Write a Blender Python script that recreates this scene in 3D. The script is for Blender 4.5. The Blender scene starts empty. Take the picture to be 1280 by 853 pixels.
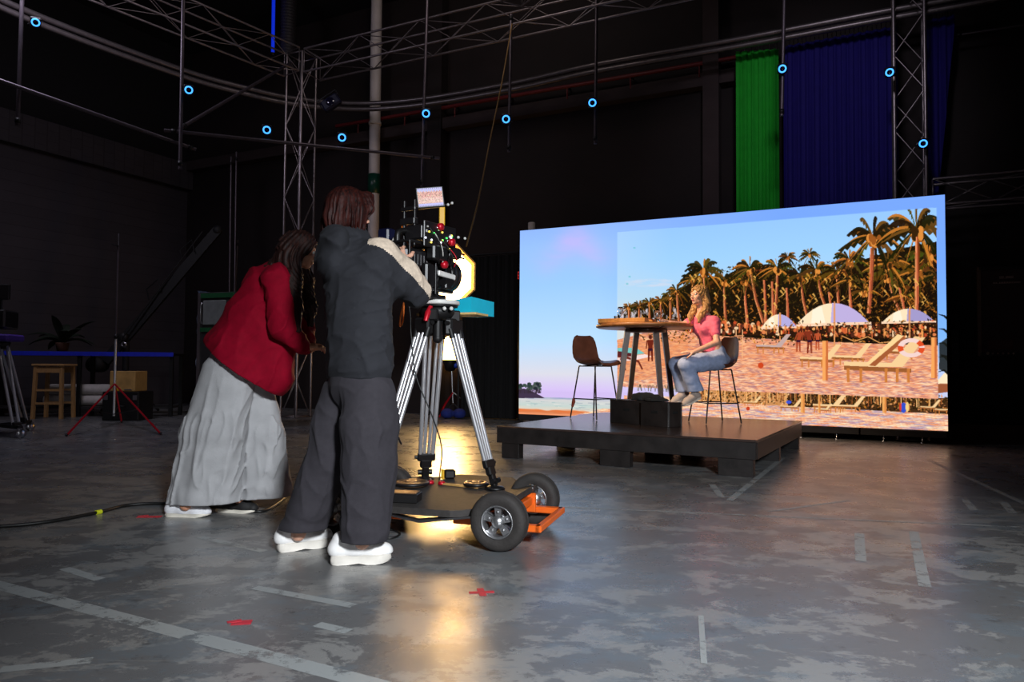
import bpy, math, random
import numpy as np
from mathutils import Vector, Matrix

random.seed(7)
RNG = np.random.default_rng(11)
SC = bpy.context.scene
COL = SC.collection
V = Vector

# ------------------------------------------------------------------ camera
F_PX, PITCH, ROLL, CAM_H = 900.72, 0.0352, 0.0076, 0.9413
CAM = V((0, 0, CAM_H))
_fw = V((0, math.cos(PITCH), math.sin(PITCH)))
_u0 = V((0, -math.sin(PITCH), math.cos(PITCH)))
_r0 = V((1, 0, 0))
_rt = _r0 * math.cos(ROLL) + _u0 * math.sin(ROLL)
_up = -_r0 * math.sin(ROLL) + _u0 * math.cos(ROLL)


def ray(px, py):
    return _rt * ((px - 640) / F_PX) - _up * ((py - 426.5) / F_PX) + _fw


def G(px, py, z=0.0):
    """point of the place on the level z seen at a photo position"""
    d = ray(px, py)
    return CAM + d * ((z - CAM_H) / d.z)


def D(px, py, Y):
    """point of the place at distance Y seen at a photo position"""
    d = ray(px, py)
    return CAM + d * (Y / d.y)


def proj(p):
    d = V(p) - CAM
    z = d.dot(_fw)
    return 640 + F_PX * d.dot(_rt) / z, 426.5 - F_PX * d.dot(_up) / z


cam_data = bpy.data.cameras.new('camera')
cam_data.sensor_fit = 'HORIZONTAL'
cam_data.sensor_width = 36.0
cam_data.lens = 36.0 * F_PX / 1280.0
cam_data.clip_end = 200
cam_ob = bpy.data.objects.new('camera', cam_data)
COL.objects.link(cam_ob)
M = Matrix((( _rt.x, _up.x, -_fw.x, 0), (_rt.y, _up.y, -_fw.y, 0), (_rt.z, _up.z, -_fw.z, CAM_H), (0, 0, 0, 1)))
cam_ob.matrix_world = M
SC.camera = cam_ob
SC.view_settings.view_transform = 'Standard'
SC.view_settings.look = 'None'
SC.view_settings.gamma = 1
SC.view_settings.exposure = 0
SC.view_settings.use_curve_mapping = False


# ------------------------------------------------------------------ materials
def lin(c):
    """sRGB 0-255 to linear"""
    o = []
    for v in c[:3]:
        v = v / 255.0
        o.append(v / 12.92 if v <= 0.04045 else ((v + 0.055) / 1.055) ** 2.4)
    return (o[0], o[1], o[2], 1.0)


MATS = {}


def mat(name, rgb, rough=0.6, metal=0.0, spec=0.5, var=0.12, vscale=12.0, bump=0.0, bscale=60.0,
        emit=None, estr=0.0, sheen=0.0, stretch=None, alpha=1.0, trans=0.0, coat=0.0):
    """procedural material: base colour broken up by noise, optional noise bump"""
    if name in MATS:
        return MATS[name]
    m = bpy.data.materials.new(name)
    m.use_nodes = True
    nt = m.node_tree
    b = nt.nodes['Principled BSDF']
    c = lin(rgb)
    b.inputs['Roughness'].default_value = rough
    b.inputs['Metallic'].default_value = metal
    b.inputs['Specular IOR Level'].default_value = spec
    b.inputs['Alpha'].default_value = alpha
    b.inputs['Transmission Weight'].default_value = trans
    b.inputs['Coat Weight'].default_value = coat
    if sheen:
        b.inputs['Sheen Weight'].default_value = sheen
        b.inputs['Sheen Roughness'].default_value = 0.5
    tc = nt.nodes.new('ShaderNodeTexCoord')
    src = tc.outputs['Object']
    if stretch:
        mp = nt.nodes.new('ShaderNodeMapping')
        mp.inputs['Scale'].default_value = stretch
        nt.links.new(src, mp.inputs['Vector'])
        src = mp.outputs['Vector']
    if var > 0:
        n = nt.nodes.new('ShaderNodeTexNoise')
        n.inputs['Scale'].default_value = vscale
        n.inputs['Detail'].default_value = 4
        nt.links.new(src, n.inputs['Vector'])
        r = nt.nodes.new('ShaderNodeValToRGB')
        r.color_ramp.elements[0].position = 0.3
        r.color_ramp.elements[1].position = 0.7
        r.color_ramp.elements[0].color = tuple(x * (1 - var) for x in c[:3]) + (1,)
        r.color_ramp.elements[1].color = tuple(min(1, x * (1 + var)) for x in c[:3]) + (1,)
        nt.links.new(n.outputs['Fac'], r.inputs['Fac'])
        nt.links.new(r.outputs['Color'], b.inputs['Base Color'])
    else:
        b.inputs['Base Color'].default_value = c
    if bump > 0:
        n2 = nt.nodes.new('ShaderNodeTexNoise')
        n2.inputs['Scale'].default_value = bscale
        n2.inputs['Detail'].default_value = 3
        nt.links.new(src, n2.inputs['Vector'])
        bp = nt.nodes.new('ShaderNodeBump')
        bp.inputs['Strength'].default_value = bump
        bp.inputs['Distance'].default_value = 0.01
        nt.links.new(n2.outputs['Fac'], bp.inputs['Height'])
        nt.links.new(bp.outputs['Normal'], b.inputs['Normal'])
    if emit:
        b.inputs['Emission Color'].default_value = lin(emit)
        b.inputs['Emission Strength'].default_value = estr
    MATS[name] = m
    return m


# ------------------------------------------------------------------ mesh builder
def frame(d, hint=None):
    d = V(d).normalized()
    h = V(hint) if hint is not None else (V((0, 0, 1)) if abs(d.z) < 0.95 else V((1, 0, 0)))
    x = h.cross(d)
    if x.length < 1e-6:
        x = V((1, 0, 0)).cross(d)
    x.normalize()
    return x, d.cross(x).normalized()


class MB:
    def __init__(s):
        s.v, s.f, s.m, s.sm = [], [], [], []

    def add(s, vs, fs, mi=0, smooth=False):
        b = len(s.v)
        s.v += [V(x) for x in vs]
        for f in fs:
            s.f.append([b + i for i in f])
            s.m.append(mi)
            s.sm.append(smooth)
        return s

    def box(s, c, size, rot=None, mi=0, bev=0.0):
        hx, hy, hz = size[0] / 2, size[1] / 2, size[2] / 2
        R = rot or Matrix.Identity(3)
        c = V(c)
        if bev <= 0:
            vs = [c + R @ V((x * hx, y * hy, z * hz)) for z in (-1, 1) for y in (-1, 1) for x in (-1, 1)]
            return s.add(vs, [(0, 2, 3, 1), (4, 5, 7, 6), (0, 1, 5, 4), (2, 6, 7, 3), (0, 4, 6, 2), (1, 3, 7, 5)], mi)
        # chamfered box: 24 verts
        bev = min(bev, hx * .9, hy * .9, hz * .9)
        idx, vs = {}, []
        for sx in (-1, 1):
            for sy in (-1, 1):
                for sz in (-1, 1):
                    for ax in range(3):
                        p = [sx * (hx - bev), sy * (hy - bev), sz * (hz - bev)]
                        p[ax] = (sx * hx, sy * hy, sz * hz)[ax]
                        idx[(sx, sy, sz, ax)] = len(vs)
                        vs.append(c + R @ V(p))
        fs = []
        for ax in range(3):
            for sg in (-1, 1):
                a1, a2 = [(1, 2), (2, 0), (0, 1)][ax]
                q = []
                for u, w in ((-1, -1), (1, -1), (1, 1), (-1, 1)):
                    k = [0, 0, 0]
                    k[ax] = sg; k[a1] = u; k[a2] = w
                    q.append(idx[(k[0], k[1], k[2], ax)])
                fs.append(q if sg > 0 else q[::-1])
        for ax in range(3):  # edges
            a1, a2 = [(1, 2), (2, 0), (0, 1)][ax]
            for u in (-1, 1):
                for w in (-1, 1):
                    def K(t, a):
                        k = [0, 0, 0]; k[ax] = t; k[a1] = u; k[a2] = w
                        return idx[(k[0], k[1], k[2], a)]
                    q = [K(-1, a1), K(1, a1), K(1, a2), K(-1, a2)]
                    fs.append(q if u * w < 0 else q[::-1])
        for sx in (-1, 1):
            for sy in (-1, 1):
                for sz in (-1, 1):
                    q = [idx[(sx, sy, sz, a)] for a in range(3)]
                    fs.append(q if sx * sy * sz > 0 else q[::-1])
        return s.add(vs, fs, mi)

    def cyl(s, p0, p1, r0, r1=None, n=16, mi=0, caps=True, smooth=True):
        p0, p1 = V(p0), V(p1)
        r1 = r0 if r1 is None else r1
        x, y = frame(p1 - p0)
        vs = []
        for p, r in ((p0, r0), (p1, r1)):
            for i in range(n):
                a = 2 * math.pi * i / n
                vs.append(p + x * (r * math.cos(a)) + y * (r * math.sin(a)))
        fs = [(i, (i + 1) % n, n + (i + 1) % n, n + i) for i in range(n)]
        s.add(vs, fs, mi, smooth)
        if caps:
            s.add(vs[:n], [tuple(range(n))[::-1]], mi)
            s.add(vs[n:], [tuple(range(n))], mi)
        return s

    def lathe(s, c, axis, prof, n=28, mi=0, smooth=True):
        """prof: (radius, offset along axis)"""
        c = V(c)
        ax = V(axis).normalized()
        x, y = frame(ax)
        k = len(prof)
        vs = []
        for r, h in prof:
            for i in range(n):
                a = 2 * math.pi * i / n
                vs.append(c + ax * h + x * (r * math.cos(a)) + y * (r * math.sin(a)))
        fs = []
        for j in range(k - 1):
            for i in range(n):
                fs.append((j * n + i, j * n + (i + 1) % n, (j + 1) * n + (i + 1) % n, (j + 1) * n + i))
        s.add(vs, fs, mi, smooth)
        if prof[0][0] > 1e-5 and abs(prof[0][0] - prof[-1][0]) + abs(prof[0][1] - prof[-1][1]) > 1e-6:
            s.add(vs[:n], [tuple(range(n))[::-1]], mi)
            s.add(vs[-n:], [tuple(range(n))], mi)
        return s

    def tube(s, pts, r, n=8, mi=0, closed=False, caps=True):
        pts = [V(p) for p in pts]
        k = len(pts)
        rs = r if isinstance(r, (list, tuple)) else [r] * k
        vs = []
        t0 = (pts[1] - pts[0]).normalized()
        x, y = frame(t0)
        for j in range(k):
            a = pts[(j - 1) % k] if (closed or j > 0) else pts[j]
            b = pts[(j + 1) % k] if (closed or j < k - 1) else pts[j]
            t = (b - a).normalized()
            x = (x - t * x.dot(t))
            if x.length < 1e-6:
                x, y = frame(t)
            x.normalize()
            y = t.cross(x)
            for i in range(n):
                an = 2 * math.pi * i / n
                vs.append(pts[j] + x * (rs[j] * math.cos(an)) + y * (rs[j] * math.sin(an)))
        fs = []
        for j in range(k if closed else k - 1):
            j2 = (j + 1) % k
            for i in range(n):
                fs.append((j * n + i, j * n + (i + 1) % n, j2 * n + (i + 1) % n, j2 * n + i))
        s.add(vs, fs, mi, True)
        if caps and not closed:
            s.add(vs[:n], [tuple(range(n))[::-1]], mi)
            s.add(vs[-n:], [tuple(range(n))], mi)
        return s

    def torus(s, c, axis, R, r, n=32, k=10, mi=0):
        x, y = frame(axis)
        pts = [V(c) + x * (R * math.cos(2 * math.pi * i / n)) + y * (R * math.sin(2 * math.pi * i / n)) for i in range(n)]
        return s.tube(pts, r, k, mi, closed=True)

    def sphere(s, c, r, n=16, k=10, mi=0, sc=(1, 1, 1), rot=None):
        R = rot or Matrix.Identity(3)
        c = V(c)
        vs = [c + R @ V((0, 0, -r * sc[2]))]
        for j in range(1, k):
            ph = -math.pi / 2 + math.pi * j / k
            for i in range(n):
                a = 2 * math.pi * i / n
                vs.append(c + R @ V((r * sc[0] * math.cos(ph) * math.cos(a), r * sc[1] * math.cos(ph) * math.sin(a), r * sc[2] * math.sin(ph))))
        vs.append(c + R @ V((0, 0, r * sc[2])))
        fs = [(0, 1 + (i + 1) % n, 1 + i) for i in range(n)]
        for j in range(k - 2):
            for i in range(n):
                a = 1 + j * n + i; b = 1 + j * n + (i + 1) % n
                fs.append((a, b, b + n, a + n))
        L = len(vs) - 1
        fs += [(L, 1 + (k - 2) * n + i, 1 + (k - 2) * n + (i + 1) % n) for i in range(n)]
        return s.add(vs, fs, mi, True)

    def prism(s, poly, dz, mi=0, smooth=False):
        """closed polygon (3D points) pushed by vector dz"""
        p = [V(q) for q in poly]
        n = len(p)
        dz = V(dz)
        vs = p + [q + dz for q in p]
        fs = [tuple(range(n))[::-1], tuple(range(n, 2 * n))]
        s.add(vs, fs, mi)
        s.add(vs, [(i, (i + 1) % n, n + (i + 1) % n, n + i) for i in range(n)], mi, smooth)
        return s

    def grid(s, rows, mi=0, closed=False, smooth=True):
        n = len(rows[0]); k = len(rows)
        vs = [p for r in rows for p in r]
        fs = []
        for j in range(k - 1):
            for i in range(n if closed else n - 1):
                fs.append((j * n + i, j * n + (i + 1) % n, (j + 1) * n + (i + 1) % n, (j + 1) * n + i))
        return s.add(vs, fs, mi, smooth)

    def build(s, name, mats, parent=None, world=True):
        me = bpy.data.meshes.new(name)
        ml = mats if isinstance(mats, (list, tuple)) else [mats]
        inv = None
        if parent is not None and world:
            inv = world_mat(parent).inverted()
        me.from_pydata([tuple(inv @ v) if inv else tuple(v) for v in s.v], [], s.f)
        me.polygons.foreach_set('material_index', s.m)
        me.polygons.foreach_set('use_smooth', s.sm)
        for m in ml:
            me.materials.append(m)
        me.update()
        o = bpy.data.objects.new(name, me)
        COL.objects.link(o)
        if parent is not None:
            o.parent = parent
        return o


def world_mat(o):
    m = o.matrix_basis.copy()
    p = o.parent
    while p is not None:
        m = p.matrix_basis @ m
        p = p.parent
    return m


def thing(name, label, cat, loc=(0, 0, 0), rz=0.0, group=None):
    o = bpy.data.objects.new(name, None)
    o.empty_display_size = 0.1
    COL.objects.link(o)
    o.location = loc
    o.rotation_euler = (0, 0, rz)
    o['label'] = label
    o['category'] = cat
    if group:
        o['group'] = group
    return o


def tag(o, label, cat, group=None, kind=None):
    o['label'] = label
    o['category'] = cat
    if group:
        o['group'] = group
    if kind:
        o['kind'] = kind
    return o


def struct(o):
    o['kind'] = 'structure'
    return o


def kids(o):
    return [c for c in bpy.data.objects if c.parent is o]


def dup(o, loc, rz, label, group=None):
    """copy a thing, its parts and their sub-parts"""
    def cp(a, par):
        c = a.copy()
        COL.objects.link(c)
        if par is not None:
            c.parent = par
        for ch in kids(a):
            cp(ch, c)
        return c
    r = cp(o, None)
    r.location = loc
    r.rotation_euler = (0, 0, rz)
    r['label'] = label
    if group:
        r['group'] = group
    return r


def lamp(name, kind, loc, target, power, color=(1, 1, 1), size=0.5, angle=60, blend=0.5, size_y=None, spread=None):
    d = bpy.data.lights.new(name, kind)
    d.energy = power
    d.color = color
    if kind == 'AREA':
        d.size = size
        if size_y:
            d.shape = 'RECTANGLE'
            d.size_y = size_y
        if spread:
            d.spread = math.radians(spread)
    elif kind == 'SPOT':
        d.spot_size = math.radians(angle)
        d.spot_blend = blend
        d.shadow_soft_size = size
    else:
        d.shadow_soft_size = size
    o = bpy.data.objects.new(name, d)
    COL.objects.link(o)
    o.location = loc
    o.rotation_euler = (V(target) - V(loc)).to_track_quat('-Z', 'Y').to_euler()
    return o


def catmull(pts, n=8):
    pts = [V(p) for p in pts]
    out = []
    P = [pts[0] * 2 - pts[1]] + pts + [pts[-1] * 2 - pts[-2]]
    for i in range(1, len(P) - 2):
        for k in range(n):
            t = k / n
            a, b, c, d = P[i - 1], P[i], P[i + 1], P[i + 2]
            out.append(0.5 * ((2 * b) + (c - a) * t + (2 * a - 5 * b + 4 * c - d) * t * t + (3 * b - a - 3 * c + d) * t ** 3))
    out.append(pts[-1])
    return out


# ------------------------------------------------------------------ smooth bodies: distance field -> one continuous mesh
class Field:
    def __init__(s, lo, hi, h):
        s.lo = np.array(lo, dtype=np.float32); s.h = h
        n = np.ceil((np.array(hi) - np.array(lo)) / h).astype(int) + 1
        s.n = n
        s.d = np.full(tuple(n), 1.0, dtype=np.float32)

    def _sub(s, lo, hi, pad):
        a = np.clip(np.floor((np.array(lo) - pad - s.lo) / s.h).astype(int), 0, s.n - 1)
        b = np.clip(np.ceil((np.array(hi) + pad - s.lo) / s.h).astype(int) + 1, 1, s.n)
        sl = tuple(slice(int(i), int(j)) for i, j in zip(a, b))
        ax = [s.lo[k] + s.h * np.arange(a[k], b[k], dtype=np.float32) for k in range(3)]
        X, Y, Z = np.meshgrid(*ax, indexing='ij')
        return sl, X, Y, Z

    def put(s, lo, hi, fn, k=0.02, pad=None, op='u'):
        pad = (k * 2 + 0.03) if pad is None else pad
        sl, X, Y, Z = s._sub(lo, hi, pad)
        if X.size == 0:
            return s
        d = fn(X, Y, Z).astype(np.float32)
        cur = s.d[sl]
        if op == 's':                                   # carve
            d = -d
            hh = np.clip(0.5 - 0.5 * (d - cur) / max(k, 1e-5), 0, 1)
            s.d[sl] = d * (1 - hh) + cur * hh + k * hh * (1 - hh)
        else:
            hh = np.clip(0.5 + 0.5 * (d - cur) / max(k, 1e-5), 0, 1)
            s.d[sl] = d * (1 - hh) + cur * hh - k * hh * (1 - hh)
        return s

    def cone(s, a, b, ra, rb, k=0.02, flat=None, op='u'):
        """tapered capsule; flat=(direction, factor) makes its section elliptical (factor<1: wider that way)"""
        a = np.array(a, dtype=np.float32); b = np.array(b, dtype=np.float32)
        ba = b - a
        L2 = float(ba @ ba) + 1e-12
        R = max(ra, rb) * (1.0 / min(1.0, flat[1]) if flat else 1.0)
        lo, hi = np.minimum(a, b) - R, np.maximum(a, b) + R
        if flat:
            fd = np.array(V(flat[0]).normalized(), dtype=np.float32); fs = flat[1]

        def fn(X, Y, Z):
            x, y, z = X - a[0], Y - a[1], Z - a[2]
            t = np.clip((x * ba[0] + y * ba[1] + z * ba[2]) / L2, 0, 1)
            x = x - t * ba[0]; y = y - t * ba[1]; z = z - t * ba[2]
            if flat:
                q = (x * fd[0] + y * fd[1] + z * fd[2]) * (fs - 1)
                x = x + q * fd[0]; y = y + q * fd[1]; z = z + q * fd[2]
            return np.sqrt(x * x + y * y + z * z) - (ra + (rb - ra) * t)
        return s.put(lo, hi, fn, k, op=op)

    def chain(s, pts, rs, k=0.02, flat=None):
        for i in range(len(pts) - 1):
            s.cone(pts[i], pts[i + 1], rs[i], rs[i + 1], k, flat)
        return s

    def ell(s, c, r, rot=None, k=0.02, op='u'):
        c = np.array(c, dtype=np.float32)
        r = np.array(r, dtype=np.float32)
        R = np.array(rot if rot is not None else Matrix.Identity(3), dtype=np.float32)   # columns: local axes
        m = float(r.max())

        def fn(X, Y, Z):
            x, y, z = X - c[0], Y - c[1], Z - c[2]
            u = [(x * R[0, i] + y * R[1, i] + z * R[2, i]) for i in range(3)]
            k0 = np.sqrt(sum((u[i] / r[i]) ** 2 for i in range(3)))
            k1 = np.sqrt(sum((u[i] / r[i] ** 2) ** 2 for i in range(3))) + 1e-6
            return k0 * (k0 - 1) / k1
        return s.put(c - m, c + m, fn, k, op=op)

    def plane(s, p, n):
        """cut away everything on the side n points to"""
        p = np.array(p, dtype=np.float32); n = np.array(V(n).normalized(), dtype=np.float32)

        def fn(X, Y, Z):
            return (X - p[0]) * n[0] + (Y - p[1]) * n[1] + (Z - p[2]) * n[2]
        sl, X, Y, Z = s._sub(s.lo, s.lo + s.h * s.n, 0)
        s.d[sl] = np.maximum(s.d[sl], fn(X, Y, Z))
        return s

    def warp(s, fn):
        """add a displacement (cloth folds, hair grooves)"""
        sl, X, Y, Z = s._sub(s.lo, s.lo + s.h * s.n, 0)
        near = np.abs(s.d) < 0.12
        if near.any():
            s.d[near] += fn(X[near], Y[near], Z[near]).astype(np.float32)
        return s

    def mesh(s, relax=1):
        """naive surface nets"""
        d = s.d
        d[0] = d[-1] = 1; d[:, 0] = d[:, -1] = 1; d[:, :, 0] = d[:, :, -1] = 1
        ins = d < 0
        nx, ny, nz = d.shape
        cs = np.zeros((nx - 1, ny - 1, nz - 1), dtype=np.int8)
        for i in (0, 1):
            for j in (0, 1):
                for k in (0, 1):
                    cs += ins[i:nx - 1 + i, j:ny - 1 + j, k:nz - 1 + k]
        act = (cs > 0) & (cs < 8)
        idx = np.argwhere(act)
        num = np.full(act.shape, -1, dtype=np.int64)
        num[tuple(idx.T)] = np.arange(len(idx))
        acc = np.zeros((len(idx), 3)); cnt = np.zeros(len(idx))
        cor = [(i, j, k) for i in (0, 1) for j in (0, 1) for k in (0, 1)]
        val = {c: d[idx[:, 0] + c[0], idx[:, 1] + c[1], idx[:, 2] + c[2]] for c in cor}
        for c in cor:
            for ax in range(3):
                if c[ax] == 0:
                    e = list(c); e[ax] = 1; e = tuple(e)
                    va, vb = val[c], val[e]
                    x = (va < 0) != (vb < 0)
                    t = np.where(x, va / np.where(x, va - vb, 1), 0)
                    p = np.array(c, dtype=float)[None, :].repeat(len(idx), 0)
                    p[:, ax] += t
                    acc[x] += p[x]; cnt[x] += 1
        vs = (idx + acc / np.maximum(cnt, 1)[:, None]) * s.h + s.lo
        quads = []
        for ax in range(3):
            a1, a2 = (ax + 1) % 3, (ax + 2) % 3
            sa = [slice(None)] * 3; sb = [slice(None)] * 3
            sa[ax] = slice(0, -1); sb[ax] = slice(1, None)
            ch = ins[tuple(sa)] != ins[tuple(sb)]
            e = np.argwhere(ch)
            ok = (e[:, a1] > 0) & (e[:, a2] > 0) & (e[:, a1] < d.shape[a1] - 1) & (e[:, a2] < d.shape[a2] - 1)
            e = e[ok]
            def cell(o1, o2):
                q = e.copy(); q[:, a1] += o1; q[:, a2] += o2
                return num[q[:, 0], q[:, 1], q[:, 2]]
            q = np.stack([cell(-1, -1), cell(0, -1), cell(0, 0), cell(-1, 0)], 1)
            fl = ~ins[e[:, 0], e[:, 1], e[:, 2]]
            q[fl] = q[fl][:, ::-1]
            quads.append(q)
        q = np.concatenate(quads)
        q = q[(q >= 0).all(1)]
        # drop tiny islands that the folds may have pinched off is not needed: smooth once for even shading
        for _ in range(relax):
            sm = np.zeros_like(vs); n = np.zeros(len(vs))
            for i in range(4):
                for o in (1, 3):
                    np.add.at(sm, q[:, i], vs[q[:, (i + o) % 4]]); np.add.at(n, q[:, i], 1)
            vs = vs * 0.5 + 0.5 * sm / np.maximum(n, 1)[:, None]
        return vs, q

    def build(s, name, mats, parent, pick=None, relax=1, keep=True):
        vs, q = s.mesh(relax)
        if keep:                                        # one continuous surface: keep the largest connected shell
            lab = np.arange(len(vs))
            while True:
                mn = lab[q].min(1)
                new = lab.copy()
                for i in range(4):
                    np.minimum.at(new, q[:, i], mn)
                new = new[new]
                if (new == lab).all():
                    break
                lab = new
            ids, c = np.unique(lab, return_counts=True)
            good = lab == ids[c.argmax()]
            q = q[good[q[:, 0]]]
            rem = np.cumsum(good) - 1
            vs = vs[good]; q = rem[q]
        inv = np.array(world_mat(parent).inverted()) if parent is not None else np.eye(4)
        cen = vs[q].mean(1)
        loc = vs @ inv[:3, :3].T + inv[:3, 3]
        me = bpy.data.meshes.new(name)
        me.vertices.add(len(loc)); me.vertices.foreach_set('co', loc.astype(np.float32).ravel())
        me.loops.add(q.size); me.loops.foreach_set('vertex_index', q.astype(np.int32).ravel())
        me.polygons.add(len(q)); me.polygons.foreach_set('loop_start', (np.arange(len(q)) * 4).astype(np.int32))
        me.polygons.foreach_set('loop_total', np.full(len(q), 4, dtype=np.int32))
        me.update(calc_edges=True)
        me.polygons.foreach_set('use_smooth', np.ones(len(q), dtype=bool))
        ml = mats if isinstance(mats, (list, tuple)) else [mats]
        for m in ml:
            me.materials.append(m)
        if pick is not None:
            me.polygons.foreach_set('material_index', pick(cen[:, 0], cen[:, 1], cen[:, 2]).astype(np.int32))
        me.validate()
        o = bpy.data.objects.new(name, me)
        COL.objects.link(o)
        if parent is not None:
            o.parent = parent
        return o


def vnoise(X, Y, Z, f, seed=0):
    """cheap smooth pseudo noise in about -1..1"""
    r = np.random.default_rng(seed)
    o = 0
    for i in range(5):
        k = r.normal(size=3); k = k / np.linalg.norm(k) * f * (0.7 + 0.25 * i)
        o = o + np.sin(k[0] * X + k[1] * Y + k[2] * Z + r.uniform(0, 6.28) + 1.3 * np.sin(0.6 * (k[1] * X + k[2] * Y + k[0] * Z) + i))
    return o / 3.5


def rotm(fwd, up=(0, 0, 1)):
    """columns: right, forward, up"""
    f = V(fwd).normalized()
    r = f.cross(V(up)).normalized()
    u = r.cross(f).normalized()
    return Matrix(((r.x, f.x, u.x), (r.y, f.y, u.y), (r.z, f.z, u.z)))


def RZ(a):
    return Matrix.Rotation(a, 3, 'Z')
# ------------------------------------------------------------------ the hall (setting)
YAW = 0.4610
E1 = V((math.cos(YAW), -math.sin(YAW), 0))      # along the back wall, to the right
E2 = V((math.sin(YAW), math.cos(YAW), 0))       # into the back wall
O0 = V((0.1189, 11.7647, 0))                    # floor point under the screen's left end
Z = V((0, 0, 1))
R_ROOM = Matrix(((E1.x, E2.x, 0), (E1.y, E2.y, 0), (0, 0, 1)))


def RM(u, w, z=0.0):
    return O0 + E1 * u + E2 * w + Z * z


def W(px, py, w):
    """point on the plane parallel to the back wall, w metres behind the screen"""
    d = ray(px, py)
    t = ((O0 - CAM).dot(E2) + w) / d.dot(E2)
    return CAM + d * t


def LW(px, py, u):
    d = ray(px, py)
    t = ((O0 - CAM).dot(E1) + u) / d.dot(E1)
    return CAM + d * t


WALL_W, LEFT_U, RIGHT_U, CEIL = 1.3, -9.5, 9.6, 8.4


def nodes_of(name):
    m = bpy.data.materials.new(name)
    m.use_nodes = True
    return m, m.node_tree, m.node_tree.nodes['Principled BSDF']


def ramp(nt, fac, stops, interp='LINEAR'):
    r = nt.nodes.new('ShaderNodeValToRGB')
    r.color_ramp.interpolation = interp
    els = r.color_ramp.elements
    while len(els) < len(stops):
        els.new(0.5)
    for e, (p, c) in zip(els, stops):
        e.position = p
        e.color = c if len(c) == 4 else lin(c)
    nt.links.new(fac, r.inputs['Fac'])
    return r.outputs['Color']


def noise(nt, vec, scale, detail=5, rough=0.55, dist=0.0):
    n = nt.nodes.new('ShaderNodeTexNoise')
    n.inputs['Scale'].default_value = scale
    n.inputs['Detail'].default_value = detail
    n.inputs['Roughness'].default_value = rough
    n.inputs['Distortion'].default_value = dist
    nt.links.new(vec, n.inputs['Vector'])
    return n.outputs['Fac']


def mixc(nt, fac, a, b, mode='MIX'):
    x = nt.nodes.new('ShaderNodeMix')
    x.data_type = 'RGBA'
    x.blend_type = mode
    for s_, v in ((x.inputs[0], fac), (x.inputs[6], a), (x.inputs[7], b)):
        if isinstance(v, bpy.types.NodeSocket):
            nt.links.new(v, s_)
        else:
            s_.default_value = v
    return x.outputs[2]


def mapping(nt, vec, scale=(1, 1, 1), rot=(0, 0, 0)):
    mp = nt.nodes.new('ShaderNodeMapping')
    mp.inputs['Scale'].default_value = scale
    mp.inputs['Rotation'].default_value = rot
    nt.links.new(vec, mp.inputs['Vector'])
    return mp.outputs['Vector']


def floor_material():
    m, nt, b = nodes_of('worn painted concrete')
    tc = nt.nodes.new('ShaderNodeTexCoord').outputs['Object']
    big = noise(nt, tc, 0.45, 3)
    base = ramp(nt, big, [(0.35, (98, 97, 97)), (0.65, (112, 113, 115))])
    # flaking light paint: streaky patches along the hall
    st = mapping(nt, tc, (0.75, 1.0, 1), (0, 0, 0.46))
    fl = noise(nt, st, 4.2, 12, 0.76, 0.3)
    zone = noise(nt, tc, 0.6, 2)
    mth = nt.nodes.new('ShaderNodeMath'); mth.operation = 'MULTIPLY_ADD'
    nt.links.new(zone, mth.inputs[0]); mth.inputs[1].default_value = 0.35
    nt.links.new(fl, mth.inputs[2])
    patch = ramp(nt, mth.outputs[0], [(0.672, (0, 0, 0, 1)), (0.702, (0.85, 0.85, 0.85, 1))])
    c1 = mixc(nt, patch, base, lin((140, 139, 137)))
    # bluish grey paint left in other patches
    bl = noise(nt, mapping(nt, tc, (0.7, 1.2, 1), (0, 0, -0.3)), 2.6, 12, 0.76, 0.25)
    bp_ = ramp(nt, bl, [(0.53, (0, 0, 0, 1)), (0.57, (1, 1, 1, 1))])
    mb = nt.nodes.new('ShaderNodeMath'); mb.operation = 'MULTIPLY'
    nt.links.new(bp_, mb.inputs[0]); mb.inputs[1].default_value = 0.55
    c2 = mixc(nt, mb.outputs[0], c1, lin((104, 113, 120)))
    # bare dark spots
    dk = noise(nt, tc, 7.0, 10, 0.78)
    dkm = ramp(nt, dk, [(0.57, (0, 0, 0, 1)), (0.63, (1, 1, 1, 1))])
    md = nt.nodes.new('ShaderNodeMath'); md.operation = 'MULTIPLY'
    nt.links.new(dkm, md.inputs[0]); md.inputs[1].default_value = 0.5
    c3 = mixc(nt, md.outputs[0], c2, lin((66, 63, 62)))
    # fine scratches across
    sc1 = noise(nt, mapping(nt, tc, (0.5, 12, 1), (0, 0, 0.5)), 3.5, 6, 0.7)
    sm = ramp(nt, sc1, [(0.63, (0, 0, 0, 1)), (0.67, (1, 1, 1, 1))])
    ms = nt.nodes.new('ShaderNodeMath'); ms.operation = 'MULTIPLY'
    nt.links.new(sm, ms.inputs[0]); ms.inputs[1].default_value = 0.45
    c4 = mixc(nt, ms.outputs[0], c3, lin((150, 146, 140)))
    nt.links.new(c4, b.inputs['Base Color'])
    ro = ramp(nt, noise(nt, tc, 3.0, 8, 0.7), [(0.3, (0.22, 0.22, 0.22, 1)), (0.7, (0.37, 0.37, 0.37, 1))])
    nt.links.new(ro, b.inputs['Roughness'])
    b.inputs['Specular IOR Level'].default_value = 1.0
    bm = nt.nodes.new('ShaderNodeBump')
    bm.inputs['Strength'].default_value = 0.12
    bm.inputs['Distance'].default_value = 0.004
    nt.links.new(noise(nt, tc, 9, 8, 0.7), bm.inputs['Height'])
    nt.links.new(bm.outputs['Normal'], b.inputs['Normal'])
    return m


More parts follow.
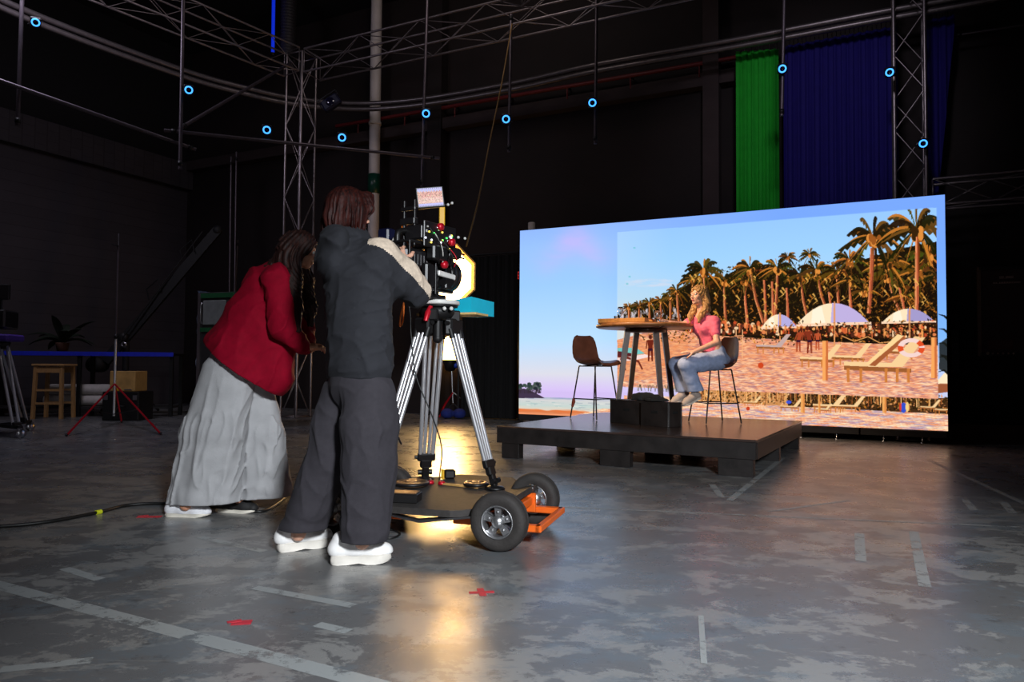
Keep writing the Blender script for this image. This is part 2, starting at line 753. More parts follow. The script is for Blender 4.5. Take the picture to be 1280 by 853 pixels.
def line_material():
    m, nt, b = nodes_of('worn floor line paint')
    tc = nt.nodes.new('ShaderNodeTexCoord').outputs['Object']
    b.inputs['Base Color'].default_value = lin((168, 172, 172))
    b.inputs['Roughness'].default_value = 0.42
    a = ramp(nt, noise(nt, tc, 7, 9, 0.75), [(0.38, (0, 0, 0, 1)), (0.47, (0.78, 0.78, 0.78, 1))])
    nt.links.new(a, b.inputs['Alpha'])
    return m


def block_material(name, c, mortar, scale):
    m, nt, b = nodes_of(name)
    tc = nt.nodes.new('ShaderNodeTexCoord').outputs['Object']
    br = nt.nodes.new('ShaderNodeTexBrick')
    br.inputs['Scale'].default_value = scale
    br.inputs['Color1'].default_value = lin(c)
    br.inputs['Color2'].default_value = lin([x * 0.9 for x in c])
    br.inputs['Mortar'].default_value = lin(mortar)
    br.inputs['Mortar Size'].default_value = 0.012
    nt.links.new(mapping(nt, tc, (1, 1, 1), (math.pi / 2, 0, math.pi / 2)), br.inputs['Vector'])
    c2 = mixc(nt, 0.35, br.outputs['Color'], ramp(nt, noise(nt, tc, 2.0, 6), [(0.3, [x * 0.75 for x in c]), (0.7, c)]))
    nt.links.new(c2, b.inputs['Base Color'])
    b.inputs['Roughness'].default_value = 0.85
    bm = nt.nodes.new('ShaderNodeBump'); bm.inputs['Strength'].default_value = 0.3; bm.inputs['Distance'].default_value = 0.01
    nt.links.new(br.outputs['Fac'], bm.inputs['Height'])
    bm.invert = True
    nt.links.new(bm.outputs['Normal'], b.inputs['Normal'])
    return m


m_floor = floor_material()
m_line = line_material()
m_black_wall = mat('black painted wall', (28, 17, 16), 0.8, var=0.25, vscale=1.5, bump=0.2, bscale=14)
m_left_wall = block_material('grey block wall', (66, 60, 64), (44, 40, 42), 2.4)
m_beam = mat('dusty concrete beam', (58, 46, 46), 0.85, var=0.2, vscale=2.0, bump=0.2, bscale=20)
m_dark = mat('dark ceiling', (16, 14, 16), 0.9)

fl = MB().box((1, 8, -0.1), (34, 30, 0.2)).build('floor', m_floor)
struct(fl)
# painted lines belong to the floor
def fline(p, q, w, z=0.0012):
    a, b_ = G(*p), G(*q)
    d = (b_ - a).normalized(); n = V((-d.y, d.x, 0)) * w / 2
    up = Z * z
    vs = [a - n + up, b_ - n + up, b_ + n + up, a + n + up]
    o = MB().add(vs, [(0, 1, 2, 3)]).build('painted_line', m_line, fl)
    return o
for p, q, w in [((-40, 722), (490, 862), 0.075), ((318, 735), (442, 758), 0.05), ((396, 781), (436, 790), 0.05),
                ((912, 626), (978, 573), 0.05), ((80, 711), (125, 725), 0.05), ((0, 838), (115, 826), 0.05),
                ((1162, 576), (1290, 634), 0.05), ((890, 606), (902, 622), 0.05), ((1074, 667), (1076, 702), 0.05),
                ((1142, 665), (1156, 734), 0.05), ((1206, 625), (1217, 638), 0.05), ((1254, 628), (1266, 642), 0.05),
                ((650, 632), (1290, 660), 0.03), ((960, 640), (1062, 626), 0.03), ((250, 672), (330, 690), 0.05), ((876, 770), (880, 830), 0.02)]:
    fline(p, q, w)

t = 0.25
hh = CEIL
struct(MB().box(RM((LEFT_U + RIGHT_U + 4) / 2 - 1, WALL_W + t / 2, hh / 2), (RIGHT_U - LEFT_U + 6, t, hh), R_ROOM).build('wall_back', m_black_wall))
wl = MB().box((0, 0, 0), (t, 16, hh)).build('wall_left', m_left_wall)
wl.location = RM(LEFT_U - t / 2, -6.7, hh / 2)
wl.rotation_euler = (0, 0, -YAW)
struct(wl)
struct(MB().box(RM(RIGHT_U + 2 + t / 2, -6.7, hh / 2), (t, 16, hh), R_ROOM).build('wall_right', m_black_wall))
struct(MB().box(RM((LEFT_U + RIGHT_U) / 2 + 1, -6, CEIL + 0.15), (RIGHT_U - LEFT_U + 8, 18, 0.3), R_ROOM).build('ceiling', m_dark))

# left wall: deep lintel over the block field, and the black return at its far end
def lw_box(name, p0, p1, depth, m):
    """box against the left wall between two photo positions (upper near corner, lower far corner)"""
    a = LW(p0[0], p0[1], LEFT_U); b = LW(p1[0], p1[1], LEFT_U)
    wa = (a - O0).dot(E2); wb = (b - O0).dot(E2)
    return struct(MB().box(RM(LEFT_U + depth / 2, (wa + wb) / 2, (a.z + b.z) / 2), (depth, abs(wb - wa), abs(a.z - b.z)), R_ROOM).build(name, m))
a = LW(250, 212, LEFT_U); b = LW(250, 243, LEFT_U)
wa = (a - O0).dot(E2)
struct(MB().box(RM(LEFT_U + 0.09, (wa - 11) / 2, (a.z + b.z) / 2), (0.18, abs(wa + 11), a.z - b.z), R_ROOM).build('trim_1', m_left_wall))
struct(MB().box(RM(LEFT_U + 0.02, (wa - 11) / 2, (a.z + CEIL) / 2), (0.04, abs(wa + 11), CEIL - a.z), R_ROOM).build('trim_2', m_dark))
struct(MB().box(RM(LEFT_U + 0.25, (wa + WALL_W) / 2 + 0.02, CEIL / 2), (0.5, WALL_W - wa, CEIL), R_ROOM).build('trim_3', m_black_wall))
# back wall: concrete ledge, columns and a low plinth
a, b = W(743, 120, WALL_W), W(743, 135, WALL_W)
struct(MB().box(RM((LEFT_U + 4.2) / 2, WALL_W - 0.1, (a.z + b.z) / 2), (4.2 - LEFT_U, 0.2, a.z - b.z), R_ROOM).build('trim_4', m_beam))
for i, (x0, x1) in enumerate([(535, 552), (879, 899)]):
    a, b = W(x0, 200, WALL_W - 0.2), W(x1, 200, WALL_W - 0.2)
    ua, ub = (a - O0).dot(E1), (b - O0).dot(E1)
    struct(MB().box(RM((ua + ub) / 2, WALL_W - 0.12, CEIL / 2), (ub - ua, 0.24, CEIL), R_ROOM).build('trim_%d' % (5 + i), m_beam if i else m_black_wall))
struct(MB().box(RM(8.6, WALL_W - 0.17, 0.1), (5.4, 0.34, 0.2), R_ROOM).build('baseboard_back', mat('brown plinth', (88, 62, 44), 0.7)))
# ------------------------------------------------------------------ LED screen and the beach picture it shows
LED_W, LED_H, LED_Z = 6.0, 3.0, 0.1686
NX, NY, SS = 680, 340, 2
CW, CH = NX * SS, NY * SS
CAN = np.zeros((CH, CW, 3), dtype=np.float32)


def scr(px, py):
    """photo position -> position on the screen's picture"""
    p = W(px, py, 0.0) - O0
    return p.dot(E1) / LED_W * CW, (1 - (p.z - LED_Z) / LED_H) * CH


def sxy(pts):
    return np.array([scr(*p) for p in pts])


def fillp(poly, col, a=1.0):
    """even-odd fill of a polygon already in canvas units"""
    P = np.asarray(poly, dtype=np.float64)
    x0, y0 = np.floor(P.min(0)).astype(int); x1, y1 = np.ceil(P.max(0)).astype(int) + 1
    x0, y0 = max(x0, 0), max(y0, 0); x1, y1 = min(x1, CW), min(y1, CH)
    if x0 >= x1 or y0 >= y1:
        return
    X = np.arange(x0, x1) + 0.5
    Y = np.arange(y0, y1) + 0.5
    ins = np.zeros((y1 - y0, x1 - x0), dtype=bool)
    Q = np.roll(P, -1, 0)
    for (ax, ay), (bx, by) in zip(P, Q):
        if ay == by:
            continue
        rows = (Y >= min(ay, by)) & (Y < max(ay, by))
        if not rows.any():
            continue
        xc = ax + (Y[rows] - ay) * (bx - ax) / (by - ay)
        ins[rows] ^= X[None, :] < xc[:, None]
    c = np.array(col, dtype=np.float32)
    sub = CAN[y0:y1, x0:x1]
    sub[ins] = sub[ins] * (1 - a) + c * a


def poly(pts, col, a=1.0):
    fillp(sxy(pts), col, a)


def stroke(pts, w0, w1, col, a=1.0):
    """tapered stroke in photo px"""
    P = [V((p[0], p[1], 0)) for p in pts]
    n = len(P)
    L, R = [], []
    for i in range(n):
        d = (P[min(i + 1, n - 1)] - P[max(i - 1, 0)])
        d = d.normalized() if d.length > 1e-9 else V((1, 0, 0))
        w = (w0 + (w1 - w0) * i / max(1, n - 1)) / 2
        nn = V((-d.y, d.x, 0)) * w
        L.append((P[i] + nn).to_2d()); R.append((P[i] - nn).to_2d())
    poly([tuple(p) for p in L] + [tuple(p) for p in R[::-1]], col, a)


def oval(cx, cy, rx, ry, col, a=1.0, rot=0.0, n=20):
    poly([(cx + rx * math.cos(k * 2 * math.pi / n) * math.cos(rot) - ry * math.sin(k * 2 * math.pi / n) * math.sin(rot),
           cy + rx * math.cos(k * 2 * math.pi / n) * math.sin(rot) + ry * math.sin(k * 2 * math.pi / n) * math.cos(rot)) for k in range(n)], col, a)


def grad(stops, v):
    ps = [s_[0] for s_ in stops]
    return np.stack([np.interp(v, ps, [s_[1][i] for s_ in stops]) for i in range(3)], -1)


YY, XX = np.mgrid[0:CH, 0:CW].astype(np.float32)
U_, V_ = XX / CW, YY / CH
NZ = RNG.normal(size=(CH, CW)).astype(np.float32)


def blotch(fx, fy, seed):
    r = np.random.default_rng(seed)
    o = np.zeros((CH, CW), dtype=np.float32)
    for i in range(14):
        k = r.normal(size=2); ph = r.uniform(0, 6.28); s_ = r.uniform(0.5, 2.2)
        o += np.sin(k[0] * s_ * fx * U_ * 6.28 + k[1] * s_ * fy * V_ * 6.28 + ph + 1.6 * np.sin(k[1] * fx * U_ * 4 - k[0] * fy * V_ * 5 + i))
    return o / 5.0


# outer picture: evening sky, sea, sand
CAN[:] = grad([(0, (146, 180, 255)), (0.1, (152, 190, 255)), (0.3, (156, 198, 255)), (0.6, (182, 216, 250)), (0.78, (214, 214, 226)), (0.865, (210, 190, 240)), (0.875, (205, 185, 235))], V_)
w = np.clip((U_ - 0.22) * 2.2, 0, 1)[..., None]
CAN[:] = CAN * (1 - w) + w * grad([(0, (124, 164, 255)), (0.3, (122, 166, 252)), (0.6, (130, 180, 252)), (0.72, (176, 200, 246)), (0.8, (196, 204, 238)), (1, (200, 200, 230))], V_)
cl = np.exp(-(((U_ - 0.155) / 0.085) ** 2 + ((V_ - 0.13 - 0.05 * np.sin(U_ * 30)) / 0.085) ** 2)) * (0.75 + 0.2 * blotch(4, 5, 3))
cl = np.clip(cl * .75, 0, 0.6)[..., None]
CAN[:] = CAN * (1 - cl) + cl * np.array((205, 180, 240), dtype=np.float32)
# sea and wet sand, lower left
hz = 0.918 - 0.012 * U_ * 4
sea = V_ > 0.905
seac = grad([(0.905, (150, 160, 190)), (0.92, (205, 205, 205)), (0.95, (190, 205, 200)), (0.968, (215, 205, 190)), (0.975, (220, 120, 70)), (0.985, (205, 125, 85)), (1.0, (240, 160, 120))], V_ + 0.004 * blotch(10, 30, 5))
CAN[sea] = seac[sea]
for k in range(26):
    u = random.uniform(0, 0.3); v = random.uniform(0.925, 0.965)
    l = random.uniform(0.01, 0.05)
    fillp([(u * CW, v * CH), ((u + l) * CW, (v + 0.002) * CH), (u * CW, (v + 0.004) * CH)], random.choice([(160, 185, 185), (235, 230, 220), (140, 150, 165)]), 0.7)
# little island with trees
poly([(646, 498), (646, 488), (655, 486), (664, 489), (674, 494), (681, 498)], (70, 58, 78))
for k in range(46):
    x = random.uniform(648, 676)
    stroke([(x, 492), (x + random.uniform(-1, 1), 486)], 0.7, 0.5, (60, 50, 60))
    oval(x, random.uniform(479, 487), random.uniform(1.2, 3), random.uniform(1, 2.2), random.choice([(52, 66, 62), (66, 82, 74), (84, 92, 88), (40, 46, 52)]), 0.9)

# lower strip: the same beach seen again, sand with long shadows
def sand(mask, seed, lo, hi, bl, fx, fy):
    n = blotch(fx, fy, seed) + 0.8 * blotch(fx * 2.6, fy * 2.6, seed + 1)
    t = np.clip(n * 0.5 + 0.5, 0, 1)[..., None]
    c = np.array(lo) * (1 - t) + np.array(hi) * t
    b2 = np.clip(blotch(fx * 1.3, fy * 1.4, seed + 2) * 1.5 - 0.02, 0, 1)[..., None] * 0.8
    c = c * (1 - b2) + np.array(bl) * b2
    s_ = np.clip(blotch(fx * 4, fy * 4, seed + 3) * 0.5, -0.5, 0.5)[..., None] * 34
    CAN[mask] = np.clip(c + s_, 0, 255)[mask]


xr = 0.275                                      # the inner picture starts here
mask = (V_ > 0.885) & (U_ > xr + 0.02) | ((V_ > 0.955) & (U_ > 0.24 - (V_ - 0.955) * 2))
sand(mask, 21, (226, 140, 104), (255, 222, 184), (150, 140, 176), 12, 60)


def jungle(poly_pts, n, seed, cols):
    r = random.Random(seed)
    P = sxy(poly_pts)
    lo, hi = P.min(0), P.max(0)
    for _ in range(n):
        x = r.uniform(lo[0], hi[0]); y = r.uniform(lo[1], hi[1])
        a = r.uniform(0, 6.28); l = r.uniform(3, 13); w_ = r.uniform(0.8, 3)
        c, s_ = math.cos(a), math.sin(a)
        fillp([(x, y), (x + c * l * .5 - s_ * w_, y + s_ * l * .5 + c * w_), (x + c * l, y + s_ * l), (x + c * l * .5 + s_ * w_, y + s_ * l * .5 - c * w_)], r.choice(cols), 0.9)


DG = [(34, 26, 12), (44, 38, 16), (28, 20, 12), (58, 46, 18), (24, 18, 10), (40, 26, 14), (74, 56, 24)]
LG = DG + [(190, 124, 50), (150, 92, 36), (110, 74, 28)]

# strip behind the lower loungers
poly([(985, 490), (1186, 498), (1186, 518), (985, 508)], (74, 50, 30))
poly([(850, 485), (985, 490), (985, 508), (850, 500)], (196, 140, 92))
jungle([(985, 492), (1186, 500), (1186, 514), (985, 506)], 800, 5, LG + [(235, 170, 110), (220, 150, 100)])
jungle([(850, 486), (985, 491), (985, 505), (850, 500)], 420, 6, LG + [(235, 170, 110), (240, 180, 130), (250, 200, 150)])
for k in range(70):
    x = random.uniform(852, 1184); y0 = 486 + (x - 850) * 0.038
    stroke([(x, y0), (x + random.uniform(-.6, .6), y0 + random.uniform(8, 15))], 1.0, 1.0, random.choice([(225, 160, 100), (150, 90, 50), (245, 190, 130)]))


def lounger(x, y, s_, dark=False, flip=1):
    top = (240, 200, 150) if not dark else (190, 165, 160)
    sh = (150, 96, 56)
    f = flip
    poly([(x, y), (x + 34 * s_ * f, y + 1 * s_), (x + 50 * s_ * f, y - 17 * s_), (x + 58 * s_ * f, y - 17 * s_), (x + 42 * s_ * f, y + 4 * s_), (x, y + 4 * s_)], top)
    poly([(x, y + 3 * s_), (x + 48 * s_ * f, y + 5 * s_), (x + 48 * s_ * f, y + 8 * s_), (x, y + 6 * s_)], sh)
    for q in (3, 12, 30, 38, 46):
        stroke([(x + q * s_ * f, y + 5 * s_), (x + q * s_ * f, y + 15 * s_)], 2.2 * s_, 1.8 * s_, (196, 124, 66))


for x, y, s_ in [(930, 502, .38), (975, 507, .5), (1016, 505, .75), (1046, 506, .62), (1150, 508, .45), (1168, 511, .5), (1020, 511, .35)]:
    lounger(x, y, s_)
for x in (1003.5, 1105.5, 1024):
    w_ = 5 if x != 1024 else 2.5
    poly([(x - w_ / 2, 492 + (x - 1003) * .04), (x + w_ / 2, 492 + (x - 1003) * .04), (x + w_ / 2, 517), (x - w_ / 2, 516)], (232, 166, 100))
    poly([(x, 492 + (x - 1003) * .04), (x + w_ / 2, 492 + (x - 1003) * .04), (x + w_ / 2, 517), (x, 516)], (200, 120, 66), 0.6)
oval(986, 503, 3.4, 2.2, (70, 90, 200)); oval(1131, 509.5, 6.2, 6.6, (214, 130, 80)); oval(1129.5, 510, 4, 6.4, (60, 84, 190)); oval(1134, 509, 2.2, 6.2, (236, 200, 130)); oval(1125.5, 509, 1.6, 5.2, (200, 70, 50))
oval(935, 511, 2.4, 2.4, (190, 70, 40))
poly([(1172, 476), (1180, 467), (1187, 464), (1187, 482), (1172, 482)], (255, 226, 190))
poly([(1172, 480), (1187, 480), (1187, 490), (1172, 492)], (150, 90, 60))

# palm fronds just right of the inner picture
for k in range(5):
    y = 395 + k * 17
    stroke([(1187, y + 6), (1180, y), (1173, y - 2 + k)], 4, 0.5, (24, 30, 30))
stroke([(1187, 448), (1176, 444)], 5, 2, (20, 20, 18)); poly([(1174, 430), (1187, 420), (1187, 468), (1174, 462)], (30, 32, 28), 0.85)

# ---- inner picture -----------------------------------------------------------------------
TLi, TRi, BRi, BLi = (771.5, 290.5), (1170.5, 259.5), (1173, 499), (771.5, 483.5)
inner = np.zeros((CH, CW), dtype=bool)
keep_can = CAN
CAN = np.zeros_like(keep_can)
PI_ = sxy([TLi, TRi, BRi, BLi])
fillp(PI_, (1, 1, 1))
inner = CAN[..., 0] > 0.5
CAN = keep_can
outer = CAN.copy()
y0, y1 = PI_[0][1] / CH, PI_[2][1] / CH
CAN[inner] = grad([(y0, (150, 194, 252)), (y0 + 0.16, (158, 203, 250)), (y0 + 0.34, (176, 210, 236)), (y0 + 0.46, (210, 216, 214)), (y1, (230, 205, 190))], V_)[inner]
wl_ = np.clip(1 - (U_ - xr) * 7, 0, 1)[..., None] * 0.35
CAN[inner] = (CAN * (1 - wl_) + wl_ * np.array((196, 216, 232)))[inner]
for k in range(16):
    oval(random.uniform(785, 835), random.uniform(350, 358), random.uniform(6, 14), 1.6, (226, 214, 222), 0.16)
for x, y in ((787, 346), (784, 355), (793, 310)):
    oval(x, y, 1.6, 1.2, (120, 190, 200), 0.7)


def gy(x, ya, yb):
    """level of the inner picture that runs from (772,ya) to (1172,yb)"""
    return ya + (x - 772) * (yb - ya) / 400.0


# sand
msk = np.zeros_like(inner)
sv = CAN.copy(); CAN[:] = 0
poly([(771.5, 425), (830, 410), (1172, 418), (1173, 499), (771.5, 483.5)], (1, 1, 1))
msk = (CAN[..., 0] > 0.5) & inner
CAN[:] = sv
sand(msk, 41, (218, 134, 100), (255, 208, 170), (158, 118, 130), 15, 52)
pw = np.clip((V_ - 0.80) * 6, 0, 1)[..., None] * 0.40
CAN[msk] = (CAN * (1 - pw) + pw * np.array((240, 176, 160)))[msk]
gv = np.clip((0.80 - V_) * 9, 0, 1)[..., None] * 0.45
CAN[msk] = (CAN * (1 - gv * .6) + gv * .6 * np.array((226, 132, 84)))[msk]
# orange-lit middle distance at the left and the little pool
poly([(771.5, 430), (860, 418), (860, 470), (771.5, 478)], (226, 142, 92), 0.4)
poly([(772, 435), (795, 435), (806, 442), (772, 447)], (120, 190, 186)); poly([(772, 447), (806, 443), (815, 446), (790, 451), (772, 452)], (242, 214, 210))

# forest mass
top = [(772, 392), (790, 384), (815, 382), (835, 372), (850, 362), (866, 352), (880, 345), (900, 350), (915, 340), (930, 335), (950, 332), (968, 334), (985, 340), (1005, 344), (1025, 342), (1045, 338), (1060, 332), (1075, 326), (1100, 318), (1120, 312), (1150, 306), (1172, 302)]
poly(top + [(1173, 432), (1100, 430), (1000, 426), (900, 420), (840, 412), (800, 412), (772, 410)], (34, 25, 14))
poly([(1040, 345), (1172, 318), (1172, 430), (1040, 428)], (30, 18, 12), 0.7)
jungle([(800, 385), (1172, 370), (1172, 425), (800, 405)], 1500, 8, LG)
jungle([(880, 350), (1172, 320), (1172, 400), (880, 395)], 1200, 9, DG + [(130, 84, 34), (96, 66, 26)])
jungle([(772, 400), (900, 392), (900, 412), (772, 412)], 260, 10, LG + [(230, 170, 90)])
for k in range(90):                              # sky peeking between trunks, far left
    x = random.uniform(776, 850); y = random.uniform(388, 408) - (x - 776) * 0.03
    oval(x, y, random.uniform(.8, 2.2), random.uniform(1.2, 4), (214, 206, 214), 0.55)


def frond(x, y, ang, L, w_, droop, col, lit):
    """one feathered blade: a drooping rib with a serrated fringe"""
    up_e, lo_e, rib = [], [], []
    n = 10
    for i in range(n + 1):
        t_ = i / n
        px_ = x + math.cos(ang) * L * t_
        py_ = y - math.sin(ang) * L * t_ + droop * L * t_ ** 2.2
        w = w_ * math.sin(math.pi * min(1, 0.1 + 0.86 * t_)) ** .8
        rib.append((px_, py_))
        up_e.append((px_ - math.sin(ang) * w * .45 * .6, py_ - w * .42))
        jag = 1.0 if i % 2 else 0.45
        lo_e.append((px_ + math.cos(ang) * w * .25, py_ + w * jag))
    poly(up_e + lo_e[::-1], tuple(min(255, v_ * random.uniform(.8, 1.2)) for v_ in col), .95)
    if random.random() < .42:
        poly(up_e[2:] + rib[2:][::-1], lit, .9)
    for i in range(2, n, 2):
        if random.random() < .5:
            poly([rib[i - 1], rib[i], lo_e[i]], tuple(v_ * .75 for v_ in lit), .8)


def palm(x, y, r, base=None, tw=3.2, lit=(196, 126, 56), dark=(38, 31, 13), n=16, seed=0):
    random.seed(seed)
    if base:
        bx, by = base
        mid = ((x + bx) / 2 + (x - bx) * .15, (y + by) / 2)
        stroke([(bx, by), mid, (x, y)], tw * 1.2, tw * .8, (178, 100, 66))
        stroke([(bx + tw * .3, by), (mid[0] + tw * .3, mid[1]), (x + tw * .25, y)], tw * .5, tw * .3, (120, 62, 40), .8)
        stroke([(bx - tw * .4, by), (mid[0] - tw * .35, mid[1]), (x - tw * .25, y)], tw * .3, tw * .25, (235, 160, 110), .8)
    for i in range(n):
        a = 2 * math.pi * i / n + random.uniform(-.15, .15)
        L = r * random.uniform(.8, 1.1)
        up = math.sin(a)
        c = dark if random.random() < .6 else (88, 66, 24)
        lt = lit if random.random() < .6 else (120, 84, 36)
        frond(x, y, a * .92 + .12, L, r * .19, .5 if up > -.2 else .2, c, lt)
    for i in range(10):
        oval(x + random.uniform(-.15, .15) * r, y + random.uniform(0, .25) * r, r * .07, r * .12, random.choice([(214, 140, 70), (150, 90, 40), (60, 40, 18)]))


# far row at the left, then nearer and bigger to the right
for i, (x, y, r, b) in enumerate([(786, 384, 11, (787, 408)), (799, 382, 12, (799, 408)), (812, 379, 13, (812, 408)), (826, 376, 14, (826, 410)), (838, 372, 15, (838, 412)), (846, 364, 17, (850, 412)),
                                  (866, 350, 19, (872, 412)), (985, 322, 15, None), (1012, 318, 14, None), (905, 352, 24, (908, 415)),
                                  (880, 338, 28, (884, 412)), (930, 350, 22, (935, 410)), (938, 336, 28, (957, 412)), (972, 336, 27, (968, 405)), (1000, 345, 24, (1012, 408)), (1020, 338, 26, (1040, 404)),
                                  (1046, 340, 26, (1050, 400)), (1062, 350, 24, (1064, 400)), (1110, 345, 28, (1130, 400)), (1148, 340, 30, None), (1080, 365, 22, None), (1130, 370, 24, None),
                                  (1110, 330, 34, None), (1160, 320, 34, None), (1062, 325, 26, None), (1092, 296, 46, (1086, 392)), (1146, 286, 50, (1146, 388)), (1172, 345, 24, None)]):
    palm(x, y, r, b, tw=2.0 + r * .05, seed=i + 3)
random.seed(5)
jungle([(1050, 385), (1172, 380), (1172, 425), (1050, 425)], 420, 12, LG)
for x0_, x1_, y0_, y1_ in [(1086, 1089, 392, 310), (1146, 1146, 395, 296), (957, 955, 410, 350), (966, 965, 408, 352), (1064, 1062, 398, 362), (1131, 1124, 392, 360), (985, 983, 408, 360), (1040, 1036, 404, 365), (883, 880, 410, 366), (934, 931, 410, 370)]:
    stroke([(x0_, y0_), ((x0_ + x1_) / 2 + .5, (y0_ + y1_) / 2), (x1_, y1_)], 3.6, 2.4, (176, 92, 62))
    stroke([(x0_ - 1, y0_), ((x0_ + x1_) / 2 - .5, (y0_ + y1_) / 2), (x1_ - .6, y1_)], 1.2, .8, (236, 158, 112), .8)
for k in range(130):                             # fronds catching the low sun
    x = random.uniform(860, 1168); y = random.uniform(340, 400)
    l = random.uniform(4, 11)
    stroke([(x, y), (x + l * .4, y + l * .5), (x + l * .2 * random.uniform(-2, 2), y + l)], 2.6, .4, random.choice([(206, 146, 66), (176, 112, 46), (232, 178, 96), (120, 78, 34)]), .85)

poly([(862, 404), (1172, 402), (1172, 424), (1000, 422), (862, 416)], (70, 34, 22), .45)
for k in range(240):
    x = random.uniform(858, 1168); y = gy(x, 404, 412) + random.uniform(-4, 10)
    oval(x, y, random.uniform(1.2, 3), random.uniform(1.5, 4), random.choice([(214, 110, 66), (196, 84, 50), (240, 170, 110), (250, 210, 170), (120, 60, 40), (90, 50, 36), (230, 140, 90)]), .9)


def parasol(x, y, w_, h_, blue):
    n = 16
    edge = [(x - w_ / 2 + w_ * i / n, y + h_ - (0.06 * h_ if i % 4 else 0) - (i / n) * w_ * .02) for i in range(n + 1)]
    dome = [(x + w_ / 2 * math.cos(math.pi * i / n), y + h_ - h_ * (1 - abs(math.cos(math.pi * i / n)) ** 2.1)) for i in range(n + 1)]
    poly(dome + edge, (255, 222, 186))
    m_ = [(x - w_ * .02, y)] + [(x - w_ * .04, y + h_)] + [(x + w_ * .5, y + h_ * .93)] + [(x + w_ / 2 * math.cos(math.pi * i / n), y + h_ - h_ * (1 - abs(math.cos(math.pi * i / n)) ** 2.1)) for i in range(0, n // 2 + 1)]
    poly(m_, blue)
    poly([(x - w_ * .28, y + h_ * .3), (x - w_ * .16, y + h_ * .14), (x - w_ * .1, y + h_), (x - w_ * .3, y + h_)], (255, 240, 216), .8)
    poly([(x - w_ / 2, y + h_ * .92), (x + w_ / 2, y + h_ * .84), (x + w_ / 2, y + h_ * .95), (x - w_ / 2, y + h_ * 1.06)], (246, 206, 176))
    stroke([(x + 1, y - 2), (x + 1, y + h_ * 2.1)], 2, 2, (220, 150, 100))


parasol(974, 393, 46, 18, (176, 168, 214)); parasol(1042, 379, 94, 28, (186, 172, 216)); parasol(1136, 386, 68, 18, (160, 152, 196))
for k in range(60):
    x = random.uniform(915, 1168); y = gy(x, 402, 412)
    stroke([(x, y), (x, y + random.uniform(6, 13))], 1.4, 1.4, random.choice([(226, 150, 90), (70, 40, 26), (200, 110, 66), (50, 30, 20)]))
jungle([(940, 405), (1172, 408), (1172, 428), (940, 422)], 330, 15, LG + [(240, 180, 110), (210, 110, 70)])

# loungers, posts, rope, lifebuoy, bathers
lounger(945, 431, .75, True); lounger(1000, 446, .9); lounger(1040, 444, .85); lounger(1098, 436, .9); lounger(1055, 452, 1.75)
stroke([(1052, 420), (1068, 427), (1085, 421), (1100, 429), (1125, 426)], 1.2, 1.2, (226, 160, 100))
poly([(1082, 455), (1122, 418), (1130, 420), (1094, 456)], (246, 206, 150)); poly([(1086, 457), (1130, 420), (1132, 424), (1094, 458)], (160, 96, 60))
for x, ya, yb, w_ in [(1031.5, 426, 476, 7), (1167.5, 422, 473, 7)]:
    poly([(x - w_ / 2, ya), (x + w_ / 2, ya), (x + w_ / 2, yb), (x - w_ / 2, yb)], (240, 164, 100))
    poly([(x + w_ * .1, ya), (x + w_ / 2, ya), (x + w_ / 2, yb), (x + w_ * .1, yb)], (196, 112, 66))
for k in range(28):
    a0 = 2 * math.pi * k / 28; a1_ = 2 * math.pi * (k + 1) / 28
    c = (214, 84, 46) if (k // 3) % 4 == 0 else (238, 206, 200)
    poly([(1139 + 17 * math.cos(a0), 435 + 12 * math.sin(a0)), (1139 + 17 * math.cos(a1_), 435 + 12 * math.sin(a1_)), (1139 + 10 * math.cos(a1_), 435 + 7 * math.sin(a1_)), (1139 + 10 * math.cos(a0), 435 + 7 * math.sin(a0))], c)
for x, y in ((951, 457), ):
    oval(x, y, 3.6, 3.6, (196, 76, 40))


def bather(x, y, h_, c=(110, 44, 30), bend=0):
    oval(x + bend * h_ * .3, y - h_ * .92, h_ * .07, h_ * .08, (90, 40, 28))
    poly([(x - h_ * .11 + bend * h_ * .25, y - h_ * .82), (x + h_ * .11 + bend * h_ * .25, y - h_ * .82), (x + h_ * .08, y - h_ * .45), (x - h_ * .08, y - h_ * .45)], c)
    stroke([(x - h_ * .05, y - h_ * .46), (x - h_ * .07, y)], h_ * .09, h_ * .05, c); stroke([(x + h_ * .05, y - h_ * .46), (x + h_ * .07, y)], h_ * .09, h_ * .05, c)
    stroke([(x - h_ * .12 + bend * h_ * .25, y - h_ * .8), (x - h_ * .16, y - h_ * .48)], h_ * .05, h_ * .04, c); stroke([(x + h_ * .12 + bend * h_ * .25, y - h_ * .8), (x + h_ * .16, y - h_ * .48)], h_ * .05, h_ * .04, c)
    poly([(x - h_ * .09, y - h_ * .5), (x + h_ * .09, y - h_ * .5), (x + h_ * .08, y - h_ * .4), (x - h_ * .08, y - h_ * .4)], (60, 30, 50))


bather(813, 452, 33); bather(998, 440, 30, (160, 74, 46), .4); bather(1012, 442, 34, (130, 56, 36), -.3); bather(1022, 438, 26, (180, 88, 56))
stroke([(772, 445), (783, 447), (798, 452), (803, 462)], 4, 2, (110, 50, 40)); stroke([(776, 448), (782, 463)], 3, 2, (110, 50, 40)); stroke([(772, 442), (790, 444)], 6, 4, (90, 40, 44))
# lifeguard chair with a ring
for dx in (0, 8):
    stroke([(920 + dx, 412), (920 + dx, 448)], 1.2, 1.2, (236, 176, 130))
stroke([(918, 420), (930, 420)], 1.6, 1.6, (220, 150, 110))
for k in range(20):
    a0 = 6.2832 * k / 20
    oval(914 + 5 * math.cos(a0), 438 + 5 * math.sin(a0), 1, 1, (190, 90, 60))
CAN = np.where(inner[..., None], CAN, np.where(inner[..., None], CAN, outer))
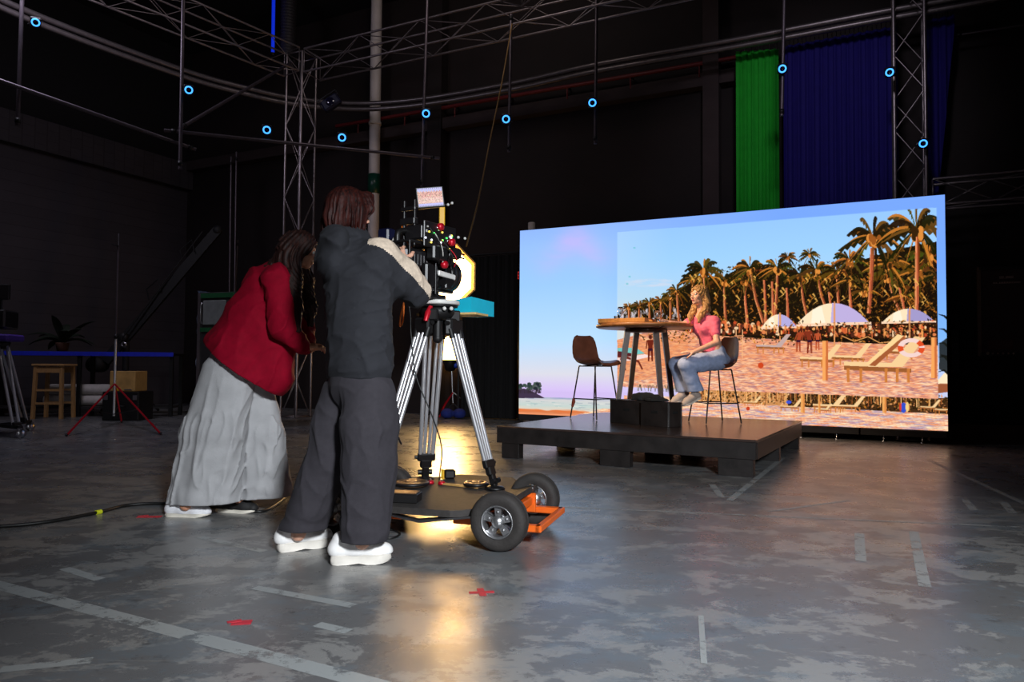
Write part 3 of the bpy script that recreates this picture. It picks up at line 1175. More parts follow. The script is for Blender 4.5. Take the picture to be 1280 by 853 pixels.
# bits of the far tree line and the strip along the lower edge of the inner picture
for k in range(40):
    x = random.uniform(795, 862)
    stroke([(x, 484 + (x - 772) * .035 - 4), (x + random.uniform(-3, 3), 484 + (x - 772) * .035 + 4)], 1, .6, random.choice([(60, 60, 40), (90, 80, 60), (130, 130, 110)]), .7)

h_ = CAN / 255.0
lum = h_.mean(-1, keepdims=True)
h_ = np.clip(lum + (h_ - lum) * 1.05, 0, 1)
CAN = np.where(h_ < .5, .5 * (2 * h_) ** 1.12, 1 - .5 * (2 - 2 * h_) ** 1.12) * 255.0
img = CAN.reshape(NY, SS, NX, SS, 3).mean((1, 3)) / 255.0
img = np.where(img <= 0.04045, img / 12.92, ((img + 0.055) / 1.055) ** 2.4)
img = np.clip(img, 0, 1)[::-1]                   # row 0 = bottom


def screen_mat(name, strength, attr='picture'):
    m = bpy.data.materials.new(name)
    m.use_nodes = True
    nt = m.node_tree
    nt.nodes.clear()
    out = nt.nodes.new('ShaderNodeOutputMaterial')
    e = nt.nodes.new('ShaderNodeEmission')
    e.inputs['Strength'].default_value = strength
    at = nt.nodes.new('ShaderNodeAttribute')
    at.attribute_name = attr
    nt.links.new(at.outputs['Color'], e.inputs['Color'])
    nt.links.new(e.outputs[0], out.inputs['Surface'])
    return m


def picture_mesh(name, origin, ex, ez, im, m, parent):
    """a lit panel: one small face per picture dot"""
    ny, nx = im.shape[:2]
    inv = world_mat(parent).inverted()
    o_, x_, z_ = np.array(inv @ V(origin)), np.array(inv.to_3x3() @ V(ex)), np.array(inv.to_3x3() @ V(ez))
    uu, vv = np.meshgrid(np.linspace(0, 1, nx + 1), np.linspace(0, 1, ny + 1))
    co = o_ + uu[..., None] * x_ + vv[..., None] * z_
    me = bpy.data.meshes.new(name)
    me.vertices.add((nx + 1) * (ny + 1)); me.vertices.foreach_set('co', co.astype(np.float32).ravel())
    i = (np.arange(ny)[:, None] * (nx + 1) + np.arange(nx)[None, :]).ravel()
    q = np.stack([i, i + 1, i + nx + 2, i + nx + 1], 1)
    me.loops.add(q.size); me.loops.foreach_set('vertex_index', q.astype(np.int32).ravel())
    me.polygons.add(len(q)); me.polygons.foreach_set('loop_start', (np.arange(len(q)) * 4).astype(np.int32))
    me.polygons.foreach_set('loop_total', np.full(len(q), 4, dtype=np.int32))
    me.update(calc_edges=True)
    ca = me.color_attributes.new('picture', 'FLOAT_COLOR', 'CORNER')
    cc = np.ones((ny * nx, 4, 4), dtype=np.float32)
    cc[..., :3] = im.reshape(-1, 1, 3)
    ca.data.foreach_set('color', cc.ravel())
    me.materials.append(m)
    o = bpy.data.objects.new(name, me)
    COL.objects.link(o)
    o.parent = parent
    return o


led = thing('led_screen', 'huge bright video screen showing a sunset beach with palms and parasols', 'screen', RM(LED_W / 2, 0, 0), -YAW)
m_led = screen_mat('lit screen picture', 1.06)
picture_mesh('display', RM(0, 0, LED_Z), E1 * LED_W, Z * LED_H, img, m_led, led)
m_blk = mat('black metal', (24, 23, 24), 0.5, 0.3, var=0.2)
m_cab = mat('dark grey cabinet', (44, 42, 42), 0.55, 0.2)
m_steel = mat('bright steel', (190, 190, 194), 0.28, 1.0, var=0.05)
MB().box(RM(LED_W / 2, 0.06, LED_Z + LED_H / 2), (LED_W + 0.012, 0.10, LED_H + 0.012), R_ROOM).build('panel_backing', m_blk, led)
for k in range(6):
    MB().box(RM(k + 0.5, 0.05, LED_Z - 0.05), (0.985, 0.14, 0.085), R_ROOM, bev=0.006).build('base_beam', m_cab, led)
    for du in (0.28, 0.72):
        p = RM(k + du, 0.02, 0)
        MB().lathe(p, Z, [(0.035, 0), (0.035, 0.008), (0.016, 0.018), (0.009, 0.024), (0.009, 0.08)], 12).build('levelling_foot', m_steel, led)
for k in range(4):
    u = 0.5 + k * 1.4
    mb = MB()
    mb.cyl(RM(u, 0.14, 0.03), RM(u, 0.14, 2.9), 0.024, n=8).cyl(RM(u, 0.9, 0.03), RM(u, 0.16, 2.6), 0.02, n=8).cyl(RM(u, 0.14, 0.05), RM(u, 0.9, 0.05), 0.02, n=8)
    mb.build('rear_brace', m_blk, led)
# ------------------------------------------------------------------ stage platform, bar table, stools, crates
m_ply_black = mat('scuffed black painted plywood', (38, 34, 33), 0.42, var=0.35, vscale=7, bump=0.12, bscale=40, stretch=(1, 3, 1))
m_ply_top = mat('worn black stage top', (62, 50, 46), 0.24, spec=0.6, var=0.25, vscale=5, bump=0.05, bscale=50)
m_raw_wood = mat('raw pine', (188, 146, 84), 0.6, var=0.2, vscale=9, stretch=(1, 8, 1))
m_wood = mat('oiled oak', (150, 98, 54), 0.4, var=0.25, vscale=6, stretch=(1, 10, 1))
m_dark_wood = mat('dark stained wood', (78, 50, 32), 0.4, var=0.25, vscale=8, stretch=(6, 6, 1))
m_brown_shell = mat('brown leather shell', (118, 68, 48), 0.42, var=0.15, vscale=14, bump=0.08, bscale=120)
m_leg_metal = mat('dark bronze metal', (46, 36, 32), 0.35, 0.7, var=0.1)

PH = 0.325
PA, PB, PC = G(620.5, 532.5, PH), G(945.5, 550.5, PH), G(981, 525.5, PH)
pd1 = (PB - PA).normalized(); pd2 = V((-pd1.y, pd1.x, 0))
pl1 = (PB - PA).length; pl2 = (PC - PB).length
PYAW = math.atan2(pd1.y, pd1.x)
stage = thing('stage_platform', 'low black wooden stage platform in front of the video screen', 'platform', (PA + pd1 * pl1 / 2 + pd2 * pl2 / 2) * 1.0, PYAW)
stage.location.z = 0


def ST(a, b, z=0.0):
    """point on the platform: a along its front from the left corner, b back from the front"""
    p = PA + pd1 * a + pd2 * b
    return V((p.x, p.y, z))


R_ST = RZ(PYAW)
cx, cy = pl1 / 2, pl2 / 2
MB().box(ST(cx, cy, PH - 0.011), (pl1, pl2, 0.022), R_ST, bev=0.004).build('top', m_ply_top, stage)
th = 0.15
for (a, b, sx, sy) in ((cx, 0.02, pl1 - 0.01, 0.04), (cx, pl2 - 0.02, pl1 - 0.01, 0.04), (0.02, cy, 0.04, pl2 - 0.09), (pl1 - 0.02, cy, 0.04, pl2 - 0.09)):
    MB().box(ST(a, b, PH - 0.022 - th / 2), (sx, sy, th), R_ST, bev=0.003).build('skirt', m_ply_black, stage)
for i, a in enumerate((0.16, pl1 / 2, pl1 - 0.18)):
    for b in (0.06, pl2 / 2, pl2 - 0.06):
        raw = (i == 0 and b > 0.1)
        MB().box(ST(a, b, (PH - 0.022 - th) / 2 + 0.0), (0.30 if a > .2 else .2, 0.10, PH - 0.022 - th), R_ST, bev=0.003).build('leg', m_raw_wood if raw else m_ply_black, stage)
for b in (pl2 * .3, pl2 * .68):
    MB().box(ST(cx, b, PH - 0.022 - 0.07), (pl1 - 0.1, 0.04, 0.12), R_ST).build('joist', m_raw_wood, stage)


# ---- bar table
TC = D(806.5, 410, 8.42)                         # centre of the top
TC = V((TC.x, TC.y, 0)); TTOP = D(806.5, 406.5, 8.42).z
table = thing('bar_table', 'round bar table with splayed wooden legs on the stage platform', 'table', (TC.x, TC.y, PH))
rt_ = 0.572
MB().lathe(V((TC.x, TC.y, TTOP)), Z, [(0.001, 0), (rt_ - 0.006, 0), (rt_, -0.006), (rt_, -0.03), (rt_ - 0.03, -0.042), (0.001, -0.042)], 64).build('tabletop', m_wood, table)
def on_z(p, z):
    return V((p.x, p.y, z))
legs_px = [((785, 416), (772, 506)), ((796, 416), (787, 498)), ((819.5, 416), (827, 508)), ((830, 416), (841, 508))]
leg_y = [(8.32, 8.29), (8.62, 8.82), (8.28, 8.30), (8.6, 8.75)]
ang = 0.35
for i, ((a, b), (ya, yb)) in enumerate(zip(legs_px, leg_y)):
    t_ = D(a[0], a[1], ya); f_ = D(b[0], b[1], yb)
    t_ = on_z(t_, TTOP - 0.04)
    # run the leg down to the platform
    dirv = (f_ - t_)
    f_ = t_ + dirv * ((PH + 0.002 - t_.z) / dirv.z)
    x_, y_ = V((1, 0, 0)), V((0, 1, 0))
    mb = MB()
    w0, w1 = 0.032, 0.024
    mb.add([t_ + x_ * (sx * w0) + y_ * (sy * w0) for sy in (-1, 1) for sx in (-1, 1)] + [f_ + x_ * (sx * w1) + y_ * (sy * w1) for sy in (-1, 1) for sx in (-1, 1)],
           [(0, 1, 3, 2), (4, 6, 7, 5), (0, 4, 5, 1), (1, 5, 7, 3), (3, 7, 6, 2), (2, 6, 4, 0)])
    mb.build('leg', m_dark_wood, table)
MB().lathe(V((TC.x, TC.y, TTOP - 0.085)), Z, [(0.001, 0), (0.24, 0), (0.24, 0.043), (0.001, 0.043)], 32).build('under_frame', m_dark_wood, table)

# serving tray on the table's left side
tr = thing('serving_tray', 'rectangular wooden tray with cut out handles at left of bar table', 'tray', (0, 0, 0))
trc = D(784, 404, 8.28); trc.z = TTOP
tr.location = trc
RT = RZ(-0.52)
MB().box(trc + V((0, 0, 0.007)), (0.56, 0.40, 0.012), RT, bev=0.003).build('tray_base', m_wood, tr)
m_tray = mat('light oak tray', (176, 122, 62), 0.45, var=0.2, vscale=8, stretch=(1, 10, 1))
for sx, sy, lx, ly in ((0, -0.194, 0.56, 0.012), (0, 0.194, 0.56, 0.012)):
    MB().box(trc + RT @ V((sx, sy, 0.034)), (lx, ly, 0.046), RT, bev=0.003).build('tray_side', m_tray, tr)
for sx in (-0.274, 0.274):
    mb = MB()
    for yy in (-0.13, 0.13):
        mb.box(trc + RT @ V((sx, yy, 0.034)), (0.012, 0.12, 0.046), RT)
    mb.box(trc + RT @ V((sx, 0, 0.0185)), (0.012, 0.141, 0.015), RT).box(trc + RT @ V((sx, 0, 0.0525)), (0.012, 0.141, 0.009), RT)
    mb.build('tray_end', m_tray, tr)

m_glass = mat('clear glass', (235, 240, 245), 0.03, spec=0.5, var=0.0, trans=1.0)


def wine_glass(name, label, base, tilt=None, s_=1.0):
    g = thing(name, label, 'glass', base, 0, 'wine glasses at the bar table')
    ax = V(tilt).normalized() if tilt else Z
    MB().lathe(base, ax, [(0.001, 0.002), (0.034 * s_, 0.0), (0.034 * s_, 0.003), (0.006, 0.008), (0.004, 0.02), (0.004, 0.085 * s_), (0.010, 0.093 * s_)], 20).build('stem', m_glass, g)
    MB().lathe(base, ax, [(0.006, 0.092 * s_), (0.026 * s_, 0.108 * s_), (0.038 * s_, 0.135 * s_), (0.037 * s_, 0.165 * s_), (0.030 * s_, 0.20 * s_), (0.0285 * s_, 0.20 * s_), (0.0355 * s_, 0.165 * s_), (0.0365 * s_, 0.135 * s_), (0.025 * s_, 0.110 * s_), (0.004, 0.095 * s_)], 20).build('bowl', m_glass, g)
    return g


p = on_z(D(775.5, 404, 8.35), TTOP)
p.z = TTOP + 0.0135
wine_glass('wine_glass', 'clear stemmed glass standing in the wooden tray', p, None, 0.95)
m_clear_dark = mat('dark bottle glass', (30, 34, 26), 0.1, spec=0.6, var=0.0)
p = on_z(D(771, 404, 8.22), TTOP + 0.0135)
tb = thing('tumbler', 'short clear tumbler beside the stemmed glass in the tray', 'glass', p)
MB().lathe(p, Z, [(0.001, 0.0), (0.028, 0.0), (0.033, 0.075), (0.031, 0.075), (0.0265, 0.008), (0.001, 0.008)], 20).build('tumbler_body', m_glass, tb)
p = on_z(D(842, 409, 8.08), TTOP)
pk = thing('card_holder', 'small dark box on the near edge of the bar table', 'box', p)
MB().box(p + V((0, 0, 0.021)), (0.075, 0.05, 0.040), RZ(-0.4), bev=0.004).build('box_body', m_dark_wood, pk)
MB().box(p + V((0, 0, 0.044)), (0.079, 0.054, 0.006), RZ(-0.4), bev=0.002).build('lid', m_dark_wood, pk)


# ---- bar stools
def stool(label, seat_c, yaw, feet, seat_z):
    """shell seat facing +x of its own frame turned by yaw; feet: list of four floor points"""
    st = thing('bar_stool', label, 'stool', (seat_c.x, seat_c.y, PH), yaw, 'shell seat bar stools on the stage platform')
    R = RZ(yaw)
    C0 = V((seat_c.x, seat_c.y, seat_z))
    # profile from front lip to the back's top: (forward, height, half width)
    prof = [(0.215, -0.030, 0.150), (0.205, -0.006, 0.180), (0.15, 0.0, 0.205), (0.05, -0.012, 0.218), (-0.06, -0.016, 0.222), (-0.135, 0.0, 0.222), (-0.185, 0.045, 0.222), (-0.208, 0.11, 0.220), (-0.220, 0.19, 0.212), (-0.229, 0.26, 0.196), (-0.236, 0.31, 0.166), (-0.240, 0.335, 0.115)]
    rows = [[], []]
    nseg = 14
    P = []
    for f_, h_, w_ in prof:
        P.append((f_, h_, w_))
    fine = []
    for i in range(len(P) - 1):
        for k in range(3):
            t_ = k / 3
            fine.append(tuple(P[i][j] * (1 - t_) + P[i + 1][j] * t_ for j in range(3)))
    fine.append(P[-1])
    top_rows, bot_rows = [], []
    for i, (f_, h_, w_) in enumerate(fine):
        a = fine[max(i - 1, 0)]; b = fine[min(i + 1, len(fine) - 1)]
        t_ = V((b[0] - a[0], 0, b[1] - a[1])).normalized()
        n_ = V((t_.z, 0, -t_.x))                 # towards the sitter
        if n_.z < 0 and n_.x < 0:
            n_ = -n_
        tr_, br_ = [], []
        for k in range(nseg + 1):
            s_ = -1 + 2 * k / nseg
            curl = 0.045 * abs(s_) ** 3
            q = V((f_, s_ * w_, h_)) + n_ * curl
            edge = 1 - 0.0
            tr_.append(C0 + R @ (q + n_ * 0.010 * (1 - abs(s_) ** 8)))
            br_.append(C0 + R @ (q - n_ * 0.010 * (1 - abs(s_) ** 8)))
        top_rows.append(tr_); bot_rows.append(br_)
    mb = MB().grid(top_rows).grid([r[::-1] for r in bot_rows])
    # close the rim
    for rr in ((top_rows[0], bot_rows[0][:]), (bot_rows[-1], top_rows[-1])):
        mb.grid([rr[0], rr[1]])
    mb.grid([[r[0] for r in top_rows], [r[0] for r in bot_rows]]).grid([[r[-1] for r in bot_rows], [r[-1] for r in top_rows]])
    mb.build('seat_shell', m_brown_shell, st)
    tops = []
    for sx, sy in ((0.13, -0.14), (0.13, 0.14), (-0.13, -0.14), (-0.13, 0.14)):
        tops.append(C0 + R @ V((sx, sy, -0.034)))
    cr = MB()
    ring = []
    for sx, sy in ((0.13, -0.14), (0.13, 0.14), (-0.13, 0.14), (-0.13, -0.14)):
        ring.append(C0 + R @ V((sx, sy, -0.034)))
    cr.tube(ring, 0.008, 6, closed=True)
    cr.box(C0 + V((0, 0, -0.030)), (0.2, 0.2, 0.012), R)
    cr.build('seat_frame', m_leg_metal, st)
    feet = sorted(feet, key=lambda p: 0)
    rest = []
    for t_, f_ in zip(tops, feet):
        k = t_ + (f_ - t_) * 0.06 + V((0, 0, 0.004))
        out = t_ + (f_ - t_) * 0.02
        path = [C0 + (t_ - C0) * 0.9 + V((0, 0, 0.0)), t_ + V((0, 0, -0.004)), t_ + (f_ - t_) * 0.05, f_ + V((0, 0, 0.006))]
        MB().tube(catmull(path[:3], 4) + [path[3]], 0.0085, 8).build('leg', m_leg_metal, st)
        rest.append(t_ + (f_ - t_) * 0.62)
    a, b, c, d = rest
    MB().tube([c, a, b, d], 0.007, 8).build('footrest', m_leg_metal, st)
    return st, R, C0


sy = -0.42
# left stool: faces the table (to the right)
c1 = D(744, 456, 8.62)
yaw1 = math.radians(-50)
def feetof(C, yaw, fx=0.215, fy=0.20):
    R = RZ(yaw)
    return [V((C.x, C.y, PH)) + R @ V((sx * fx, s_y * fy, 0)) for sx, s_y in ((1, -1), (1, 1), (-1, -1), (-1, 1))]
st1, R1, C1 = stool('brown shell bar stool standing empty at the left of the table', c1, yaw1, feetof(c1, yaw1), 0.985)
# scrap of red cloth tied round one leg
ft = feetof(c1, yaw1)[2]
tp = C1 + R1 @ V((-0.13, -0.14, -0.034))
k0 = tp + (ft - tp) * 0.62; k1 = tp + (ft - tp) * 0.78
mb = MB().tube([k0, k0 * .6 + k1 * .4 + V((0.006, 0, 0)), k1], [0.016, 0.022, 0.014], 8)
mb.build('tied_cloth', mat('red brown cloth', (150, 62, 40), 0.8), st1)
c2 = D(893, 458, 8.12)
yaw2 = math.radians(180 + 14)
st2, R2, C2 = stool('brown shell bar stool with the woman in pink sitting on it', c2, yaw2, feetof(c2, yaw2), 0.955)

# ---- apple box crates in front of the table legs
def crate(label, c, yaw, sx, sy_, sz):
    b = thing('wooden_crate', label, 'crate', (c.x, c.y, PH), yaw, 'black wooden crates under the bar table')
    R = RZ(yaw)
    c0 = V((c.x, c.y, PH))
    t_ = 0.02
    for nm, o_, s_ in (('side_panel', (0, -sy_ / 2 + t_ / 2, 0), (sx, t_)), ('side_panel', (0, sy_ / 2 - t_ / 2, 0), (sx, t_)), ('end_panel', (-sx / 2 + t_ / 2, 0, 0), (t_, sy_ - 2 * t_)), ('end_panel', (sx / 2 - t_ / 2, 0, 0), (t_, sy_ - 2 * t_))):
        MB().box(c0 + R @ V((o_[0], o_[1], sz / 2)), (s_[0], s_[1], sz), R, bev=0.003).build(nm, m_ply_black, b)
    MB().box(c0 + V((0, 0, sz - 0.006)), (sx + 0.004, sy_ + 0.004, 0.012), R, bev=0.003).build('lid', m_ply_black, b)
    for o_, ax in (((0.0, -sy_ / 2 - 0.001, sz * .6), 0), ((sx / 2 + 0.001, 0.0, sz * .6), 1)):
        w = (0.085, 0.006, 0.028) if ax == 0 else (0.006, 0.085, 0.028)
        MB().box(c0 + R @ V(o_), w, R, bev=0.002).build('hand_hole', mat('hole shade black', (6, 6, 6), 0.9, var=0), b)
    return b


cyaw = PYAW
q1 = on_z(G(762, 528, PH), 0); q2 = on_z(G(800.5, 532, PH), 0); q3 = on_z(G(839, 534.5, PH), 0)
w1 = (q2 - q1).length - 0.01; w2 = (q3 - q2).length
dd = (q3 - q1).normalized(); nn = V((-dd.y, dd.x, 0)); cyaw = math.atan2(dd.y, dd.x)
crate('black wooden crate with hand hole, left of the two below the table', q1 + dd * (w1 / 2) + nn * 0.125, cyaw, w1, 0.24, 0.255)
crate('black wooden crate with hand hole, right of the two below the table', q2 + dd * (w2 / 2) + nn * 0.125, cyaw, w2, 0.24, 0.252)

# crumpled dark cloth lying over both crates
ca = q1 + dd * 0.14 + nn * 0.16; cb = q2 + dd * 0.16 + nn * 0.17
fd = Field((min(ca.x, cb.x) - .3, min(ca.y, cb.y) - .3, PH + .2), (max(ca.x, cb.x) + .3, max(ca.y, cb.y) + .3, PH + .55), 0.008)
zc = PH + 0.265
fd.ell(ca + V((0, 0, zc)), (0.15, 0.09, 0.035)).ell(ca * .5 + cb * .5 + V((0, 0, zc + 0.02)), (0.16, 0.10, 0.06), k=0.04).ell(cb + V((-0.05, 0, zc)), (0.13, 0.09, 0.04), k=0.04).ell(ca * .35 + cb * .65 + V((0, -0.03, zc + .01)), (0.09, 0.08, 0.05), k=0.03)
fd.warp(lambda X, Y, Z_: 0.010 * vnoise(X, Y, Z_, 38, 3) + 0.006 * vnoise(X, Y, Z_, 85, 4))
fd.plane((0, 0, PH + 0.2585), (0, 0, -1))
o = fd.build('folded_jacket', mat('dark cloth', (36, 34, 32), 0.9, var=0.2, bump=0.2, bscale=200), None)
tag(o, 'crumpled dark jacket lying on the two black crates', 'jacket')
# ------------------------------------------------------------------ dolly, tripod, cinema camera
m_rubber = mat('dusty tyre rubber', (46, 42, 40), 0.75, var=0.2, vscale=20, bump=0.2, bscale=90)
m_orange = mat('orange powder coat', (236, 104, 30), 0.4, var=0.08)
m_hub = mat('cast aluminium hub', (176, 176, 178), 0.35, 0.9, var=0.1)
m_chrome = mat('satin aluminium tube', (214, 214, 218), 0.36, 0.75, var=0.04)
m_grip = mat('dark grip deck', (50, 46, 44), 0.7, var=0.3, vscale=30, bump=0.3, bscale=250)
m_bplastic = mat('black plastic', (20, 19, 20), 0.42, var=0.15)
m_red = mat('red anodised', (196, 20, 40), 0.35, 0.3, var=0.05)
m_yellow = mat('yellow plastic', (226, 172, 20), 0.45, var=0.06)
m_white_metal = mat('white painted metal', (210, 208, 204), 0.4)

dolly = thing('camera_dolly', 'camera dolly with dark deck, orange axle frame and pneumatic tyres', 'dolly', (-0.5, 4.2, 0))
w1c = on_z(G(624, 689), 0); w2c = on_z(G(668, 655), 0)
ax = (w2c - w1c).normalized()
RW = 0.152
w1c = V((w1c.x, w1c.y, RW)); w2c = V((w2c.x, w2c.y, RW))


def wheel(c, ax, face):
    w = MB()
    w.lathe(c, ax, [(0.082, -0.040), (0.105, -0.050), (0.130, -0.050), (0.144, -0.040), (0.151, -0.022), (0.152, -0.008), (0.149, -0.006), (0.149, 0.006), (0.152, 0.008), (0.151, 0.022), (0.144, 0.040), (0.130, 0.050), (0.105, 0.050), (0.082, 0.040), (0.082, -0.040)], 48)
    wo = w.build('tyre', m_rubber, dolly)
    h = MB()
    h.lathe(c, ax, [(0.083, -0.042), (0.086, -0.046), (0.080, -0.046), (0.074, -0.030), (0.074, 0.030), (0.080, 0.046), (0.086, 0.046), (0.083, 0.042), (0.083, -0.042)], 40)
    for s_ in (-1, 1):
        h.lathe(c + ax * (0.022 * s_), ax * s_, [(0.001, 0.026), (0.014, 0.026), (0.02, 0.02), (0.030, 0.016), (0.034, 0.0), (0.034, -0.01), (0.001, -0.01)], 24)
    x_, y_ = frame(ax)
    for k in range(5):
        a = 2 * math.pi * k / 5 + 0.3
        d = x_ * math.cos(a) + y_ * math.sin(a)
        e = ax.cross(d)
        for s_ in (-1, 1):
            h.add([c + ax * (s_ * .026) + d * .028 + e * .014, c + ax * (s_ * .026) + d * .028 - e * .014, c + ax * (s_ * .022) + d * .078 - e * .020, c + ax * (s_ * .022) + d * .078 + e * .020,
                   c + ax * (s_ * .012) + d * .028 + e * .014, c + ax * (s_ * .012) + d * .028 - e * .014, c + ax * (s_ * .010) + d * .078 - e * .020, c + ax * (s_ * .010) + d * .078 + e * .020],
                  [(0, 1, 2, 3), (7, 6, 5, 4), (0, 4, 5, 1), (1, 5, 6, 2), (2, 6, 7, 3), (3, 7, 4, 0)])
            h.lathe(c + ax * (s_ * .022) + d * .05, ax * s_, [(0.001, .010), (0.006, .010), (0.006, 0), (0.001, 0)], 8)
    h.build('hub', m_hub, wo)
    return wo


long_ = V((-ax.y, ax.x, 0))                      # towards the dolly's other end
if long_.x > 0:
    long_ = -long_
WB = 0.95
for base in (V((0, 0, 0)), long_ * WB):
    for c in (w1c, w2c):
        wheel(c + base, ax, 1)
    m_ = (w1c + w2c) / 2 + base
    MB().cyl(w1c + base + ax * 0.03, w2c + base - ax * 0.03, 0.013, n=12).build('axle', m_steel, dolly)
    sgn = 1 if base.length < .1 else -1
    # orange truck: cross beam, bumper loop and hanger plates
    t = MB()
    Rw = Matrix((( ax.x, long_.x, 0), (ax.y, long_.y, 0), (0, 0, 1)))
    t.box(m_ + V((0, 0, 0.012)), (0.50, 0.06, 0.045), Rw, bev=0.006)
    for s_ in (-1, 1):
        t.box(m_ + ax * (0.245 * s_) - long_ * (0.075 * sgn) + V((0, 0, -0.045)), (0.05, 0.24, 0.035), Rw, bev=0.005)
        t.box(m_ + ax * (0.2 * s_) + V((0, 0, 0.0)), (0.03, 0.09, 0.11), Rw, bev=0.005)
        t.box(m_ + ax * (0.16 * s_) + long_ * (0.17 * sgn) + V((0, 0, -0.035)), (0.035, 0.30, 0.07), Rw, bev=0.005)
    t.box(m_ - long_ * (0.185 * sgn) + V((0, 0, -0.045)), (0.54, 0.035, 0.035), Rw, bev=0.005)
    t.build('truck_frame', m_orange, dolly)
    for s_ in (-1, 1):
        br = MB()
        br.lathe(m_ + ax * (0.27 * s_), ax * s_, [(0.001, 0.004), (0.055, 0.004), (0.055, 0), (0.001, 0)], 24)
        br.build('brake_disc', m_steel, dolly)
    for s_ in (-1, 1):
        sp = MB()
        a, b = m_ + ax * (0.22 * s_) + V((0, 0, 0.035)), m_ + ax * (0.18 * s_) - long_ * (0.03 * sgn) + V((0, 0, 0.10))
        sp.tube([a + (b - a) * (k / 40) + (frame(b - a)[0] * math.cos(k * 1.1) + frame(b - a)[1] * math.sin(k * 1.1)) * 0.016 for k in range(41)], 0.0035, 5)
        sp.build('spring', m_steel, dolly)

# deck: board whose ends rise over the axles
DZ = 0.195
mid = (w1c + w2c) / 2
def DK(l, s_, z=0.0):
    p = mid + long_ * l + ax * s_
    return V((p.x, p.y, z))
rows_t, rows_b = [], []
for i in range(33):
    l = -0.03 + (WB + 0.06) * i / 32
    e = abs(l - WB / 2) / (WB / 2)
    z = DZ + 0.045 * max(0.0, (e - 0.55) / 0.45) ** 1.5
    hw_f = 0.30 + 0.08 * (1 - min(1, max(0, (e - 0.45) / 0.35))) if e < 0.8 else 0.30 - 0.10 * (e - 0.8) / 0.25
    hw_b = 0.36 + 0.44 * (1 - min(1, max(0, (e - 0.4) / 0.55)))
    rt2, rb2 = [], []
    for k in range(9):
        s_ = -hw_f + (hw_f + hw_b) * k / 8
        rt2.append(DK(l, s_, z)); rb2.append(DK(l, s_, z - 0.035))
    rows_t.append(rt2); rows_b.append(rb2)
mb = MB().grid([r[::-1] for r in rows_t]).grid(rows_b)
mb.grid([[r[0] for r in rows_t], [r[0] for r in rows_b]], smooth=False).grid([[r[-1] for r in rows_b], [r[-1] for r in rows_t]], smooth=False)
mb.grid([rows_t[0], rows_b[0]][::-1], smooth=False).grid([rows_t[-1], rows_b[-1]], smooth=False)
mb.build('deck', m_grip, dolly)
MB().tube([DK(0.05, -0.28, 0.17), DK(0.45, -0.33, 0.12), DK(0.9, -0.28, 0.17)], 0.012, 8).build('truss_rod', m_steel, dolly)


def deck_z(p):
    l = (p - mid).dot(long_)
    e = abs(l - WB / 2) / (WB / 2)
    return DZ + 0.045 * max(0.0, (e - 0.55) / 0.45) ** 1.5


def on_deck(px, py):
    z = DZ
    for _ in range(4):
        p = G(px, py, z); z = deck_z(p)
    return G(px, py, z)


# weights, box and clutter on the deck
m_disc = mat('machined weight plate', (150, 120, 90), 0.35, 0.6, var=0.1)
for lab, px, py, r in (('large round weight plate lying on the dolly beside the black box', 514, 608, 0.105), ('smaller round weight plate on the dolly near the front tripod foot', 595, 609, 0.072)):
    p = on_deck(px, py)
    d = thing('weight_plate', lab, 'weight', p, 0, 'weight plates on the dolly deck')
    p = p + V((0, 0, 0.005))
    MB().lathe(p + V((0, 0, 0.001)), Z, [(0.001, 0), (r * .96, 0), (r, 0.004), (r, 0.022), (r * .94, 0.026), (r * .72, 0.026), (r * .68, 0.020), (r * .42, 0.020), (r * .38, 0.028), (r * .18, 0.028), (r * .16, 0.012), (0.001, 0.012)], 40).build('plate', m_disc, d)
    MB().torus(p + V((0, 0, 0.014)), Z, r, 0.009, 40, 8).build('rim', m_bplastic, d)
p = on_deck(500, 627)
bx = thing('battery_box', 'flat black box on the dolly next to the round plate', 'box', p, 0.1)
MB().box(p + V((0, 0, 0.025)), (0.22, 0.11, 0.048), RZ(-0.15), bev=0.004).build('case', m_bplastic, bx)
MB().box(p + V((0, 0, 0.052)), (0.20, 0.09, 0.005), RZ(-0.15), bev=0.001).build('lid', m_disc, bx)
for k, (px, py) in enumerate(((538, 605), (552, 606))):
    p = on_deck(px, py)
    kn = thing('clamp_knob', ['red clamp knob on the dolly close to the large weight plate', 'red clamp knob on the dolly further from the large weight plate'][k], 'knob', p, 0, 'red knobs on the dolly deck')
    MB().lathe(p, Z, [(0.001, 0), (0.022, 0), (0.024, 0.008), (0.020, 0.018), (0.012, 0.022), (0.001, 0.022)], 14).build('knob_grip', m_red, kn)
    MB().cyl(p + V((0, 0, 0.02)), p + V((0, 0, 0.034)), 0.006, n=8).build('bolt', m_steel, kn)
p = on_deck(562, 599)
tp_ = thing('tape_measure', 'yellow and black tape measure at the back of the dolly deck', 'tape measure', p)
MB().box(p + V((0, 0, 0.033)), (0.075, 0.05, 0.064), RZ(0.2), bev=0.012).build('case', m_bplastic, tp_)
MB().box(p + RZ(0.2) @ V((-0.046, 0, 0.033)), (0.016, 0.052, 0.066), RZ(0.2), bev=0.004).build('yellow_end', m_yellow, tp_)
p = on_deck(576, 609)
rl = thing('ruler_strip', 'thin pale wooden strip lying across the dolly deck', 'strip', p)
a, b = on_deck(552, 606), on_deck(598, 611)
dv = (b - a).normalized()
MB().box((a + b) / 2 + V((0, 0, 0.006)), ((b - a).length, 0.03, 0.01), RZ(math.atan2(dv.y, dv.x))).build('strip_body', m_raw_wood, rl)

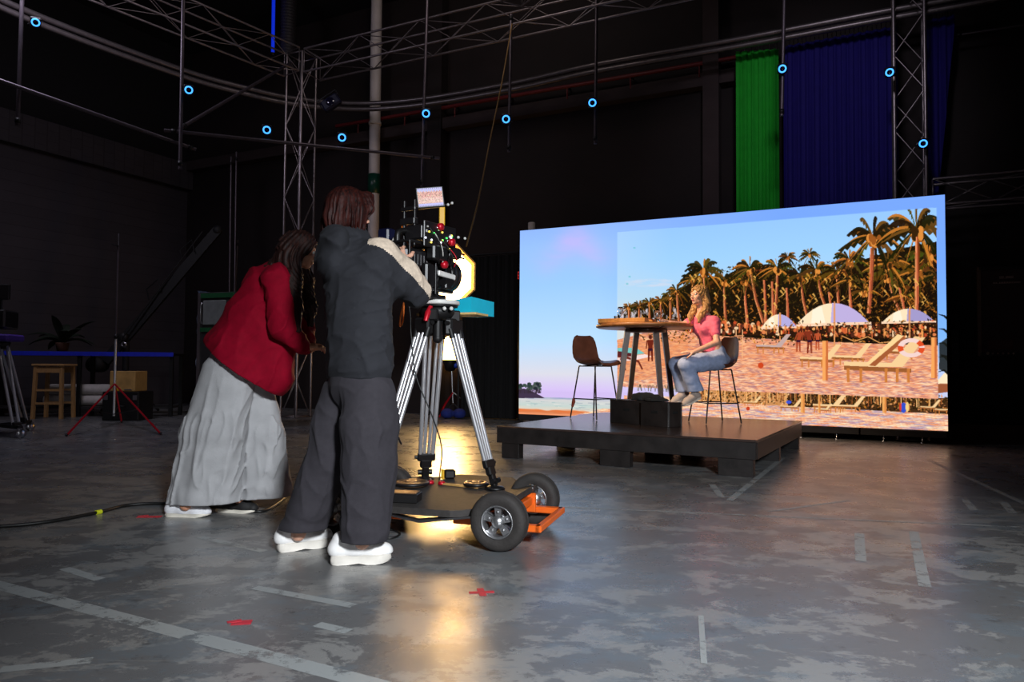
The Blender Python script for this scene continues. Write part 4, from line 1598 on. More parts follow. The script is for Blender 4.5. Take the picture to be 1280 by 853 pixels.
# ---- tripod on the deck
APX, APY = -0.445, 4.30
AP = V((APX, APY, 0))
trip = thing('tripod', 'heavy camera tripod of shiny twin steel tubes standing on the dolly', 'tripod', (APX, APY, DZ))
ftR, ftB = on_deck(619, 613), on_deck(531, 601)
ftL = on_deck(465, 626)
ZT = 1.245
MB().lathe(V((APX, APY, ZT)), Z, [(0.001, -0.03), (0.05, -0.03), (0.085, -0.015), (0.10, 0.01), (0.10, 0.035), (0.085, 0.04), (0.085, 0.05), (0.001, 0.05)], 32).build('bowl', m_blk, trip)
MB().lathe(V((APX, APY, ZT)), Z, [(0.088, 0.058), (0.125, 0.058), (0.13, 0.064), (0.13, 0.078), (0.125, 0.084), (0.05, 0.084), (0.05, 0.05), (0.088, 0.058)], 40).build('head_ring', m_white_metal, trip)
hd = MB()
hd.lathe(V((APX, APY, ZT)), Z, [(0.001, 0.04), (0.118, 0.045), (0.122, 0.056), (0.001, 0.057)], 32)
for k in range(3):
    a = k * 2.094 + 0.4
    hd.box(V((APX + math.cos(a) * .1, APY + math.sin(a) * .1, ZT - 0.005)), (0.07, 0.055, 0.07), RZ(a), bev=0.008)
hd.cyl(V((APX, APY, ZT - 0.03)), V((APX, APY, ZT - 0.13)), 0.028, n=14).sphere(V((APX, APY, ZT - 0.14)), 0.03)
hd.build('spider', m_blk, trip)


def tri_leg(ft, twist=0.0):
    d = V((ft.x - APX, ft.y - APY, 0)).normalized()
    e = V((-d.y, d.x, 0))
    if twist:
        e = RZ(twist) @ e
    top = V((APX, APY, ZT - 0.02)) + d * 0.085
    foot = V((ft.x, ft.y, ft.z + 0.006))
    L = foot - top
    lg = MB()
    kn = foot - L * 0.15
    # upper pair plus a middle pair inside it
    for s_ in (-1, 1):
        lg.cyl(top + e * (0.052 * s_) + L * 0.09, kn + e * (0.040 * s_), 0.0135, n=12)
        lg.cyl(top + e * (0.020 * s_) + L * 0.09 + d * 0.004, kn + e * (0.014 * s_), 0.0105, n=12)
    lo = lg.build('leg', m_chrome, trip)
    u = MB()
    u.box(top + L * 0.05, (0.045, 0.135, 0.10), Matrix(((d.x, e.x, 0), (d.y, e.y, 0), (0, 0, 1))), bev=0.01)
    u.cyl(top + e * 0.078 + L * .03, top - e * 0.078 + L * .03, 0.014, n=12)
    for s_ in (-1, 1):
        u.cyl(top + e * (0.052 * s_) + L * 0.06, top + e * (0.052 * s_) + L * 0.115, 0.018, n=12)
    u.build('leg_clamp', m_blk, lo)
    k2 = MB()
    Rm = Matrix(((d.x, e.x, 0), (d.y, e.y, 0), (0, 0, 1)))
    x_, y_ = e, L.normalized().cross(e)
    Rl = Matrix((( e.x, y_.x, L.normalized().x), (e.y, y_.y, L.normalized().y), (e.z, y_.z, L.normalized().z)))
    k2.box(kn, (0.115, 0.032, 0.05), Rl, bev=0.006).box(foot - L * 0.11, (0.075, 0.036, 0.06), Rl, bev=0.008).box(foot - L * 0.055, (0.045, 0.034, 0.08), Rl, bev=0.006)
    k2.cyl(kn + e * 0.075, kn + e * 0.035, 0.012, n=8)
    k2.build('lower_clamp', m_bplastic, lo)
    f2 = MB()
    f2.lathe(foot + V((0, 0, 0.001)), Z, [(0.001, 0), (0.058, 0), (0.060, 0.006), (0.045, 0.016), (0.014, 0.02), (0.012, 0.045), (0.001, 0.045)], 20)
    for s_ in (-1, 1):
        f2.cyl(foot + e * (0.045 * s_) + V((0, 0, 0.05)), foot + e * (0.018 * s_) + V((0, 0, 0.05)), 0.017, n=10)
    f2.build('foot', m_bplastic, lo)


for f_ in (ftR, ftB, ftL):
    tri_leg(f_, -0.65 if f_ is ftR else 0.0)
cdir = V((2.4, 3.7, 0)).normalized()             # where the camera looks
cside = V((cdir.y, -cdir.x, 0))                  # its right side, towards us
MB().tube([V((APX - 0.03, APY - 0.10, ZT + 0.045)), V((APX - 0.045, APY - 0.135, ZT + 0.0)), V((APX - 0.055, APY - 0.145, ZT - 0.045))], [0.013, 0.017, 0.013], 8).build('lock_lever', m_red, trip)
for s_ in (0.05, 0.09):
    MB().sphere(V((APX + s_, APY - 0.112, ZT + 0.03)), 0.012, 10, 8).build('lock_knob', m_white_metal, trip)
# wooden side plate carrying the turquoise block
pc = D(588, 392, 4.50)
MB().box(V((pc.x - 0.11, pc.y - 0.02, pc.z - 0.012)), (0.40, 0.20, 0.014), RZ(-0.35), bev=0.002).build('side_plate', mat('pale plywood', (206, 172, 112), 0.55, stretch=(1, 8, 1)), trip)
PLATE_Z = pc.z - 0.005

m_cyan = mat('turquoise foam', (18, 184, 214), 0.6, var=0.04, bump=0.06, bscale=120)
tq = thing('foam_block', 'bright turquoise foam block sticking out right of the camera tripod', 'block', (pc.x, pc.y, PLATE_Z))
def TQ(px, py, Y):
    return D(px, py, Y)
A0, A1 = D(563, 374, 4.52), D(589, 371, 4.44)
A2 = D(617.5, 378, 4.74); A3 = D(596, 372, 4.84)
zb = PLATE_Z + 0.001
ztl = A1.z; zt2 = A2.z
base = [V((A0.x, A0.y, zb)), V((A1.x, A1.y, zb)), V((A2.x, A2.y, zb)), V((A3.x, A3.y, zb)), V((A0.x + .02, A0.y + 0.22, zb))]
topz = [D(563, 376, 4.52).z, A1.z, D(618, 378, 4.74).z, D(618, 378, 4.74).z, D(563, 376, 4.52).z]
tops = [V((b.x, b.y, z)) for b, z in zip(base, topz)]
mb = MB()
n = len(base)
mb.add(base + tops, [tuple(range(n))[::-1], tuple(range(n, 2 * n))] + [(i, (i + 1) % n, n + (i + 1) % n, n + i) for i in range(n)])
mb.build('block_body', m_cyan, tq)
mb = MB()
for k in range(4):                               # torn fingers at its left end
    p = V((A0.x, A0.y + 0.02 + k * 0.05, zb + 0.012 + 0.022 * k))
    mb.cyl(p, p + V((-0.05 - 0.03 * (k % 2), 0, 0.0)), 0.012, 0.004, n=6)
mb.build('torn_edge', m_cyan, tq)

# ---- cinema camera
CB = V((APX, APY, 0))
CZ = ZT + 0.084
Rc = Matrix(((cside.x, cdir.x, 0), (cside.y, cdir.y, 0), (0, 0, 1)))   # local x = right side, y = lens direction
cam = thing('cinema_camera', 'rigged black cinema camera with cables and top monitor on the tripod', 'camera', (APX, APY, CZ), math.atan2(-cside.x * 0 + cside.y, cside.x))


def K(x, y, z):
    return CB + Rc @ V((x, y - 0.165, 0)) + V((0, 0, CZ + z))


m_cam = mat('camera body black', (30, 28, 30), 0.38, 0.2, var=0.15)
m_lensglass = mat('lens glass', (20, 18, 40), 0.05, spec=0.8, var=0)
mb = MB().box(K(0, -0.02, 0.012), (0.13, 0.34, 0.022), Rc, bev=0.004).box(K(0, -0.02, 0.034), (0.10, 0.26, 0.02), Rc, bev=0.004)
mb.build('base_plate', m_cam, cam)
mb = MB().box(K(0, -0.05, 0.135), (0.145, 0.21, 0.175), Rc, bev=0.012)
for k in range(6):
    mb.box(K(0.0745, -0.12 + k * 0.022, 0.17), (0.006, 0.012, 0.05), Rc, bev=0.001)
mb.build('body', m_cam, cam)
mb = MB()
for dz in (0.075,):
    for s_ in (-1, 1):
        mb.cyl(K(0.045 * s_, -0.18, 0.045), K(0.045 * s_, 0.22, 0.045), 0.0085, n=10)
mb.build('support_rods', m_steel, cam)
mb = MB().lathe(K(0, 0.05, 0.13), cdir, [(0.035, 0), (0.048, 0.005), (0.048, 0.03), (0.072, 0.035), (0.072, 0.075), (0.074, 0.078), (0.074, 0.115), (0.072, 0.12), (0.072, 0.16), (0.080, 0.165), (0.080, 0.205), (0.070, 0.205), (0.06, 0.19), (0.001, 0.185)], 40)
lens = mb.build('lens', m_bplastic, cam)
mb = MB()
for y in (0.095, 0.145):
    for k in range(48):
        a = 2 * math.pi * k / 48
        mb.box(K(math.cos(a) * 0.0755, y + 0.04, 0.13 + math.sin(a) * 0.0755), (0.004, 0.016, 0.004), Rc @ Matrix.Rotation(-a, 3, 'Y'))
mb.build('gear_ring', m_bplastic, lens)
MB().lathe(K(0, 0.235, 0.13), cdir, [(0.05, 0), (0.03, 0.008), (0.001, 0.011)], 24).build('front_element', m_lensglass, lens)
mb = MB()
for z in (0.235, 0.255):
    mb.tube([K(0.03, 0.06, z), K(0.06, 0.30, z - 0.01)], 0.0045, 6)
mb.box(K(0.04, 0.12, 0.245), (0.03, 0.03, 0.05), Rc, bev=0.004)
mb.build('accessory_rods', m_cam, cam)
mb = MB().lathe(K(0, 0.045, 0.13), cdir, [(0.075, 0.05), (0.082, 0.055), (0.082, 0.085), (0.075, 0.09), (0.075, 0.05)], 40)
mb.lathe(K(0, 0.045, 0.13), cdir, [(0.078, 0.13), (0.084, 0.135), (0.084, 0.16), (0.078, 0.165), (0.078, 0.13)], 40)
mb.build('focus_rings', m_bplastic, lens)
# follow focus motors and controls on the near side
MB().cyl(K(0.09, 0.1, 0.19), K(0.09, 0.145, 0.19), 0.022, n=20).build('focus_motor', m_bplastic, cam)
mb = MB().cyl(K(0.085, 0.09, 0.09), K(0.085, 0.15, 0.09), 0.026, n=20).box(K(0.085, 0.12, 0.075), (0.04, 0.05, 0.05), Rc, bev=0.006)
mb.build('focus_motor', m_bplastic, cam)
MB().box(K(0.105, 0.10, 0.115), (0.012, 0.13, 0.026), Rc @ Matrix.Rotation(-0.08, 3, 'X'), bev=0.004).build('silver_strip', m_white_metal, cam)
# cage, top handle and upright posts
mb = MB()
for s_ in (-1, 1):
    for y in (-0.15, 0.04):
        mb.cyl(K(0.085 * s_, y, 0.02), K(0.085 * s_, y, 0.25), 0.006, n=8)
    mb.cyl(K(0.085 * s_, -0.15, 0.25), K(0.085 * s_, 0.04, 0.25), 0.007, n=8)
for y in (-0.15, 0.04):
    mb.cyl(K(-0.085, y, 0.25), K(0.085, y, 0.25), 0.007, n=8)
mb.build('cage', m_cam, cam)
mb = MB().tube(catmull([K(0, -0.14, 0.25), K(0, -0.13, 0.30), K(0, -0.05, 0.315), K(0, 0.06, 0.31), K(0, 0.09, 0.26)], 6), 0.014, 8)
mb.build('top_handle', m_bplastic, cam)
mb = MB()
for s_ in (-0.03, 0.035):
    mb.cyl(K(s_, -0.06, 0.24), K(s_, -0.06, 0.46), 0.007, n=8)
mb.box(K(0.0, -0.06, 0.42), (0.09, 0.02, 0.018), Rc, bev=0.003).box(K(0.0, -0.06, 0.36), (0.09, 0.03, 0.03), Rc, bev=0.003)
mb.build('monitor_post', m_cam, cam)
# boxes fixed round the cage: recorder, receivers, batteries
m_blue_box = mat('navy device case', (16, 20, 50), 0.4)
for nm, c, s_, m_ in (('wireless_receiver', (-0.15, -0.05, 0.29), (0.07, 0.06, 0.10), m_blue_box), ('battery', (0, -0.20, 0.14), (0.10, 0.07, 0.14), m_bplastic), ('recorder', (0.05, -0.02, 0.30), (0.11, 0.13, 0.07), m_cam),
                      ('video_transmitter', (0.11, 0.02, 0.21), (0.05, 0.11, 0.07), m_bplastic), ('distribution_box', (0.03, 0.10, 0.28), (0.09, 0.07, 0.09), m_cam), ('side_handle', (0.13, -0.08, 0.09), (0.035, 0.045, 0.12), m_bplastic)):
    MB().box(K(*c), s_, Rc, bev=0.008).build(nm, m_, cam)
mb = MB().cyl(K(-0.14, -0.05, 0.27), K(-0.07, -0.05, 0.25), 0.008, n=8)
mb.build('receiver_arm', m_cam, cam)
for c in ((0.125, 0.02, 0.335), (0.14, 0.09, 0.27), (0.12, 0.06, 0.16)):
    MB().lathe(K(*c), cside, [(0.001, -0.012), (0.016, -0.012), (0.019, 0.0), (0.017, 0.014), (0.001, 0.016)], 14).build('red_knob', m_red, cam)
m_led_g = mat('green indicator', (60, 255, 90), 0.5, emit=(80, 255, 110), estr=2.0, var=0)
m_led_w = mat('white indicator', (240, 240, 255), 0.5, emit=(235, 240, 255), estr=2.2, var=0)
m_led_y = mat('yellow indicator', (255, 230, 80), 0.5, emit=(255, 225, 90), estr=2.0, var=0)
rr = random.Random(3)
for k in range(26):
    x = 0.108 if k % 2 else 0.106
    z = rr.uniform(0.24, 0.335); y = rr.uniform(-0.09, 0.13)
    MB().box(K(0.1225, y, z), (0.006, 0.007, 0.007), Rc).build('indicator', [m_led_w, m_led_g, m_white_metal, m_led_y][k % 4], cam)
for c in ((0.15, 0.13, 0.30), (0.16, 0.17, 0.30)):
    MB().sphere(K(*c), 0.007, 10, 6).build('indicator', m_white_metal, cam)
mb = MB().box(K(0.115, 0.03, 0.29), (0.012, 0.24, 0.12), Rc, bev=0.003).box(K(0.06, 0.16, 0.235), (0.08, 0.06, 0.05), Rc, bev=0.004).cyl(K(0.06, 0.16, 0.24), K(0.06, 0.24, 0.24), 0.03, n=16)
mb.build('control_panel', m_cam, cam)
cam.scale = (1.2, 1.2, 1.2)
# monitor on top, turned to us
mc = D(537.5, 247, 4.18)
md = (V((0, 0, 1.4)) - mc); md.z = 0; md = (md.normalized() + V((0.1, 0, 0))).normalized()
mxx = V((-md.y, md.x, 0)).normalized()
tilt = 0.13
mx = (mxx * math.cos(tilt) + Z * math.sin(tilt)); mz = (-mxx * math.sin(tilt) + Z * math.cos(tilt))
Rm_ = Matrix(((mx.x, -md.x, mz.x), (mx.y, -md.y, mz.y), (mx.z, -md.z, mz.z)))
mon = MB().box(mc, (0.165, 0.024, 0.125), Rm_, bev=0.006).build('monitor', m_bplastic, cam)
im = np.zeros((46, 64, 3))
yy, xx = np.mgrid[0:46, 0:64]
im[:] = np.array((0.85, 0.45, 0.42))
nz_ = np.random.default_rng(2)
b_ = nz_.uniform(0.5, 1.25, (23, 32, 1)).repeat(2, 0).repeat(2, 1)
im = im * b_
im[8:22] = im[8:22] * 1.0 + 0.35 * nz_.uniform(0, 1, (14, 64, 1))
lt = nz_.uniform(0, 1, (46, 64)) > 0.8
im[lt] = (0.9, 0.75, 0.55)
im[:7] = (0.62, 0.62, 1.0)
im[:3, ::3] = (0.2, 0.2, 0.4)
sk = yy > 37 + 2 * np.sin(xx * 0.9)
im[sk] = (0.62, 0.62, 0.95)
im[43:, ::5] = (0.1, 0.08, 0.2)
im = np.clip(im, 0, 1)
picture_mesh('screen', mc + md * 0.0135 - mx * 0.072 - mz * 0.053, mx * 0.144, mz * 0.106, im, screen_mat('small monitor picture', 1.0), mon)
mb = MB()
a, b = D(523, 262, 4.20), D(551, 257.5, 4.20)
mb.tube([a, b], 0.006, 8)
mb.build('yellow_bracket', mat('gold bracket', (236, 190, 90), 0.35, 0.5), cam)
a, b = D(553.5, 259, 4.2), D(551.5, 285, 4.2)
MB().box((a + b) / 2, (0.034, 0.02, (a - b).length), RZ(0.1), bev=0.004).build('yellow_strap', m_yellow, cam)
for px, py in ((560, 256), (565, 254)):
    MB().sphere(D(px, py, 4.2), 0.0085, 10, 8).build('ball_head', m_white_metal, cam)
mb = MB().cyl(D(552, 257, 4.2), D(566, 254, 4.2), 0.0045, n=6)
mb.build('cross_arm', m_cam, cam)
# cables
m_ocab = mat('orange cable', (240, 120, 30), 0.5)
m_wcab = mat('grey white cable', (200, 196, 190), 0.5)
m_bcab = mat('black cable', (16, 16, 16), 0.5)
MB().tube(catmull([D(531, 292, 4.2), D(518, 289, 4.15), D(506, 281, 4.12), D(503, 285, 4.1), D(508, 300, 4.1), D(515, 312, 4.12), D(515, 319, 4.15)], 8), 0.0055, 6).build('orange_cable', m_ocab, cam)
MB().tube(catmull([D(528, 288, 4.22), D(515, 287, 4.12), D(500, 290, 4.05), D(492, 299, 4.02), D(489, 308, 4.05)], 8), 0.006, 6).build('white_cable', m_wcab, cam)
MB().tube(catmull([D(512, 318, 4.18), D(510, 345, 4.14), D(506, 372, 4.1), D(501, 395, 4.1), D(500, 408, 4.12), D(504, 400, 4.14), D(505, 375, 4.16)], 8), 0.005, 6).build('orange_cable', m_ocab, cam)
MB().tube(catmull([D(516, 330, 4.18), D(511, 372, 4.14), D(513, 395, 4.12), D(514, 420, 4.1), D(520, 470, 4.08), D(540, 520, 4.05), D(552, 560, 4.12), D(549, 600, 4.3)], 8), 0.0042, 6).build('black_cable', m_bcab, cam)
for k in range(5):
    r_ = random.Random(k)
    o_ = V((APX, APY, CZ)); a = o_ + (K(0.12, -0.05 + 0.04 * k, 0.32 - 0.02 * k) - o_) * 1.2; b = o_ + (K(0.12, 0.02 + 0.03 * k, 0.16) - o_) * 1.2
    MB().tube(catmull([a, (a + b) / 2 + cside * r_.uniform(.02, .05), b], 8), 0.0032, 5).build('thin_cable', [m_bcab, m_wcab, m_bcab, m_bcab, m_red][k], cam)
# ------------------------------------------------------------------ people
def skin_mat(name, c):
    m = mat(name, c, 0.5, var=0.06, vscale=30)
    b = m.node_tree.nodes['Principled BSDF']
    b.inputs['Subsurface Weight'].default_value = 0.12
    b.inputs['Subsurface Radius'].default_value = (0.012, 0.005, 0.003)
    return m


def hair_mat(name, c, c2, rough=0.6):
    m, nt, b = nodes_of(name)
    tc = nt.nodes.new('ShaderNodeTexCoord').outputs['Object']
    st = noise(nt, mapping(nt, tc, (1, 1, 0.12)), 90, 4, 0.6)
    nt.links.new(ramp(nt, st, [(0.35, c), (0.65, c2)]), b.inputs['Base Color'])
    b.inputs['Roughness'].default_value = rough
    b.inputs['Specular IOR Level'].default_value = 0.25
    bm = nt.nodes.new('ShaderNodeBump'); bm.inputs['Strength'].default_value = 0.5; bm.inputs['Distance'].default_value = 0.004
    nt.links.new(st, bm.inputs['Height']); nt.links.new(bm.outputs['Normal'], b.inputs['Normal'])
    return m


m_skin = skin_mat('light skin', (226, 172, 146))
m_skin2 = skin_mat('warm skin', (206, 146, 116))
m_lips = mat('lips', (186, 92, 88), 0.4, var=0.05)
m_eye_w = mat('eye white', (232, 228, 222), 0.2, var=0)
m_iris = mat('iris', (62, 46, 36), 0.15, var=0)


def L2W(c, R):
    return lambda x, y, z: V(c) + R @ V((x, y, z))


def head_field(fd, c, R, s_=1.0):
    P = L2W(c, R)
    q = lambda x, y, z: P(x * s_, y * s_, z * s_)
    e = lambda p, r, **k: fd.ell(q(*p), tuple(v * s_ for v in r), R, **k)
    e((0, -0.012, 0.032), (0.073, 0.092, 0.088), k=0.01)
    e((0, 0.028, -0.040), (0.056, 0.062, 0.074), k=0.03)
    e((0, 0.062, -0.098), (0.024, 0.020, 0.018), k=0.02)
    for sx in (-1, 1):
        e((0.037 * sx, 0.058, -0.030), (0.024, 0.026, 0.024), k=0.015)
        e((0.045 * sx, 0.01, -0.075), (0.016, 0.035, 0.026), k=0.02)
    e((0, 0.078, 0.020), (0.050, 0.016, 0.012), k=0.015)
    for sx in (-1, 1):
        e((0.030 * sx, 0.098, 0.000), (0.019, 0.014, 0.012), k=0.008, op='s')
    fd.cone(q(0, 0.088, 0.004), q(0, 0.109, -0.034), 0.007 * s_, 0.011 * s_, k=0.008)
    for sx in (-1, 1):
        e((0.011 * sx, 0.098, -0.038), (0.008, 0.010, 0.007), k=0.005)
    e((0, 0.088, -0.064), (0.022, 0.010, 0.006), k=0.005)
    e((0, 0.086, -0.075), (0.019, 0.010, 0.007), k=0.005)
    for sx in (-1, 1):
        e((0.074 * sx, -0.008, -0.012), (0.010, 0.019, 0.031), k=0.006)
    return q


def eyes(par, c, R, s_):
    P = L2W(c, R)
    for sx in (-1, 1):
        p = P(0.030 * sx * s_, 0.0775 * s_, 0.0)
        f = R @ V((0, 1, 0))
        e = MB().sphere(p, 0.0125 * s_, 14, 10).build('eye', m_eye_w, par)
        MB().lathe(p + f * (0.0108 * s_), f, [(0.0062 * s_, 0), (0.004 * s_, 0.0016), (0.0005, 0.0022)], 14).build('iris', m_iris, e)


def hand_field(fd, wrist, d, n, side, s_=1.0, curl=0.5, spread=0.08, thumb_in=0.3):
    """palm and five fingers. d: wrist->knuckles, n: back of the hand, side: +1 when the thumb lies along d x n"""
    d = V(d).normalized(); n = V(n); n = (n - d * n.dot(d)).normalized()
    t = d.cross(n) * side                        # thumb side
    w = V(wrist)
    for k in (-0.024, -0.008, 0.008, 0.022):
        fd.cone(w + t * (k * .55 * s_) + d * .008, w + d * (0.082 * s_) + t * (k * s_), 0.015 * s_, 0.0125 * s_, k=0.008)
    base = [(0.028, 0.088, 0.072, .0090), (0.010, 0.094, 0.080, .0092), (-0.009, 0.090, 0.074, .0088), (-0.026, 0.080, 0.058, .0078)]
    for i, (tt, bb, ln, r) in enumerate(base):
        p = w + d * (bb * s_) + t * (tt * s_)
        dd = (d + t * (spread * (1.3 - i))).normalized()
        a = curl * (0.85 + 0.12 * i)
        ax_ = dd.cross(n).normalized()           # bend towards the palm
        pts = [p - dd * 0.012]
        q = p
        for j, f_ in enumerate((0.45, 0.32, 0.23)):
            ang = a * (0.6, 1.3, 1.9)[j]
            v = dd * math.cos(ang) - n * math.sin(ang)
            q = q + v * (ln * f_ * s_)
            pts.append(q)
        fd.chain(pts, [r * s_ * 1.05, r * s_, r * s_ * .92, r * s_ * .78], k=0.003)
    p0 = w + d * (0.022 * s_) + t * (0.024 * s_) - n * 0.006
    v1 = (d * 0.62 + t * 0.75 - n * (0.25 + thumb_in)).normalized()
    v2 = (d * 0.95 + t * 0.25 - n * (0.3 + thumb_in)).normalized()
    p1 = p0 + v1 * (0.042 * s_); p2 = p1 + v2 * (0.030 * s_); p3 = p2 + (v2 * .9 - n * .3).normalized() * (0.024 * s_)
    fd.chain([p0, p1, p2, p3], [0.0155 * s_, 0.0115 * s_, 0.0100 * s_, 0.0085 * s_], k=0.006)


def bounds(pts, pad):
    a = np.array([tuple(p) for p in pts])
    return a.min(0) - pad, a.max(0) + pad


def sneaker(par, name, heel, toe, ztop, m_up, m_sole, s_=1.0, chunky=True, lace=None):
    """shoe from heel to toe on the floor (points on its sole)"""
    h, t_ = V(heel), V(toe)
    d = (t_ - h); L = d.length; d.normalize()
    n = Z - d * Z.dot(d); n.normalize()
    r = d.cross(n).normalized()
    q = lambda a, b, c: h + d * (a * L) + r * (b) + n * (c)
    th = 0.044 if chunky else 0.022
    # sole outline
    out = []
    for a, w in ((0.0, 0.018), (0.02, 0.030), (0.10, 0.037), (0.25, 0.036), (0.45, 0.036), (0.62, 0.044), (0.76, 0.048), (0.88, 0.042), (0.96, 0.028), (1.0, 0.012)):
        out.append((a, w * s_))
    ring = [(a, w) for a, w in out] + [(a, -w) for a, w in out[::-1]]
    mb = MB()
    rows = []
    for zf, ex, tw in ((0.0, -0.004, 0), (0.006, 0.002, 0), (th * .5, 0.004, 0), (th * .9, 0.001, 0), (th, -0.004, 0)):
        rows.append([q(a + (ex / L) * (1 if a > .5 else -1), w + math.copysign(ex, w), zf + (0.010 * max(0, a - 0.8) / 0.2 if zf < .01 else 0) + (0.006 if (chunky and zf < .004 and .33 < a < .55) else 0)) for a, w in ring])
    mb.grid(rows, closed=True)
    mb.add(rows[0], [tuple(range(len(ring)))]).add(rows[-1], [tuple(range(len(ring)))[::-1]])
    so = mb.build('shoe_sole', m_sole, par)
    lo, hi = bounds([h, t_], 0.16)
    fd = Field(lo, hi, 0.005)
    fd.chain([q(0.10, 0, th + .020), q(0.40, 0, th + .026), q(0.70, 0, th + .014), q(0.90, 0, th + .006)], [0.040 * s_, 0.044 * s_, 0.045 * s_, 0.036 * s_], k=0.02)
    fd.cone(q(0.12, 0, th + .03), q(0.17, 0, max(ztop, th + .05)), 0.038 * s_, 0.042 * s_, k=0.02)
    fd.cone(q(0.36, 0, th + .055), q(0.56, 0, th + .040), 0.022 * s_, 0.020 * s_, k=0.015)
    fd.plane(q(0, 0, th - .004), -n)
    up = fd.build('shoe', m_up, par)
    so.parent = up
    la = MB()
    for k in range(4):
        a = 0.42 + k * 0.065
        la.tube([q(a, -0.026 * s_, th + .058 - k * .009), q(a + .015, 0, th + .070 - k * .008), q(a, 0.026 * s_, th + .058 - k * .009)], 0.0036, 6)
    la.tube([q(0.42, 0, th + .07), q(0.62, 0, th + .046)], 0.003, 5)
    la.build('laces', lace or m_sole, up)
    return up


